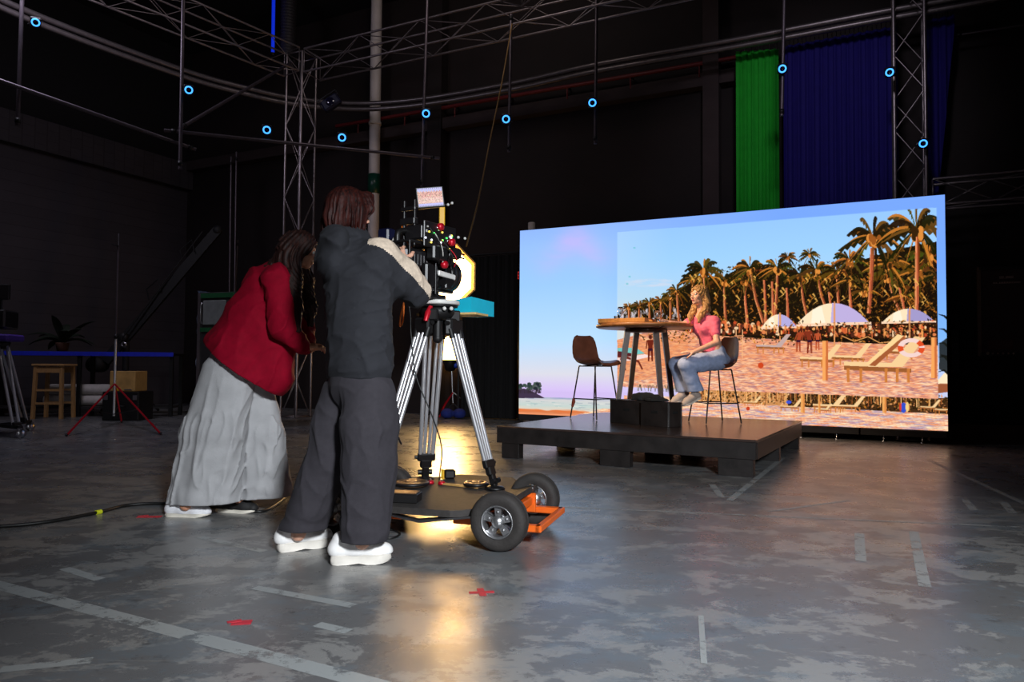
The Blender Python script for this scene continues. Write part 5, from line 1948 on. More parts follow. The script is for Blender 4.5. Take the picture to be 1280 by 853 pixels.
# ================= operator in the dark hooded jacket
def operator():
    p0 = on_z(G(412, 699), 0)
    per = thing('person', 'standing person in dark hooded jacket, black trousers and chunky white sneakers, back to us', 'person', p0)
    fT = V((0.76, 0.65, 0)).normalized(); rT = V((fT.y, -fT.x, 0))
    shR, shL = D(476, 322, 3.42), D(425, 322, 3.62)
    elR = D(521, 367, 3.62); haR = V((-0.604, 3.80, 1.545)); 
    elL = V((-0.80, 3.86, 1.27)); haL = V((-0.665, 4.03, 1.38))
    neck = D(442, 298, 3.52); pelv = D(449, 470, 3.52)
    hipR, hipL = D(462, 488, 3.45), D(432, 488, 3.60)
    knR, knL = D(461, 580, 3.43), D(409, 578, 3.61)
    anR, anL = D(453, 678, 3.43), D(373, 668, 3.655)
    hc = D(438, 266, 3.55)
    fh = V((0.80, 0.60, -0.05)).normalized(); Rh = rotm(fh)
    S = 0.90
    dR = (haR - elR).normalized(); wrR = elR + dR * 0.235
    dL = (haL - elL).normalized(); wrL = elL + dL * 0.235
    # body: one continuous figure
    lo, hi = bounds([hc + Z * .15, anR, anL, elR, elL, haR, haL, shL, shR], 0.14)
    fd = Field(lo, hi, 0.0065)
    head_field(fd, hc, Rh, S)
    fd.cone(hc + Rh @ V((0, -0.02, -0.06)), neck - Z * 0.02, 0.052, 0.058, k=0.02)
    fd.cone(neck - Z * .08, pelv, 0.095, 0.10, k=0.04, flat=(rT, .72))
    fd.cone(shR, shL, 0.05, 0.05, k=0.03)
    for s_, e_, w_, in ((shR, elR, wrR), (shL, elL, wrL)):
        fd.chain([s_, e_, w_], [0.046, 0.036, 0.027], k=0.02)
    hand_field(fd, wrR, dR, (-rT * .3 + Z * .9 - fT * .5), 1, 0.95, 0.75)
    hand_field(fd, wrL, dL, (Z * .9 - fT * .3), -1, 0.95, 0.75)
    for h_, k_, a_ in ((hipR, knR, anR), (hipL, knL, anL)):
        fd.chain([h_, k_, a_], [0.075, 0.052, 0.036], k=0.03)
    fd.build('body', m_skin, per)
    eyes(per, hc, Rh, S)
    # hooded jacket
    m_hood = mat('charcoal fleece', (32, 33, 39), 0.9, var=0.1, vscale=40, bump=0.25, bscale=350)
    m_pan = mat('beige sleeve panel', (204, 186, 166), 0.85, var=0.12, vscale=60, bump=0.3, bscale=220)
    lo, hi = bounds([neck + Z * .06, pelv - Z * .06, elR, elL, wrR, wrL, shL, shR], 0.26)
    fd = Field(lo, hi, 0.0065)
    up_ = D(447, 345, 3.52); low = D(450, 455, 3.52)
    fd.cone(up_, low, 0.142, 0.138, k=0.05, flat=(rT, .66))
    fd.cone(shR, shL, 0.080, 0.080, k=0.06)
    fd.cone(neck - Z * .10, neck - Z * .005, 0.14, 0.072, k=0.05)
    fd.chain([shR, shR * .5 + elR * .5, elR], [0.082, 0.080, 0.070], k=0.05)
    fd.chain([elR, wrR - dR * .02], [0.066, 0.042], k=0.025)
    fd.chain([shL, elL], [0.078, 0.066], k=0.05)
    fd.chain([elL, wrL - dL * .02], [0.062, 0.040], k=0.025)
    # hood lying on the back
    hb = neck - fT * 0.115 - Z * 0.035 - rT * 0.01
    Rt = rotm(fT)
    fd.ell(hb + rT * .02, (0.118, 0.055, 0.075), Rt, k=0.012)
    fd.ell(hb - Z * .085 - fT * .012, (0.10, 0.048, 0.085), Rt, k=0.02)
    fd.ell(neck + Z * 0.0 - fT * .01, (0.095, 0.085, 0.032), Rt, k=0.02)
    fd.ell(neck + Z * 0.05, (0.062, 0.058, 0.06), Rt, k=0.01, op='s')
    # waistband
    wb = D(450, 466, 3.52)
    fd.cone(wb + Z * .012, wb - Z * .022, 0.128, 0.124, k=0.008, flat=(rT, .66))

    def folds(X, Y, Z_):
        z0 = (Z_ - 1.0)
        r_ = 1 - np.abs(vnoise(X + .5 * Z_, Y, Z_ * 1.5, 17, 5))
        r2 = 1 - np.abs(vnoise(X - .4 * Z_, Y, Z_ * 1.8, 30, 6))
        return -0.010 * r_ ** 3 - 0.006 * r2 ** 4 + 0.006 * vnoise(X, Y, Z_, 12, 4)
    fd.warp(folds)
    fd.plane(wb - Z * .030, -Z)
    ux = (elR - shR).normalized()
    pn = (Z * 0.80 + V((0.55, -0.25, 0))).normalized()

    def pick(X, Y, Z_):
        # raglan panel along the top of the right sleeve
        px_, py_, pz_ = X - shR.x, Y - shR.y, Z_ - shR.z
        a = px_ * ux.x + py_ * ux.y + pz_ * ux.z
        qx, qy, qz = px_ - a * ux.x, py_ - a * ux.y, pz_ - a * ux.z
        out = (qx * pn.x + qy * pn.y + qz * pn.z) / (np.sqrt(qx * qx + qy * qy + qz * qz) + 1e-6)
        side = px_ * rT.x + py_ * rT.y
        return ((out > 0.50) & (a > -0.12) & (a < 0.40) & (side > -0.05)).astype(int)
    jk = fd.build('hooded_jacket', [m_hood, m_pan], per, pick)
    jk['label'] = 'dark hooded jacket with beige sleeve panel'
    # trousers
    m_tr = mat('black brushed trousers', (46, 43, 49), 0.9, var=0.1, vscale=50, bump=0.15, bscale=300)
    lo, hi = bounds([pelv + Z * .06, anR, anL, knR, knL], 0.22)
    fd = Field(lo, hi, 0.0065)
    fd.cone(pelv + Z * .04, pelv - Z * .05, 0.122, 0.135, k=0.03, flat=(rT, .70))
    hemR, hemL = D(456, 672, 3.42), D(373, 664, 3.65)
    fd.chain([hipR - Z * .03, hipR * .5 + knR * .5, knR, hemR - Z * .05], [0.122, 0.130, 0.122, 0.106], k=0.025)
    fd.chain([hipL - Z * .03, hipL * .5 + knL * .5, knL, hemL - Z * .05], [0.118, 0.116, 0.102, 0.104], k=0.012)

    def folds2(X, Y, Z_):
        g = np.clip((0.95 - Z_) / 0.3, 0, 1)
        low_ = np.clip((0.35 - Z_) / 0.25, 0, 1)
        r_ = 1 - np.abs(vnoise(X, Y, Z_ * 0.2, 26, 8))
        r2 = 1 - np.abs(vnoise(X + .3 * Z_, Y, Z_ * .9, 22, 9))
        return -0.009 * g * r_ ** 3 - 0.006 * r2 ** 4 + 0.004 * low_ * np.sin(Z_ * 60 + 9 * X)
    fd.warp(folds2)
    fd.plane((hemR * .5 + hemL * .5) * 1.0 + V((0, 0, 0)), V((0, 0, -1)))
    fd.build('trousers', m_tr, per)
    # short layered hair
    m_hair = hair_mat('dark auburn hair', (22, 8, 8), (62, 22, 16))
    lo, hi = bounds([hc], 0.22)
    fd = Field(lo, hi, 0.005)
    q = L2W(hc, Rh)
    fd.ell(q(0, -0.018, 0.025), (0.098, 0.112, 0.102), Rh)
    fd.ell(q(0, -0.035, -0.045), (0.112, 0.085, 0.085), Rh, k=0.04)
    for sx in (-1, 1):
        fd.cone(q(0.085 * sx, 0.02, 0.0), q(0.098 * sx, 0.005, -0.10), 0.030, 0.018, k=0.03)
        fd.cone(q(0.05 * sx, -0.085, -0.06), q(0.06 * sx, -0.092, -0.125), 0.03, 0.014, k=0.025)
    fd.cone(q(0.0, -0.095, -0.04), q(0.0, -0.088, -0.115), 0.035, 0.016, k=0.025)
    fd.cone(q(-0.03, 0.075, 0.085), q(-0.075, 0.075, 0.03), 0.03, 0.018, k=0.03); fd.cone(q(0.03, 0.075, 0.085), q(0.078, 0.07, 0.02), 0.03, 0.018, k=0.03)
    fd.ell(q(0, 0.10, -0.055), (0.066, 0.095, 0.10), Rh, k=0.015, op='s')

    def strands(X, Y, Z_):
        a = np.arctan2((X - hc.x) * fh.y - (Y - hc.y) * fh.x, (X - hc.x) * fh.x + (Y - hc.y) * fh.y)
        low_ = np.clip((hc.z + 0.06 - Z_) / 0.15, 0, 1)
        return (0.0022 + 0.007 * low_) * np.sin(a * 26 + 14 * Z_ + 2 * np.sin(a * 7)) + 0.010 * low_ ** 2 * np.sin(a * 11 + 3) + 0.0015 * np.sin(a * 61)
    fd.warp(strands)
    fd.build('hair', m_hair, per)
    m_shoe = mat('white leather', (236, 234, 232), 0.45, var=0.05, bump=0.05)
    m_sole = mat('off white rubber', (222, 216, 206), 0.6, var=0.1)
    hR, tR = on_z(G(414, 705), 0), on_z(G(488, 702), 0)
    hL, tL = on_z(G(347, 690), 0), on_z(G(399, 683), 0)
    for a, b in ((hR, tR), (hL, tL)):
        d = (b - a).normalized()
        sneaker(per, 'shoe', a + Z * .001, a + d * min(0.305, max(.27, (b - a).length)) + Z * .001, 0.105, m_shoe, m_sole, 1.12, True)
    return per, haR


op, op_hand = operator()


# ================= woman in red leaning in
def leaner():
    p0 = on_z(G(262, 642), 0)
    per = thing('person', 'person leaning forward in loose red shirt and wide grey trousers, long dark hair', 'person', p0)
    pelv = D(292, 448, 4.50); hipR, hipL = D(290, 464, 4.46), D(302, 464, 4.58)
    chest = D(338, 362, 4.47)
    shR, shL = D(347, 350, 4.32), D(352, 344, 4.64)
    neck = D(357, 334, 4.46)
    hc = D(377, 313, 4.44)
    fh = V((0.93, 0.30, -0.22)).normalized(); Rh = rotm(fh)
    elR, wrR = D(356, 408, 4.30), D(378, 434, 4.36)
    elL, wrL = V((shL.x + 0.12, 4.70, 1.20)), D(386, 436, 4.62)
    knR, knL = D(268, 545, 4.47), D(318, 540, 4.62)
    anR, anL = D(232, 632, 4.44), D(300, 628, 4.62)
    S = 0.90
    lo, hi = bounds([hc + Z * .15, hc + V((.15, 0, 0)), anR, anL, wrR + V((.15, 0, 0)), wrL, shR, shL], 0.14)
    fd = Field(lo, hi, 0.0065)
    q = head_field(fd, hc, Rh, S)
    fd.cone(hc + Rh @ V((0, -0.02, -0.06)), neck, 0.05, 0.056, k=0.02)
    fd.cone(chest, pelv, 0.10, 0.105, k=0.04)
    fd.cone(neck, chest, 0.06, 0.09, k=0.03)
    fd.cone(shR, shL, 0.05, 0.05, k=0.03)
    dR = (D(396, 432, 4.40) - wrR).normalized(); dL = (D(402, 434, 4.58) - wrL).normalized()
    for a, b, c, d_, sd in ((shR, elR, wrR, dR, 1), (shL, elL, wrL, dL, -1)):
        fd.chain([a, b, c], [0.044, 0.036, 0.026], k=0.02)
        hand_field(fd, c, d_, V((0, -.35 * sd, .9)), -sd, 0.92, 0.55)
    for a, b, c in ((hipR, knR, anR), (hipL, knL, anL)):
        fd.chain([a, b, c], [0.062, 0.046, 0.034], k=0.03)

    body = fd.build('body', [m_skin2, m_lips], per)
    eyes(per, hc, Rh, S)
    # shirt
    m_red_sh = mat('red cotton shirt', (132, 0, 30), 0.85, spec=0.15, var=0.1, vscale=25, bump=0.15, bscale=200)
    lo, hi = bounds([neck, shR, shL, elR, elL, wrR, wrL, pelv, D(262, 430, 4.5), D(345, 495, 4.5)], 0.24)
    fd = Field(lo, hi, 0.007)
    perp = V((0, 1, 0))
    fd.chain([chest, D(322, 398, 4.48), D(304, 438, 4.49), D(300, 470, 4.49)], [0.150, 0.165, 0.185, 0.215], k=0.05)
    fd.chain([chest, D(338, 420, 4.48), D(340, 470, 4.48)], [0.13, 0.14, 0.13], k=0.06)
    fd.chain([chest, D(300, 412, 4.48), D(276, 432, 4.49)], [0.12, 0.10, 0.09], k=0.06)
    fd.cone(shR, shL, 0.075, 0.075, k=0.05)
    fd.cone(neck - (neck - chest) * .1, chest, 0.068, 0.13, k=0.04)
    fd.chain([shR, elR], [0.082, 0.078], k=0.03)
    fd.chain([elR, wrR - (wrR - elR) * .10], [0.074, 0.052], k=0.02)
    fd.chain([shL, elL, wrL - (wrL - elL) * .1], [0.08, 0.07, 0.05], k=0.03)
    fd.ell(neck + (neck - chest).normalized() * .05, (0.055, 0.055, 0.055), k=0.01, op='s')
    fd.warp(lambda X, Y, Z_: -0.013 * (1 - np.abs(vnoise(X - Z_ * .5, Y, Z_ * .5 + X * .4, 18, 15))) ** 3 - 0.008 * (1 - np.abs(vnoise(X * .6 - Z_ * .5, Y, Z_ * .6, 34, 16))) ** 4 + 0.006 * vnoise(X, Y, Z_, 11, 17))
    # curved lower hem: tail high at the back, dipping at the front
    hn = (D(253, 426, 4.49) - D(346, 493, 4.49)); hn = V((hn.z, 0, -hn.x)).normalized()
    if hn.z > 0:
        hn = -hn
    fd.plane(D(300, 459, 4.49), hn)
    fd.build('shirt', m_red_sh, per)
    # wide trousers
    m_gray = mat('grey washed cotton trousers', (168, 168, 170), 0.85, var=0.1, vscale=10, bump=0.2, bscale=180)
    lo, hi = bounds([pelv + Z * .05, anR - V((.15, 0, 0)), anL + V((.2, 0, 0)), knR, knL, D(290, 640, 4.4)], 0.24)
    fd = Field(lo, hi, 0.007)
    fd.cone(pelv + Z * .03, pelv - Z * .04, 0.128, 0.135, k=0.05)
    hemR, hemL = D(252, 628, 4.49), D(331, 618, 4.64)
    fx = (V((1, -.1, 0)), .60)
    fd.chain([D(287, 462, 4.46), D(270, 540, 4.47), hemR - Z * .05], [0.104, 0.110, 0.126], k=0.03, flat=fx)
    fd.chain([D(308, 462, 4.58), D(322, 540, 4.62), hemL - Z * .05], [0.085, 0.095, 0.105], k=0.015, flat=fx)

    def folds(X, Y, Z_):
        g = np.clip((0.95 - Z_) / 0.4, 0, 1)
        lw = np.clip((0.28 - Z_) / 0.2, 0, 1)
        xx = X + 0.18 * (0.9 - Z_)
        r_ = 1 - np.abs(vnoise(xx, Y, Z_ * 0.15, 20, 18))
        r2 = 1 - np.abs(vnoise(xx, Y, Z_ * .5, 34, 19))
        return -0.016 * g * r_ ** 3 - 0.009 * g * r2 ** 4 + 0.007 * g * vnoise(xx, Y, Z_ * .3, 12, 20) + 0.004 * lw * np.sin(Z_ * 50 + 9 * X + 5 * Y)
    fd.warp(folds)
    fd.plane((hemR.x, 0, 0.085), (0.03, 0, -1))
    fd.build('trousers', m_gray, per)
    # long hair
    m_hair = hair_mat('long dark brown hair', (20, 12, 12), (54, 28, 22))
    lo, hi = bounds([hc + Z * .14, D(352, 420, 4.4), D(330, 350, 4.5), D(392, 400, 4.5)], 0.14)
    fd = Field(lo, hi, 0.0055)
    qh = L2W(hc, Rh)
    fd.ell(qh(0, -0.02, 0.025), (0.088, 0.108, 0.098), Rh)
    fd.ell(qh(0, -0.065, -0.04), (0.085, 0.062, 0.08), Rh, k=0.04)
    fd.chain([qh(0.06, -0.05, -0.03), D(366, 350, 4.33), D(368, 385, 4.28), D(372, 412, 4.27)], [0.055, 0.050, 0.042, 0.018], k=0.04)
    fd.chain([qh(-0.06, -0.04, -0.03), D(380, 350, 4.60), D(386, 385, 4.62), D(388, 405, 4.62)], [0.055, 0.055, 0.045, 0.02], k=0.04)
    fd.chain([qh(0.0, -0.08, 0.0), D(350, 328, 4.42), D(334, 340, 4.40), D(318, 358, 4.39)], [0.06, 0.045, 0.028, 0.012], k=0.04)
    fd.chain([qh(0.04, -0.07, -0.02), D(356, 336, 4.36), D(347, 356, 4.27), D(349, 376, 4.24)], [0.05, 0.045, 0.034, 0.014], k=0.04)
    fd.ell(qh(0, 0.105, -0.05), (0.060, 0.075, 0.105), Rh, k=0.012, op='s')
    fd.warp(lambda X, Y, Z_: 0.004 * np.sin(X * 190 + 25 * np.sin(Z_ * 9) + Y * 120) + 0.003 * np.sin(X * 90 - Y * 160 + Z_ * 20))
    fd.build('hair', m_hair, per)
    m_w = mat('white canvas', (232, 232, 236), 0.6, var=0.05)
    m_ws = mat('cream rubber', (226, 220, 206), 0.5)
    a, b = on_z(G(209, 645), 0), on_z(G(262, 646), 0)
    s1 = sneaker(per, 'shoe', a, b, 0.075, m_w, m_ws, 1.0, False)
    s1['label'] = 'white low canvas shoe'
    a, b = on_z(G(272, 639), 0), on_z(G(333, 642), 0)
    d = (b - a).normalized()
    s2 = sneaker(per, 'shoe', a, a + d * 0.275, 0.075, mat('black canvas', (22, 21, 22), 0.7), m_ws, 1.0, False)
    s2['label'] = 'black low canvas shoe with white sole'
    return per


leaner()


# ================= woman on the right stool
def sitter():
    per = thing('person', 'blonde person in pink top and pale jeans seated on right stool holding a glass', 'person', (C2.x, C2.y, PH))
    seat = C2.copy()
    pelv = D(893, 446, 8.10)
    hipL, hipR = D(896, 451, 8.00), D(890, 451, 8.22)
    knL, knR = D(857, 456, 7.88), D(845, 455, 8.16)
    anL, anR = D(870, 491, 7.97), D(856, 489, 8.16)
    chest = D(884, 412, 8.10); neck = D(879, 391, 8.10)
    shL, shR = D(893, 402, 7.96), D(868, 401, 8.22)
    elL, wrL = D(896, 428, 7.86), D(868, 440, 7.80)
    elR, wrR = D(853, 406, 8.14), D(837, 403.5, 7.98)
    hc = D(873, 369.5, 8.09)
    fh = V((-0.86, -0.50, 0.06)).normalized(); Rh = rotm(fh)
    fT = V((-0.93, -0.36, 0)).normalized(); rT = V((fT.y, -fT.x, 0))
    S = 0.92
    lo, hi = bounds([hc + Z * .15, hc - V((.15, .1, 0)), anL - Z * .05, anR, knL, knR, wrR - V((.15, .1, 0)), shL, shR, hipL + V((.12, 0, 0)), elL], 0.12)
    fd = Field(lo, hi, 0.006)
    head_field(fd, hc, Rh, S)
    fd.cone(hc + Rh @ V((0, -0.02, -0.06)), neck - Z * .03, 0.046, 0.052, k=0.02)
    fd.cone(neck - Z * .05, chest, 0.075, 0.10, k=0.03, flat=(rT, .72))
    fd.cone(chest, pelv, 0.092, 0.105, k=0.04, flat=(rT, .78))
    fd.cone(shR, shL, 0.045, 0.045, k=0.03)
    fd.chain([shL, elL, wrL], [0.042, 0.034, 0.024], k=0.015)
    fd.chain([shR, elR, wrR], [0.042, 0.033, 0.023], k=0.015)
    dL = (D(853, 440, 7.82) - wrL).normalized()
    hand_field(fd, wrL, dL, V((-.15, -.25, .95)), -1, 0.92, 0.22)
    dR = (D(826, 401.5, 7.90) - wrR).normalized()
    hand_field(fd, wrR, dR, V((.2, -.75, .5)), 1, 0.92, 0.75)
    for a, b, c in ((hipL, knL, anL), (hipR, knR, anR)):
        fd.chain([a, b, c], [0.075, 0.05, 0.034], k=0.03)
    lipc = hc + Rh @ V((0, 0.093, -0.069)) * S

    def pick(X, Y, Z_):
        return ((X - lipc.x) ** 2 + (Y - lipc.y) ** 2 + ((Z_ - lipc.z) * 1.8) ** 2 < 0.021 ** 2).astype(int)
    fd.build('body', [m_skin, m_lips], per, pick)
    eyes(per, hc, Rh, S)
    m_pink = mat('pink knit top', (240, 104, 132), 0.75, var=0.06, vscale=40, bump=0.15, bscale=350, sheen=0.1)
    lo, hi = bounds([neck, shL, shR, pelv, elL, elR], 0.2)
    fd = Field(lo, hi, 0.006)
    fd.cone(neck - Z * .09, chest, 0.092, 0.112, k=0.03, flat=(rT, .72))
    fd.cone(chest, D(889, 438, 8.10), 0.104, 0.100, k=0.04, flat=(rT, .78))
    for s_ in (-1, 1):
        fd.ell(chest + fT * 0.075 + rT * (0.065 * s_) + Z * 0.005, (0.062, 0.062, 0.062), k=0.035)
    fd.cone(shR, shL, 0.056, 0.056, k=0.04)
    fd.cone(shL, shL + (elL - shL) * .55, 0.058, 0.052, k=0.03)
    fd.cone(shR, shR + (elR - shR) * .55, 0.056, 0.050, k=0.03)
    fd.ell(neck + fT * .045 + Z * .005, (0.085, 0.085, 0.075), k=0.012, op='s')
    fd.warp(lambda X, Y, Z_: 0.003 * vnoise(X, Y, Z_ * 2, 34, 25) + 0.002 * vnoise(X, Y, Z_ * 2.4, 70, 26))
    fd.plane(D(889, 440, 8.10), -Z)
    fd.build('top', m_pink, per)
    m_jean = mat('pale blue denim', (158, 172, 206), 0.85, var=0.12, vscale=30, bump=0.2, bscale=300)
    lo, hi = bounds([pelv, knL, knR, anL, anR, hipL + V((.1, 0, 0))], 0.2)
    fd = Field(lo, hi, 0.006)
    fd.cone(pelv + Z * .05, pelv - Z * .02, 0.108, 0.125, k=0.03, flat=(rT, .80))
    fd.ell(pelv - fT * .03 - Z * .03, (0.15, 0.15, 0.085), k=0.04)
    for a, b, c in ((hipL, knL, anL), (hipR, knR, anR)):
        e_ = c + (b - c) * .08
        fd.chain([a, a * .5 + b * .5, b], [0.108, 0.100, 0.082], k=0.03)
        fd.chain([b, b * .45 + e_ * .55, e_], [0.080, 0.082, 0.092], k=0.012)

    def folds(X, Y, Z_):
        return 0.004 * vnoise(X, Y, Z_ * .5, 30, 28) + 0.0025 * vnoise(X * .7, Y, Z_, 60, 29)
    fd.warp(folds)
    fd.plane(anL * .5 + anR * .5 + Z * .005, V((0.10, 0, -1)))
    fd.plane(C2 + V((0, 0, 0.004)), V((0, 0, -1)) if False else V((0, 0, -1)) * 0 + V((0.0, 0, -1))) if False else None
    fd.build('jeans', m_jean, per)
    # long wavy blonde hair
    m_hair = hair_mat('blonde hair', (112, 74, 42), (206, 160, 104), 0.55)
    lo, hi = bounds([hc + Z * .14, D(885, 410, 8.0), D(862, 400, 8.1), hc], 0.14)
    fd = Field(lo, hi, 0.0055)
    q = L2W(hc, Rh)
    fd.ell(q(0, -0.022, 0.028), (0.088, 0.108, 0.096), Rh)
    fd.ell(q(0, -0.065, -0.05), (0.085, 0.06, 0.09), Rh, k=0.04)
    for sx, ex in ((-1, 0.0), (1, 0.02)):
        fd.chain([q(0.064 * sx, -0.035, 0.01), q(0.082 * sx, -0.050, -0.09), q(0.094 * sx, -0.02, -0.17), q(0.082 * sx, 0.03, -0.24), q(0.07 * sx, 0.045, -0.31)], [0.032, 0.034, 0.034, 0.028, 0.012], k=0.03)
    fd.chain([q(0, -0.09, -0.06), q(0.0, -0.10, -0.15), q(0.01, -0.09, -0.23)], [0.06, 0.06, 0.03], k=0.04)
    fd.ell(q(0, 0.105, -0.045), (0.078, 0.098, 0.100), Rh, k=0.012, op='s')
    fd.warp(lambda X, Y, Z_: 0.0035 * np.sin(X * 170 + Y * 150 + 7 * np.sin(Z_ * 26)) + 0.004 * np.sin(Z_ * 55 + X * 60 - Y * 40))
    fd.build('hair', m_hair, per)
    m_sn = mat('pale grey suede', (176, 160, 150), 0.7)
    m_sl = mat('cream sole', (226, 214, 200), 0.6)
    for an, ln in ((anL, 0.255), (anR, 0.255)):
        d = V((-0.80, -0.42, -0.36)).normalized()
        hp = an - Z * 0.085 - d * 0.06
        sneaker(per, 'shoe', hp, hp + d * ln, 0.085, m_sn, m_sl, .95, False)
    return per, wrR + dR * 0.10


sit, sit_hand = sitter()
gp = sit_hand + V((-0.03, -0.02, -0.03))
wine_glass('wine_glass', 'clear wine glass held tilted in the hand of the seated woman', gp - V((-0.22, 0.0, 0.98)).normalized() * 0.035, (-0.30, 0.0, 0.95), 1.0)
# pan bar of the tripod head, in the operator's hand
pb = MB().cyl(V((APX - 0.04, APY - 0.08, ZT + 0.07)), op_hand + V((0.01, 0.03, -0.02)), 0.010, n=10)
pbo = pb.build('pan_bar', m_bplastic, trip)
MB().cyl(op_hand + V((0.02, 0.06, -0.045)), op_hand + V((-0.01, -0.03, 0.02)), 0.016, n=12).build('grip', m_rubber, pbo)
# ------------------------------------------------------------------ rigging overhead
m_alu = mat('dull aluminium', (150, 140, 142), 0.38, 0.85, var=0.12)
m_pipe = mat('grey scaffold pipe', (92, 84, 90), 0.45, 0.7, var=0.12)


def polar_box(mb, a, b, w, h, mi=0):
    a, b = V(a), V(b)
    d = (b - a).normalized()
    x, y = frame(d)
    R = Matrix(((x.x, y.x, d.x), (x.y, y.y, d.y), (x.z, y.z, d.z)))
    return mb.box((a + b) / 2, (w, h, (b - a).length), R, mi)


def truss(label, a, b, w=0.36, r=0.022, up=None, step=0.6):
    a, b = V(a), V(b)
    t = thing('lighting_truss', label, 'truss', tuple((a + b) / 2) if abs((b - a).normalized().z) < .5 else (a.x, a.y, min(a.z, b.z)), 0, 'lighting trusses of the hall')
    d = (b - a).normalized()
    x, y = frame(d, up)
    cor = [x * (sx * w / 2) + y * (sy * w / 2) for sx, sy in ((-1, -1), (1, -1), (1, 1), (-1, 1))]
    for c in cor:
        MB().cyl(a + c, b + c, r, n=8).build('chord', m_alu, t)
    n = max(2, int((b - a).length / step))
    for i in range(4):
        c0, c1 = cor[i], cor[(i + 1) % 4]
        pts = [a + d * ((b - a).length * k / n) + (c0 if (k + i) % 2 else c1) for k in range(n + 1)]
        MB().tube(pts, r * .45, 5).build('bracing', m_alu, t)
    for e in (a, b):
        MB().tube([e + c for c in cor], r * .6, 5, closed=True).build('end_frame', m_alu, t)
    return t


def lv(px, py, z):
    return G(px, py, z)


ZT1 = 6.35
corner = lv(377, 84, ZT1)
tdir = -E1
right_end = corner + E1 * 8.2
truss('long ceiling truss running parallel to the back wall above the screen', corner + E1 * .25, right_end, 0.42, 0.019)
truss('ceiling truss running along the left side to the corner tower', corner - E2 * .25 - E1 * .0, corner - E2 * 7.5 - E1 * 1.2, 0.42, 0.018)
truss('corner tower truss standing behind the two crew members', V((corner.x, corner.y, 0.02)), V((corner.x, corner.y, ZT1 + .2)), 0.36, 0.022, E1)
c2_ = lv(655, 18, ZT1 + .15)
truss('short crossing truss above the middle of the hall', lv(640, -10, ZT1 + .3), lv(690, 40, ZT1 + .3) if False else c2_ + V((0.9, -2.6, 0.0)), 0.36, 0.02)
tp0 = W(1136, 120, 0.37)
truss('tower truss rising behind the right part of the screen', V((tp0.x, tp0.y, 0.02)), V((tp0.x, tp0.y, 7.2)), 0.36, 0.024, E1, 0.5)
ta, tb2 = W(1152, 243, 0.45), W(1330, 226, 0.45)
truss('horizontal truss at right joining the tower behind the screen', ta + V((0, 0, -0.02)) + E1 * .12, ta + E1 * 4.2 + V((0, 0, 0.0)), 0.34, 0.022)

# curved double curtain rail
ZR = 5.83
rp = [lv(x, y, ZR) for x, y in ((-220, -108), (-60, -28), (0, 4), (100, 45), (230, 92), (300, 112), (370, 127), (450, 133), (530, 127), (640, 108), (745, 85), (920, 54), (1100, 20), (1190, 4), (1300, -18))]
rail = thing('curtain_rail', 'long curved double curtain rail sweeping round the hall', 'rail', tuple(rp[7]))
cp = catmull(rp, 10)
m_rail = mat('grey rail', (120, 112, 112), 0.4, 0.8)
for dz in (0.055, -0.055):
    MB().tube([p + Z * dz for p in cp], 0.046, 8).build('rail_tube', m_rail, rail)

m_green = mat('green screen cloth', (26, 176, 42), 0.85, var=0.08, vscale=6)
m_bluec = mat('blue screen cloth', (20, 6, 112), 0.85, var=0.08, vscale=6)


def curtain(label, x0, x1, ytop0, ytop1, zbot, m, stepped=False, nh=14):
    """pleated cloth hung below the rail between two photo positions"""
    a = W(x0, 60, 0.82); b = W(x1, 60, 0.82)
    ua, ub = (a - O0).dot(E1), (b - O0).dot(E1)
    za, zb_ = W(x0, ytop0, 0.82).z, W(x1, ytop1, 0.82).z
    c = thing('curtain', label, 'curtain', tuple(RM((ua + ub) / 2, 0.82, zbot)), -YAW, 'screen cloth curtains on the rail')
    n = int((ub - ua) / 0.012)
    rows = []
    for j in range(9):
        t_ = j / 8
        row = []
        for i in range(n + 1):
            s_ = i / n
            u = ua + (ub - ua) * s_
            ph = u * 2 * math.pi / 0.115 + 1.2 * math.sin(u * 5)
            am = 0.018 + 0.022 * t_
            zt = za + (zb_ - za) * s_
            zl = zbot
            if stepped:
                zl = zbot + (zt - zbot) * min(1, max(0, (s_ - .35) / .65)) ** 1.0 * 0.96
            row.append(RM(u, 0.82 + am * math.sin(ph) + 0.008 * math.sin(ph * 2.3 + j * .3), zt + (zl - zt) * t_))
        rows.append(row)
    MB().grid(rows).build('cloth', m, c)
    for k in range(nh):
        s_ = (k + .5) / nh
        u = ua + (ub - ua) * s_
        zt = za + (zb_ - za) * s_
        MB().tube([RM(u, 0.82, zt - 0.01), RM(u, 0.82, zt + 0.16)], 0.006, 5).build('hook', m_pipe, c)
    return c


curtain('bright green screen curtain hanging above the screen', 920, 973, 65, 61, 1.2, m_green, nh=12)
curtain('wide dark blue curtain left of the tower truss', 979, 1122, 58, 32, 1.2, m_bluec, nh=26)
curtain('dark blue curtain right of the tower truss with a stepped edge', 1152, 1194, 26, 18, 2.9, m_bluec, True, nh=12)


# ---- scaffold pipes and ring-lit tracking cameras
def pipe(label, a, b, r=0.024, name='scaffold_pipe'):
    p = thing(name, label, 'pipe', tuple((V(a) + V(b)) / 2), 0, 'scaffold pipes of the hall')
    MB().cyl(a, b, r, n=10).build('tube', m_pipe, p)
    d = (V(b) - V(a)).normalized()
    for k in (0.03, 0.97):
        q = V(a) + (V(b) - V(a)) * k
        MB().lathe(q, d, [(r, -0.03), (r + .008, -0.03), (r + .008, 0.03), (r, 0.03)], 10).build('coupler', m_blk, p)
    return p


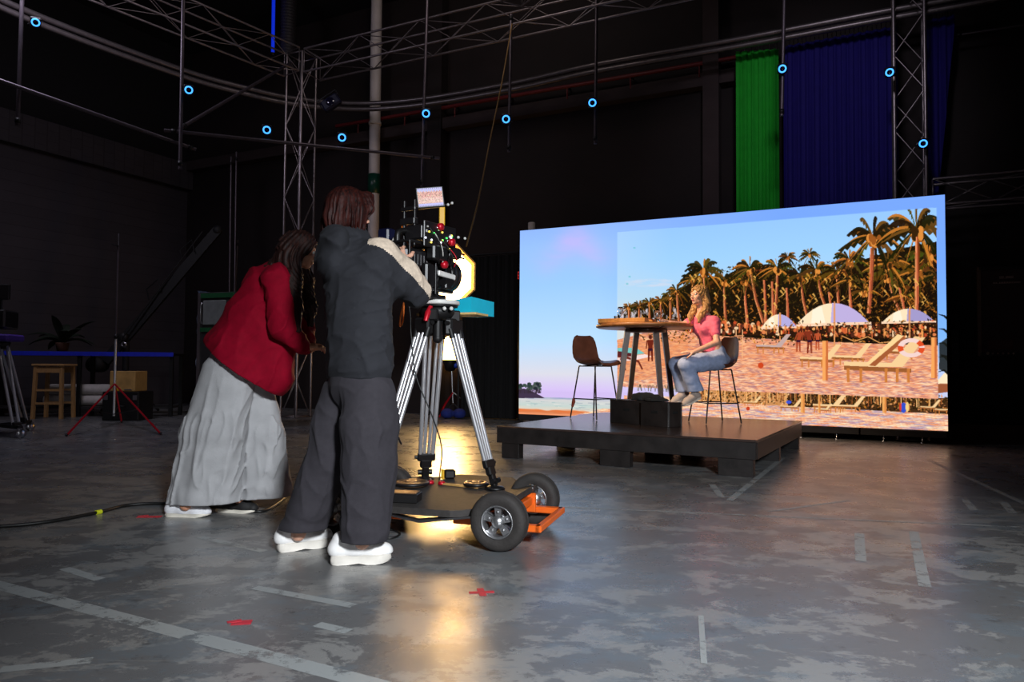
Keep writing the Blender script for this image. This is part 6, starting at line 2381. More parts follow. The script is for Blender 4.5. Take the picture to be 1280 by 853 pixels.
pipe('hanging pipe at the far upper left carrying the leftmost ring lamp', D(29, -40, 8.5), D(22, 157, 8.5))
pipe('hanging pipe in front of the left truss with its end below the long pipe', D(230, -40, 9.5), D(225, 212, 9.5))
pipe('hanging pipe above the camera monitor, in front of the dark column', D(535, -30, 11.2), D(527, 236, 11.2))
pipe('short hanging pipe left of the middle of the truss', D(639, 18, 10.6), D(636, 190, 10.6))
pipe('hanging pipe above the left part of the screen', D(746, -30, 10.2), D(744, 180, 10.2))
pipe('hanging pipe between the green and the blue curtain', D(981, -30, 9.4), D(977, 145, 9.4))
pipe('long sloping horizontal pipe at the upper left', D(-30, 90, 8.2), D(245, 187, 9.7))
pipe('horizontal pipe behind the heads, passing in front of the white column', D(205, 163, 9.45), D(549, 198, 11.2))
pipe('diagonal brace pipe from the corner tower down to the hanging pipe', D(368, 76, 12.9), D(224, 161, 9.55))
a = W(1190, 44, 0.9)
pipe('thin pipe at the upper right beyond the blue curtain', W(1196, 44, 0.9), W(1300, 28, 0.9), 0.016)
for k, (px, y0, y1) in enumerate(((285, 196, 372), (291.5, 190, 372), (288, 300, 372))):
    pipe(['thin upright pipe leaning in the left corner, behind its pair', 'thin upright pipe leaning in the left corner, right of its pair', 'short upright pipe in the left corner behind the wrapped rack'][k], D(px, y1 + 130, 14.3), D(px + (4 if k < 2 else 9), y0, 14.6), 0.02)

m_ring = mat('blue ring light', (90, 190, 255), 0.4, emit=(60, 150, 255), estr=2.2, var=0)


def mocap(px, py, Y, label, dx=-1):
    c = D(px, py, Y)
    f = (CAM - c).normalized()
    f = (f + V((0.0, 0, -0.05))).normalized()
    x, y = frame(f)
    t = thing('tracking_camera', label, 'camera', tuple(c), 0, 'ring lit tracking cameras')
    R = Matrix(((x.x, y.x, f.x), (x.y, y.y, f.y), (x.z, y.z, f.z)))
    s_ = Y / 9.3
    MB().box(c - f * 0.07, (0.125 * s_, 0.125 * s_, 0.12), R, bev=0.012).build('housing', m_blk, t)
    MB().torus(c, f, 0.042 * s_, 0.0095 * s_, 28, 8).build('ring_light', m_ring, t)
    MB().lathe(c - f * 0.012, f, [(0.034 * s_, 0), (0.034 * s_, 0.014), (0.026 * s_, 0.014), (0.022 * s_, 0.006), (0.001, 0.005)], 20).build('lens', m_lensglass, t)
    p = c - f * 0.09 + V((dx * 0.09, 0, -0.03))
    MB().tube([c - f * 0.09, p, p + V((0, 0.03, 0))], 0.012, 6).build('bracket', m_blk, t)
    return t


for px, py, Y, lab, dx in ((44.5, 28, 8.45, 'glowing blue ring camera at the far upper left', -1), (236, 112.5, 9.42, 'glowing blue ring camera on the pipe in front of the left truss', -1), (333.5, 162.5, 10.1, 'glowing blue ring camera above the horizontal pipe, left of the tower', 0),
                           (427.5, 172, 10.6, 'glowing blue ring camera just left of the white column', 0), (532.5, 142, 11.1, 'glowing blue ring camera on the pipe above the camera monitor', 0), (632.5, 149, 10.5, 'glowing blue ring camera left of the short hanging pipe', 1),
                           (740.5, 128.5, 10.1, 'glowing blue ring camera above the left part of the screen', 1), (978, 86, 9.3, 'glowing blue ring camera between the green and blue curtain', 0), (1112, 90.5, 9.2, 'glowing blue ring camera before the blue curtain, left of the tower', 1), (1154, 179.5, 9.2, 'lowest glowing blue ring camera, right of the tower truss', -1)):
    mocap(px, py, Y, lab, dx)

# dark flood lamp clamped to the rail
fl_ = D(414, 129, 12.6)
lt = thing('flood_lamp', 'small dark flood lamp clamped in front of the curved rail', 'lamp', tuple(fl_))
R = Matrix.Rotation(-.6, 3, 'Y')
MB().box(fl_, (0.34, 0.16, 0.2), R, bev=0.03).build('housing', mat('dark blue housing', (16, 18, 46), 0.5), lt)
MB().tube([fl_ + R @ V((-.19, 0, 0)), fl_ + R @ V((-.19, 0, .16)), fl_ + R @ V((.19, 0, .16)), fl_ + R @ V((.19, 0, 0))], 0.014, 6).build('yoke', m_blk, lt)
MB().lathe(fl_ + V((0, -0.08, 0)), V((0, -1, 0)), [(0.001, 0.01), (0.07, 0.01), (0.08, 0.0), (0.08, -0.02), (0.001, -0.02)], 20).build('lens', m_lensglass, lt)

# white column pipe with a green sleeve
pc_ = W(468, 200, 0.95)
pw_ = thing('column_pipe', 'white vertical pipe column with a dark green sleeve behind the crew', 'pipe', (pc_.x, pc_.y, 0))
m_wp = mat('off white painted pipe', (222, 212, 206), 0.5, var=0.12, vscale=3)
MB().cyl(V((pc_.x, pc_.y, 0.01)), V((pc_.x, pc_.y, CEIL - .02)), 0.108, n=24).build('tube', m_wp, pw_)
za, zb_ = W(462, 219, .95).z, W(462, 243, .95).z
MB().lathe(V((pc_.x, pc_.y, 0)), Z, [(0.109, zb_), (0.122, zb_), (0.122, za), (0.109, za)], 24).build('sleeve', mat('dark green enamel', (16, 70, 54), 0.35), pw_)
for y in (55, 155):
    zz = W(468, y, .95).z
    MB().lathe(V((pc_.x, pc_.y, 0)), Z, [(0.108, zz - .03), (0.125, zz - .03), (0.125, zz + .03), (0.108, zz + .03)], 24).build('collar', m_wp, pw_)

# red sprinkler pipe along the back wall
a, b = W(420, 158, 1.1), W(920, 72, 1.1)
sp_ = thing('sprinkler_pipe', 'thin dark red pipe running along the back wall below the rail', 'pipe', tuple((a + b) / 2))
m_rp = mat('dark red enamel', (110, 26, 30), 0.5)
MB().cyl(a, b, 0.035, n=12).build('tube', m_rp, sp_)
for k in range(7):
    q = a + (b - a) * ((k + .5) / 7)
    MB().cyl(q, q + V((0, 0, -0.22)), 0.013, n=8).build('drop', m_rp, sp_)
    MB().box(q + E2 * 0.085, (0.03, 0.17, 0.03), R_ROOM).build('wall_bracket', m_blk, sp_)

# blue light tube with ribbed duct beside it
a, b = D(342.5, -30, 13.6), D(341, 66, 13.6)
tl = thing('light_tube', 'thin vertical blue glowing light tube beside a ribbed duct', 'light', tuple(b))
MB().cyl(a, b, 0.032, n=12).build('tube', mat('blue glow', (20, 60, 255), 0.4, emit=(16, 56, 255), estr=0.42, var=0), tl)
MB().cyl(b, b - V((0, 0, .06)), 0.036, n=12).build('end_cap', m_blk, tl)
a, b = D(360, -30, 13.9), D(359, 72, 13.9)
du = thing('ribbed_duct', 'dark ribbed ventilation duct hanging beside the blue light tube', 'duct', tuple(b))
prof = []
L = (a - b).length
for k in range(int(L / 0.06)):
    prof += [(0.15, k * .06), (0.162, k * .06 + .02), (0.15, k * .06 + .04)]
MB().lathe(b, Z, prof, 20).build('hose', mat('dark duct', (40, 36, 40), 0.6), du)
MB().lathe(b, Z, [(0.15, -.02), (0.168, -.02), (0.168, .04), (0.15, .04)], 20).build('cuff', m_blk, du)

# yellow cable hanging from the truss
hc_ = thing('hanging_cable', 'thin yellow cable hanging from the truss down to the softbox', 'cable', tuple(D(639, 40, 10.4)))
MB().tube(catmull([D(640, 30, 10.5), D(628, 100, 10.2), D(612, 178, 9.8), D(598, 250, 9.0), D(583, 308, 8.3)], 8), 0.011, 6).build('cord', mat('yellow cable', (130, 96, 40), 0.6), hc_)

# exit sign on the back wall, half hidden by the screen's edge
ex = W(648, 345, 1.2)
es = thing('exit_sign', 'red lit exit sign on the back wall, mostly hidden by the screen edge', 'sign', tuple(ex), -YAW)
ch = 0.135
MB().box(RM((ex - O0).dot(E1) + 0.24, 1.22, ex.z), (0.56, 0.05, 0.24), R_ROOM, bev=0.008).build('sign_case', m_blk, es)
cu = bpy.data.curves.new('exit_letters', 'FONT')
cu.body = 'EXIT'; cu.size = 0.20; cu.extrude = 0.004; cu.align_x = 'LEFT'; cu.align_y = 'CENTER'
to = bpy.data.objects.new('tmp_text', cu); COL.objects.link(to)
dg = bpy.context.evaluated_depsgraph_get()
me = bpy.data.meshes.new_from_object(to.evaluated_get(dg))
bpy.data.objects.remove(to)
lo_ = bpy.data.objects.new('lettering', me); COL.objects.link(lo_)
me.materials.clear(); me.materials.append(mat('red letters', (255, 70, 70), 0.5, emit=(255, 60, 60), estr=0.9, var=0))
lo_.parent = es
u0 = (W(645.6, 345, 1.19) - O0).dot(E1)
lo_.matrix_basis = es.matrix_basis.inverted() @ (Matrix.Translation(RM(u0, 1.188, ex.z)) @ (R_ROOM @ Matrix.Rotation(math.pi / 2, 3, 'X')).to_4x4())

# white post top behind the screen
p = W(664.5, 300, 0.45)
wp = thing('white_post', 'white round post whose top shows above the screen left corner', 'post', (p.x, p.y, 0))
zt = W(664, 278.5, .45).z
MB().lathe(V((p.x, p.y, 0)), Z, [(0.062, 0.003), (0.062, zt - .01), (0.056, zt), (0.001, zt + .004)], 24).build('shaft', m_wp, wp)
MB().lathe(V((p.x, p.y, 0)), Z, [(0.063, 0.003), (0.12, 0.003), (0.12, .02), (0.063, .03)], 24).build('base_collar', m_wp, wp)

# framed notice board on the right
bu0, bu1 = (W(1224, 390, 1.24) - O0).dot(E1), (W(1298, 390, 1.24) - O0).dot(E1)
zt, zb_ = W(1226, 336, 1.24).z, W(1226, 443, 1.24).z
nb = thing('notice_board', 'dark framed notice board on the right part of the back wall', 'board', tuple(RM((bu0 + bu1) / 2, 1.26, (zt + zb_) / 2)), -YAW)
MB().box(RM((bu0 + bu1) / 2, 1.275, (zt + zb_) / 2), (bu1 - bu0, 0.03, zt - zb_), R_ROOM).build('panel', mat('dark maroon board', (64, 32, 32), 0.6), nb)
m_frm = mat('brown frame', (120, 84, 62), 0.5)
for u, zz, sx, sz in ((bu0, (zt + zb_) / 2, 0.05, zt - zb_), (bu1, (zt + zb_) / 2, 0.05, zt - zb_)):
    MB().box(RM(u, 1.26, zz), (sx, 0.06, sz + .05), R_ROOM, bev=.004).build('frame_side', m_frm, nb)
for zz in (zt, zb_):
    MB().box(RM((bu0 + bu1) / 2, 1.26, zz), (bu1 - bu0, 0.06, 0.05), R_ROOM, bev=.004).build('frame_rail', m_blk, nb)
m_txt = mat('faded lettering', (186, 156, 144), 0.7)
for k, (x0, x1, y, h_) in enumerate(((1249, 1267, 347, 3.2), (1241, 1276, 354, 2.2))):
    a, b = W(x0, y, 1.255), W(x1, y, 1.255)
    ua, ub = (a - O0).dot(E1), (b - O0).dot(E1)
    mb = MB()
    n = 9 if k == 0 else 18
    hh_ = h_ / 95
    # one continuous strip of letter-like teeth
    mb.box(RM((ua + ub) / 2, 1.256, a.z - hh_ * .42), (ub - ua, 0.003, hh_ * .16), R_ROOM)
    for i in range(n):
        if (i * 7) % n in (3,):
            continue
        u = ua + (ub - ua) * (i + .5) / n
        mb.box(RM(u, 1.2555, a.z), ((ub - ua) / n * .6, 0.003, hh_), R_ROOM)
    mb.build('faded_text', m_txt, nb)
a, b = W(1235, 425, 1.255), W(1266, 437, 1.255)
ua, ub = (a - O0).dot(E1), (b - O0).dot(E1)
MB().box(RM((ua + ub) / 2, 1.256, (a.z + b.z) / 2), (ub - ua, .004, a.z - b.z), R_ROOM).build('picture_strip', mat('faded red picture', (92, 44, 42), 0.7), nb)
for k in range(6):
    p = W(1234.5 + k * 6.5, 442, 1.22)
    MB().sphere(p, 0.022 if k == 0 else 0.014, 10, 6).build('clip', mat('pale clip', (190, 170, 150), 0.5) if k == 0 else m_txt, nb)
# slim junction box between screen and board
p = W(1194, 440, 1.22)
jb = thing('junction_box', 'slim dark switch box on the wall just right of the screen', 'box', tuple(p), -YAW)
MB().box(p, (0.10, 0.10, 0.62), R_ROOM, bev=0.008).build('case', m_blk, jb)
for k in range(5):
    MB().box(p - E2 * 0.052 + V((0, 0, .2 - .1 * k)), (0.05, 0.01, 0.05), R_ROOM, bev=.003).build('switch', m_cab, jb)

# ------------------------------------------------------------------ lamps standing in the hall
m_glow = mat('lit diffuser', (255, 236, 200), 0.6, emit=(255, 196, 120), estr=1.0, var=0)
nt = m_glow.node_tree.nodes['Principled BSDF']; nt.inputs['Emission Strength'].default_value = 18.0
m_goldrim = mat('gold fabric rim', (196, 142, 62), 0.6)
oc = D(553.5, 345, 8.1)
sb = thing('softbox_light', 'bright octagonal softbox glowing behind the camera', 'lamp', (oc.x, oc.y, 0))
of = (CAM + V((0.6, 0, 0)) - oc); of.z = -0.42; of.normalize()
ox = V((-of.y, of.x, 0)).normalized(); oy = of.cross(ox).normalized()
if oy.z < 0:
    oy = -oy
def octa(r, off):
    return [oc + of * off + ox * (r * math.cos(math.pi / 8 + k * math.pi / 4)) + oy * (r * math.sin(math.pi / 8 + k * math.pi / 4)) for k in range(8)]
Ro = 0.385
mb = MB().add(octa(Ro * .90, 0.0), [tuple(range(8))])
mb.build('diffuser', m_glow, sb)
mb = MB().grid([octa(Ro * .905, 0.0), octa(Ro * .99, -0.01), octa(Ro * 1.03, 0.05), octa(Ro * .985, 0.052), octa(Ro * .905, 0.0)], closed=True, smooth=False)
mb.build('rim', m_goldrim, sb)
mb = MB().grid([octa(Ro, -0.012), octa(Ro * .7, -0.2), octa(Ro * .25, -0.34)], closed=True, smooth=False)
mb.add(octa(Ro * .25, -0.34), [tuple(range(8))])
mb.build('shell', m_blk, sb)
MB().cyl(oc - of * .34, oc - of * .52, 0.075, n=16).build('lamp_head', m_blk, sb)
sx_ = D(468, 330, 8.35)
sx_ = V((sx_.x, sx_.y, 0))
top_ = V((sx_.x, sx_.y, oc.z + .1))
MB().cyl(sx_ + Z * .2, top_ + Z * .12, 0.017, n=10).build('pole', m_blk, sb)
MB().cyl(top_ - (oc - of * .45 - top_) * .25, oc - of * .45, 0.015, n=10).build('boom_arm', m_blk, sb)
for k in range(3):
    a = k * 2.094 + .5
    MB().tube([sx_ + V((0, 0, .75)), sx_ + V((math.cos(a) * .36, math.sin(a) * .36, 0.012))], 0.011, 6).build('leg', m_blk, sb)

# second lamp far behind, on a stand with red legs
s0 = G(566, 521, 0)
lp = thing('lantern_lamp', 'small warm lamp on a light stand with red legs behind the tripod', 'lamp', tuple(s0))
lt0 = on_z(D(561.5, 450, s0.y), 0); zl = D(561, 450, s0.y).z; zh = D(561, 424, s0.y).z
m_glow2 = mat('warm lamp glow', (255, 230, 170), 0.6, emit=(255, 190, 100), estr=22.0, var=0)
MB().lathe(V((s0.x - .06, s0.y, 0)), Z, [(0.001, zl), (0.135, zl), (0.12, zh), (0.05, zh + .05), (0.001, zh + .05)], 20).build('shade', m_glow2, lp)
MB().lathe(V((s0.x - .06, s0.y, 0)), Z, [(0.001, zl - .22), (0.09, zl - .2), (0.14, zl - .02), (0.136, zl), (0.001, zl)], 20).build('lamp_base', m_blk, lp)
MB().cyl(s0 + Z * .25, V((s0.x - .03, s0.y, zl - .2)), 0.017, n=10).build('pole', m_steel, lp)
for k in range(3):
    a = k * 2.094 + .1
    MB().tube([s0 + Z * .45, s0 + V((math.cos(a) * .3, math.sin(a) * .3, .22)), s0 + V((math.cos(a) * .5, math.sin(a) * .5, 0.02))], 0.014, 6).build('leg', m_red if k else m_steel, lp)
MB().sphere(s0 + V((.05, -.05, .95)), 0.05, 12, 8).build('blue_knob', mat('blue plastic', (30, 70, 190), 0.5), lp)
sbg = thing('sandbag', 'blue sandbag at the foot of the lamp stand with red legs', 'bag', tuple(s0 + V((.05, -.52, 0))))
fd = Field(tuple(s0 + V((-.35, -.8, 0))), tuple(s0 + V((.45, -.25, .35))), 0.015)
c = s0 + V((.05, -.52, .09))
for s_ in (-.11, .11):
    fd.ell(c + V((s_, 0, 0)), (0.115, 0.13, 0.095), k=.03)
fd.plane((0, 0, .004), (0, 0, -1))
fd.build('bag_body', mat('blue canvas', (26, 42, 120), 0.85), sbg)
MB().tube(catmull([c + V((-.1, 0, .08)), c + V((0, 0, .17)), c + V((.1, 0, .08))], 5), 0.012, 6).build('strap', m_blk, sbg)
lamp('lantern_spill', 'SPOT', (s0.x, s0.y - .25, 1.75), (-.6, 4.5, 0), 600, (1.0, 0.60, 0.22), 0.4, 75, 0.9)
# rolling stand beside the tripod's right leg
r0 = G(614, 516, 0)
r0 = V((r0.x, r0.y - .2, 0))
rs = thing('rolling_stand', 'dark rolling stand with casters left of the stage', 'stand', tuple(r0))
MB().cyl(r0 + Z * .3, r0 + Z * 1.9, 0.016, n=10).build('pole', m_blk, rs)
MB().cyl(r0 + Z * .2 + V((-.22, .1, 0)), r0 + Z * 1.75 + V((-.22, .1, 0)), 0.012, n=8).build('pole', m_blk, rs)
for k in range(3):
    a = k * 2.094 - .25
    e = r0 + V((math.cos(a) * .48, math.sin(a) * .48, .1))
    MB().tube([r0 + Z * .32, e + Z * .03], 0.016, 6).build('leg', m_steel if k == 0 else m_blk, rs)
    MB().lathe(V((e.x, e.y, .045)), V((math.sin(a), -math.cos(a), 0)), [(0.001, -.014), (0.04, -.014), (0.043, -.006), (0.043, .006), (0.04, .014), (0.001, .014)], 16).build('caster', m_steel, rs)
    MB().cyl(V((e.x, e.y, .07)), e + Z * .02, 0.01, n=6).build('caster_stem', m_steel, rs)
# black drape that closes the gap left of the screen
d0, d1 = W(577, 420, .75), W(646, 420, .75)
ua, ub = (d0 - O0).dot(E1), (d1 - O0).dot(E1)
dr = thing('black_drape', 'tall black drape hanging between the lamp stand and the screen', 'drape', tuple(RM((ua + ub) / 2, .75, 0)), -YAW)
rows = []
for j in range(5):
    rows.append([RM(ua + (ub - ua) * i / 120, .75 + .03 * math.sin(i * .42 + .3 * j) + .01 * math.sin(i * 1.1), 0.02 + 2.9 * j / 4) for i in range(121)])
MB().grid(rows).build('cloth', mat('black molton', (12, 11, 12), 0.95), dr)
MB().cyl(RM(ua - .1, .75, 2.95), RM(ub + .05, .75, 2.95), 0.02, n=8).build('bar', m_blk, dr)
for u in (ua - .08, ub + .03):
    MB().cyl(RM(u, .79, 0.003), RM(u, .79, 2.95), 0.02, n=8).build('upright', m_blk, dr)
# ------------------------------------------------------------------ dark workshop corner at the left
m_beech = mat('worn beech', (176, 134, 84), 0.55, var=0.2, vscale=10, stretch=(6, 6, 1))
# wooden stool
s0 = on_z(G(63, 523), 0) + V((.05, 0, 0))
st = thing('wooden_stool', 'light wooden stool with rungs in front of the workbench', 'stool', tuple(s0), 0.1)
sw, sh_ = 0.235, D(63, 455, s0.y).z
Rs = RZ(0.1)
MB().box(s0 + V((0, 0, sh_ - .02)), (sw * 2 + .05, sw * 2, 0.04), Rs, bev=.01).build('seat', m_beech, st)
for sx in (-1, 1):
    for sy_ in (-1, 1):
        a = s0 + Rs @ V((sx * (sw - .01), sy_ * (sw - .03), 0.001)); b = s0 + Rs @ V((sx * (sw - .03), sy_ * (sw - .05), sh_ - .04))
        polar_box(MB(), a, b, 0.05, 0.05).build('leg', m_beech, st)
for sy_ in (-1, 1):
    MB().box(s0 + Rs @ V((0, sy_ * (sw - .045), sh_ - .1)), (sw * 2 - .1, .022, .1), Rs).build('apron', m_beech, st)
    for zf in (.28, .52):
        MB().box(s0 + Rs @ V((0, sy_ * (sw - .045), sh_ * zf)), (sw * 2 - .09, .022, .035), Rs).build('rung', m_beech, st)
# workbench; the blue light on its front edge is put into the colour
bz = D(100, 441, 12.6).z
a, b = on_z(D(-25, 441, 12.4), 0), on_z(D(217, 441, 12.8), 0)
wb_ = thing('workbench', 'long dark workbench with blue light painted on its front edge at the left wall', 'table', tuple((a + b) / 2))
d = (b - a).normalized(); n = V((-d.y, d.x, 0)); Rb = Matrix(((d.x, n.x, 0), (d.y, n.y, 0), (0, 0, 1)))
L = (b - a).length
MB().box((a + b) / 2 + n * .32 + V((0, 0, bz - .02)), (L, .64, .04), Rb, bev=.004).build('bench_top', m_blk, wb_)
MB().box((a + b) / 2 - n * .006 + V((0, 0, bz - .02)), (L, .014, .075), Rb, bev=.003).build('front_edge', mat('blue light edge strip', (30, 44, 200), 0.5), wb_)
for s_ in (.02, .5, .985):
    for m_ in (.06, .58):
        MB().box(a + d * (L * s_) + n * m_ + V((0, 0, (bz - .04) / 2 + .001)), (.06, .06, bz - .042), Rb).build('leg', m_blk, wb_)
MB().box((a + b) / 2 + n * .32 + V((0, 0, .16)), (L * .96, .48, .03), Rb).build('lower_shelf', m_cab, wb_)


def BN(px, back, z):
    """spot on the bench seen at photo column px"""
    q = on_z(D(px, 441, 12.6), 0)
    s_ = (q - a).dot(d)
    return a + d * s_ + n * back + V((0, 0, z))


m_roll = mat('white paper roll', (196, 190, 184), 0.7)
for k, (px, zz, ln, lab) in enumerate(((98, .275, 1.35, 'white paper roll on the bench shelf, the lower one'), (97, .47, 1.15, 'white paper roll on the bench shelf, lying on the lower one'))):
    c = BN(px, .34, zz)
    r_ = thing('paper_roll', lab, 'roll', tuple(c), 0, 'paper rolls under the workbench')
    MB().cyl(c - d * (ln / 2), c + d * (ln / 2), 0.095, n=20).build('paper', m_roll, r_)
    MB().cyl(c - d * (ln / 2 + .03), c + d * (ln / 2 + .03), 0.035, n=14).build('core', m_beech, r_)
c = BN(94, .40, .79)
# wooden bin box near the light stand
c = on_z(G(155, 521), 0) + V((0, .35, 0))
c = V((-6.42, 12.1, 0))
wbx = thing('wooden_box', 'pale plywood box on a black case near the red legged stand', 'box', tuple(c))
h0 = D(155, 489, 12.1).z; h1 = D(155, 464, 12.1).z
MB().box(c + V((0, 0, (h0 + h1) / 2)), (.42, .4, h1 - h0), None, bev=.01).build('box_body', m_raw_wood, wbx)
MB().cyl(c + V((-.06, -.2, h0 + .04)), c + V((-.06, -.222, h0 + .04)), .032, n=14).build('brass_knob', m_yellow, wbx)
MB().box(c + V((.1, -.207, h0 + .03)), (.12, .014, .02)).build('latch', m_steel, wbx)
bc = thing('equipment_case', 'black equipment case carrying the pale plywood box', 'case', tuple(c))
MB().box(c + V((0, 0, h0 / 2)), (.6, .5, h0 - .004), None, bev=.015).build('case_body', m_blk, bc)
for s_ in (-.24, .24):
    MB().box(c + V((s_, -.253, h0 - .1)), (.07, .012, .08), None, bev=.004).build('case_latch', m_steel, bc)
MB().tube([c + V((-.08, -.25, h0 * .5)), c + V((-.08, -.29, h0 * .5)), c + V((.08, -.29, h0 * .5)), c + V((.08, -.25, h0 * .5))], .01, 6).build('case_handle', m_bplastic, bc)
# light stand with red legs
q0 = on_z(G(142, 530), 0)
ls = thing('light_stand', 'tall thin light stand with red legs at the left', 'stand', tuple(q0))
zt = D(147, 292, q0.y).z; zm = D(145, 420, q0.y).z
MB().cyl(q0 + Z * .12, q0 + Z * zm, 0.019, n=10).build('lower_tube', m_chrome, ls)
MB().cyl(q0 + Z * zm, V((q0.x + .0, q0.y, zt - .2)), 0.013, n=10).build('upper_tube', m_pipe, ls)
MB().lathe(q0 + Z * zm, Z, [(.019, -.05), (.03, -.05), (.03, .03), (.014, .03)], 12).build('collar', m_blk, ls)
MB().cyl(V((q0.x, q0.y, zt - .2)), V((q0.x, q0.y, zt)), .009, n=8).build('spigot', m_steel, ls)
MB().tube([V((q0.x - .1, q0.y, zt - .17)), V((q0.x, q0.y, zt - .2)), V((q0.x, q0.y - .06, zt - .2))], .014, 6).build('clamp', m_blk, ls)
for px, py in ((83, 546), (201, 544), (152, 529)):
    f_ = on_z(G(px, py), .012)
    k_ = q0 + Z * .62
    MB().tube([k_, f_], .014, 6).build('leg', m_red, ls)
    MB().tube([q0 + Z * .15, k_ + (f_ - k_) * .55], .008, 6).build('brace', m_blk, ls)
    MB().sphere(f_ + Z * .008, .018, 10, 6).build('foot', m_bplastic, ls)
# big black jib arm leaning up to the right
j0, j1 = D(132, 452, 13.8), D(272, 288, 14.2)
m_jib = mat('matt black metal', (13, 12, 13), 0.7, var=0.1)
jb_ = thing('jib_arm', 'black camera jib arm slanting up behind the light stand', 'jib', tuple(on_z(j0, 0)))
polar_box(MB(), j0, j1, .12, .17).build('boom', m_jib, jb_)
MB().tube([j0 + V((.3, -.12, .34)), j1 + V((-.25, -.12, -.05))], .014, 6).build('tension_rod', m_jib, jb_)
for s_ in (.45, .75):
    p = j0 + (j1 - j0) * s_
    MB().tube([p + V((-.1, -.1, .02)), p + V((-.16, -.1, .22)), p + V((.06, -.1, .42)), p + V((.12, -.1, .2))], .014, 6).build('boom_bracket', m_jib, jb_)
pv = j0 + (j1 - j0) * .18
MB().lathe(pv + V((0, -.14, 0)), V((0, -1, 0)), [(.001, .03), (.07, .03), (.09, .0), (.09, -.05), (.001, -.05)], 20).build('pivot', m_cab, jb_)
MB().cyl(V((pv.x, pv.y, .01)), pv, .06, n=14).build('column', m_jib, jb_)
for k in range(3):
    a_ = k * 2.094 + .3
    MB().tube([V((pv.x, pv.y, .7)), V((pv.x + math.cos(a_) * .6, pv.y + math.sin(a_) * .6, .03))], .025, 6).build('leg', m_jib, jb_)
MB().lathe(j0 + V((-.15, 0, -.06)), V((0, 1, 0)), [(.001, -.15), (.15, -.15), (.15, .15), (.001, .15)], 20).build('counterweight', m_jib, jb_)
MB().lathe(pv + V((.06, -.2, -.15)), V((0, -1, 0)), [(.02, .0), (.06, .0), (.06, .012), (.02, .012), (.02, 0)], 20).build('hand_wheel', m_steel, jb_)
MB().sphere(j1, .1, 12, 8).build('head_mount', m_jib, jb_)
# potted palm on the bench
pp = BN(64, .45, bz + .002)
pl = thing('potted_palm', 'dark potted palm standing on the workbench', 'plant', tuple(pp))
MB().lathe(pp, Z, [(.001, 0), (.08, 0), (.11, .16), (.115, .18), (.1, .18), (.001, .16)], 20).build('pot', mat('terracotta', (90, 56, 44), .8), pl)
m_leaf = mat('dark leaf', (34, 44, 32), .6)
for k in range(13):
    rr_ = random.Random(k)
    a_ = k * 2.4
    up_ = .25 + .75 * rr_.random()
    pts = []
    for i in range(7):
        t_ = i / 6
        pts.append(pp + V((math.cos(a_) * .58 * t_, math.sin(a_) * .4 * t_, .18 + up_ * .95 * t_ - .45 * t_ * t_)))
    mb = MB()
    lf = [[], []]
    x_ = V((-math.sin(a_), math.cos(a_), 0))
    rows = []
    for i, p in enumerate(pts):
        w_ = .075 * math.sin(math.pi * (.08 + .9 * i / 6)) + .002
        rows.append([p - x_ * w_ - Z * w_ * .4, p, p + x_ * w_ - Z * w_ * .4])
    mb.grid(rows)
    mb.grid([[q_ - Z * .003 for q_ in r_][::-1] for r_ in rows])
    mb.build('leaf', m_leaf, pl)
MB().cyl(pp + Z * .15, pp + Z * .42, .018, n=8).build('stem', m_leaf, pl)
# second camera rig at the far left edge
t0 = on_z(G(8, 535), 0)
t0 = V((-6.65, 9.35, 0))
rg = thing('studio_camera', 'second camera on a tripod with casters, cut by the left picture edge', 'camera', tuple(t0))
cz_ = D(12, 425, 9.35).z
MB().box(V((t0.x, t0.y, cz_ + .26)), (.26, .5, .24), RZ(.3), bev=.02).build('camera_body', m_cam, rg)
MB().lathe(V((t0.x + .09, t0.y - .24, cz_ + .26)), V((.3, -.95, 0)), [(.001, 0), (.07, 0), (.075, .16), (.09, .17), (.09, .24), (.07, .24), (.06, .2), (.001, .2)], 20).build('lens', m_bplastic, rg)
MB().box(V((t0.x - .02, t0.y - .05, cz_ + .62)), (.3, .05, .2), RZ(.2), bev=.01).build('viewfinder', m_bplastic, rg)
MB().cyl(V((t0.x, t0.y, cz_ + .3)), V((t0.x, t0.y, cz_ + .6)), .02, n=8).build('viewfinder_post', m_bplastic, rg)
MB().box(V((t0.x + .06, t0.y - .1, cz_ + .02)), (.42, .4, .09), RZ(.1), bev=.02).build('purple_pad', mat('purple cloth pad', (70, 40, 140), .7), rg)
MB().lathe(V((t0.x, t0.y, cz_ - .12)), Z, [(.001, 0), (.09, 0), (.12, .06), (.12, .1), (.001, .1)], 20).build('tripod_head', m_blk, rg)
for k in range(3):
    a_ = k * 2.094 - .55
    dd_ = V((math.cos(a_), math.sin(a_), 0)); e_ = V((-dd_.y, dd_.x, 0))
    ft_ = t0 + dd_ * .5 + Z * .16
    tp2 = V((t0.x, t0.y, cz_ - .08)) + dd_ * .08
    lo2 = MB().cyl(tp2 + e_ * .05, ft_ + e_ * .035, .018, n=10).build('leg', m_chrome, rg)
    MB().cyl(tp2 - e_ * .05, ft_ - e_ * .035, .018, n=10).build('leg', m_chrome, rg)
    MB().box(ft_, (.1, .1, .07), RZ(a_), bev=.01).build('leg_foot', m_bplastic, rg)
    polar_box(MB(), t0 + Z * .13, t0 + dd_ * .62 + Z * .13, .05, .04).build('spreader', m_blk, rg)
    cc = t0 + dd_ * .62
    MB().lathe(V((cc.x, cc.y, .06)), V((.8, -.6, 0)), [(.001, -.018), (.055, -.018), (.059, -.008), (.059, .008), (.055, .018), (.001, .018)], 18).build('caster', m_steel, rg)
    MB().box(V((cc.x, cc.y, .118)), (.06, .05, .012), RZ(.3)).build('caster_plate', m_steel, rg)
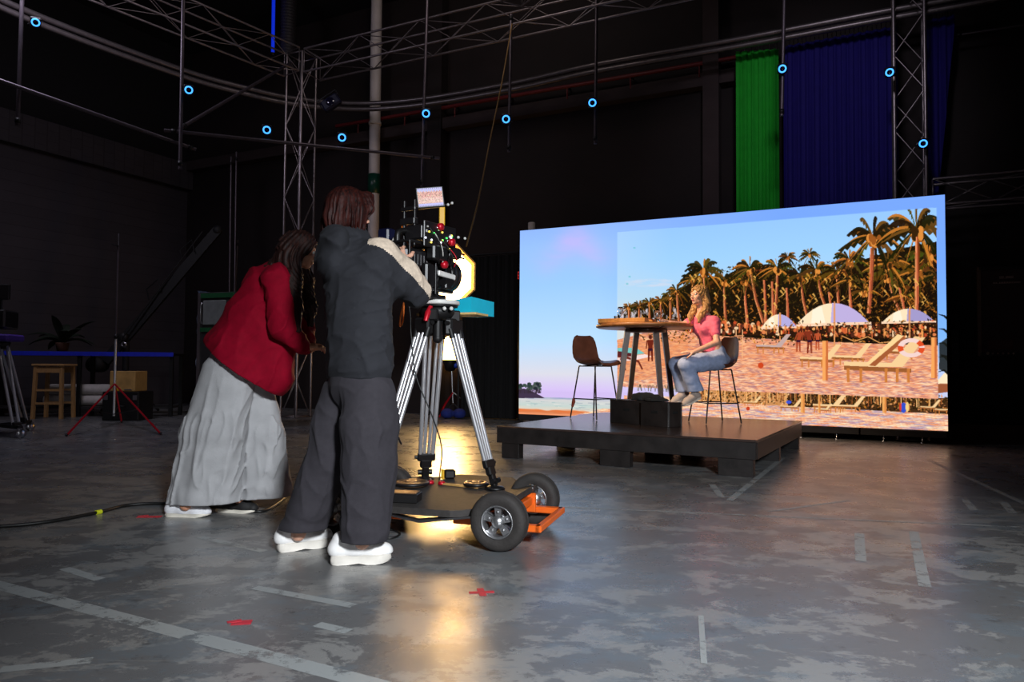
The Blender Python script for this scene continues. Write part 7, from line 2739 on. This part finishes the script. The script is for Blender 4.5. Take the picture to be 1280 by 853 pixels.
# rack wrapped in plastic with a green front
k0 = V((-4.75, 10.9, 0))
rk = thing('equipment_rack', 'tall equipment rack with green frame and plastic wrap behind the red shirt', 'rack', tuple(k0), -.35)
Rk = RZ(-.35)
rh = D(250, 366, 10.6).z
xl = on_z(D(247, 366, 10.6), 0)
base_ = xl + Rk @ V((.34, .32, 0))
rk.location = base_
m_greenp = mat('green painted frame', (24, 84, 46), .5)
MB().box(base_ + V((0, 0, rh / 2)), (.66, .62, rh - .004), Rk, bev=.008).build('cabinet', m_cab, rk)
for sx in (-.30, .30):
    MB().box(base_ + Rk @ V((sx, -.318, rh / 2)), (.05, .02, rh - .02), Rk).build('front_post', m_alu if sx < 0 else m_greenp, rk)
for zz, h_ in ((rh - .05, .07), (rh - .55, .06)):
    MB().box(base_ + Rk @ V((0, -.318, zz)), (.55, .02, h_), Rk).build('front_rail', m_greenp, rk)
MB().box(base_ + Rk @ V((-.02, -.320, rh - .30)), (.42, .02, .36), Rk, bev=.01).build('grey_panel', mat('grey panel', (120, 124, 122), .5), rk)
MB().tube([base_ + Rk @ V((-.24, -.335, rh - .16)), base_ + Rk @ V((-.24, -.36, rh - .2)), base_ + Rk @ V((-.24, -.36, rh - .42)), base_ + Rk @ V((-.24, -.335, rh - .46))], .012, 6).build('handle', m_steel, rk)
m_film = mat('crinkled plastic film', (120, 128, 150), .18, spec=.7, var=.25, vscale=14, bump=.9, bscale=22)
rows = []
for j in range(40):
    rows.append([base_ + Rk @ V((-.338 - .012 * math.sin(j * 1.3 + i * .9) - .014 * math.sin(i * 2.1 + j * .5), -.31 + .66 * i / 24, .25 + (rh - .22) * j / 39)) for i in range(25)])
MB().grid(rows).build('plastic_wrap', m_film, rk)

# ------------------------------------------------------------------ things lying on the floor
def floor_cable(name, label, pts, r, m, bits=None):
    t = thing(name, label, 'cable', tuple(on_z(G(*pts[0]), 0)), 0, 'black cables on the floor')
    cp_ = catmull([on_z(G(*p), r + .001) for p in pts], 8)
    MB().tube(cp_, r, 7).build('cord', m, t)
    if bits:
        for p in bits:
            q_ = on_z(G(*p), r + .001)
            i = min(range(len(cp_)), key=lambda i: (cp_[i] - q_).length)
            dd_ = (cp_[min(i + 1, len(cp_) - 1)] - cp_[max(i - 1, 0)]).normalized()
            MB().cyl(cp_[i] - dd_ * .018, cp_[i] + dd_ * .018, r + .004, n=10).build('tape_band', mat('neon yellow tape', (220, 230, 40), .5, var=0), t)
    return t


floor_cable('floor_cable', 'thick black cable with yellow tape band on the floor at left', [(-40, 662), (0, 661), (60, 655), (123, 643), (160, 634), (205, 632), (262, 636), (300, 637)], .011, m_bcab, [(123, 643)])
floor_cable('floor_cable', 'black cable coming from under the left crew members to the dolly', [(305, 641), (330, 641), (352, 628), (368, 612), (385, 612), (402, 640), (410, 630)], .010, m_bcab)
floor_cable('floor_cable', 'thin black cable looping on the floor beside the right sneaker', [(478, 668), (490, 664), (500, 669), (492, 674), (478, 674), (468, 668)], .006, m_bcab)
m_rtape = mat('red gaffer tape', (200, 52, 66), .6, var=.15, vscale=30)
tc_ = on_z(G(602, 741), 0)
tx = thing('tape_mark', 'red tape cross on the floor in front of the dolly', 'tape mark', tuple(tc_), 0, 'red tape marks on the floor')
for a_, l_ in ((.15, .105), (1.75, .10)):
    MB().box(tc_ + V((0, 0, .0012 + (.0008 if a_ > 1 else 0))), (l_, .028, .001), RZ(a_)).build('tape_strip', m_rtape, tx)
t2 = on_z(G(302, 779), 0)
tz = thing('tape_mark', 'short red tape patch on the floor at lower left', 'tape mark', tuple(t2), 0, 'red tape marks on the floor')
MB().box(t2 + V((0, 0, .0012)), (.07, .045, .001), RZ(.2)).build('tape_strip', m_rtape, tz)
MB().box(t2 + V((-.03, .01, .0022)), (.05, .022, .001), RZ(.5)).build('tape_strip', m_rtape, tz)
t3 = on_z(G(205, 644), 0)
ty = thing('tape_mark', 'faded red tape by the heel of the white canvas shoe', 'tape mark', tuple(t3), 0, 'red tape marks on the floor')
MB().box(t3 + V((-.06, -.06, .0012)), (.14, .05, .001), RZ(.1)).build('tape_strip', m_rtape, ty)
MB().box(t3 + V((-.11, -.04, .0022)), (.06, .03, .001), RZ(.6)).build('tape_strip', m_rtape, ty)
# ------------------------------------------------------------------ light
wd = bpy.data.worlds.new('world'); SC.world = wd; wd.use_nodes = True
wd.node_tree.nodes['Background'].inputs['Color'].default_value = (0.55, 0.42, 0.5, 1)
wd.node_tree.nodes['Background'].inputs['Strength'].default_value = 0.045
# work light of the hall above the photographer
lamp('hall_light', 'SPOT', (1.5, -1.6, 2.7), (0.55, 3.3, 0.1), 2000, (0.90, 0.95, 1.0), 0.3, 61, 0.8)
# warm key for the stage, from the rig on the left
lamp('stage_key', 'SPOT', tuple(D(560, 60, 7.0)), tuple(V((C2.x - .4, C2.y, 1.35))), 1150, (1.0, 0.72, 0.46), 0.25, 26, 0.8)
# spot added to brighten the curtains, stands for no known fixture
lamp('curtain_fill', 'SPOT', (2.2, 5.0, 6.4), tuple(W(1010, 150, .8)), 260, (0.9, 0.85, 1.0), 0.3, 48, 0.9)
# unseen area fill added to lift the dark left corner
lamp('corner_fill', 'AREA', (-6.0, 8.5, 6.0), (-7.0, 12.5, 0.6), 75, (0.75, 0.72, 0.9), 1.2)
lamp('rear_fill', 'AREA', (-1.0, 9.0, 7.6), (-2.0, 14.5, 4.5), 30, (1.0, 0.88, 0.86), 1.5)  # weak fill added for the rear wall, column and rigging; no known lamp
SC.cycles.use_denoising = True
SC.cycles.max_bounces = 8
SC.cycles.sample_clamp_indirect = 6.0
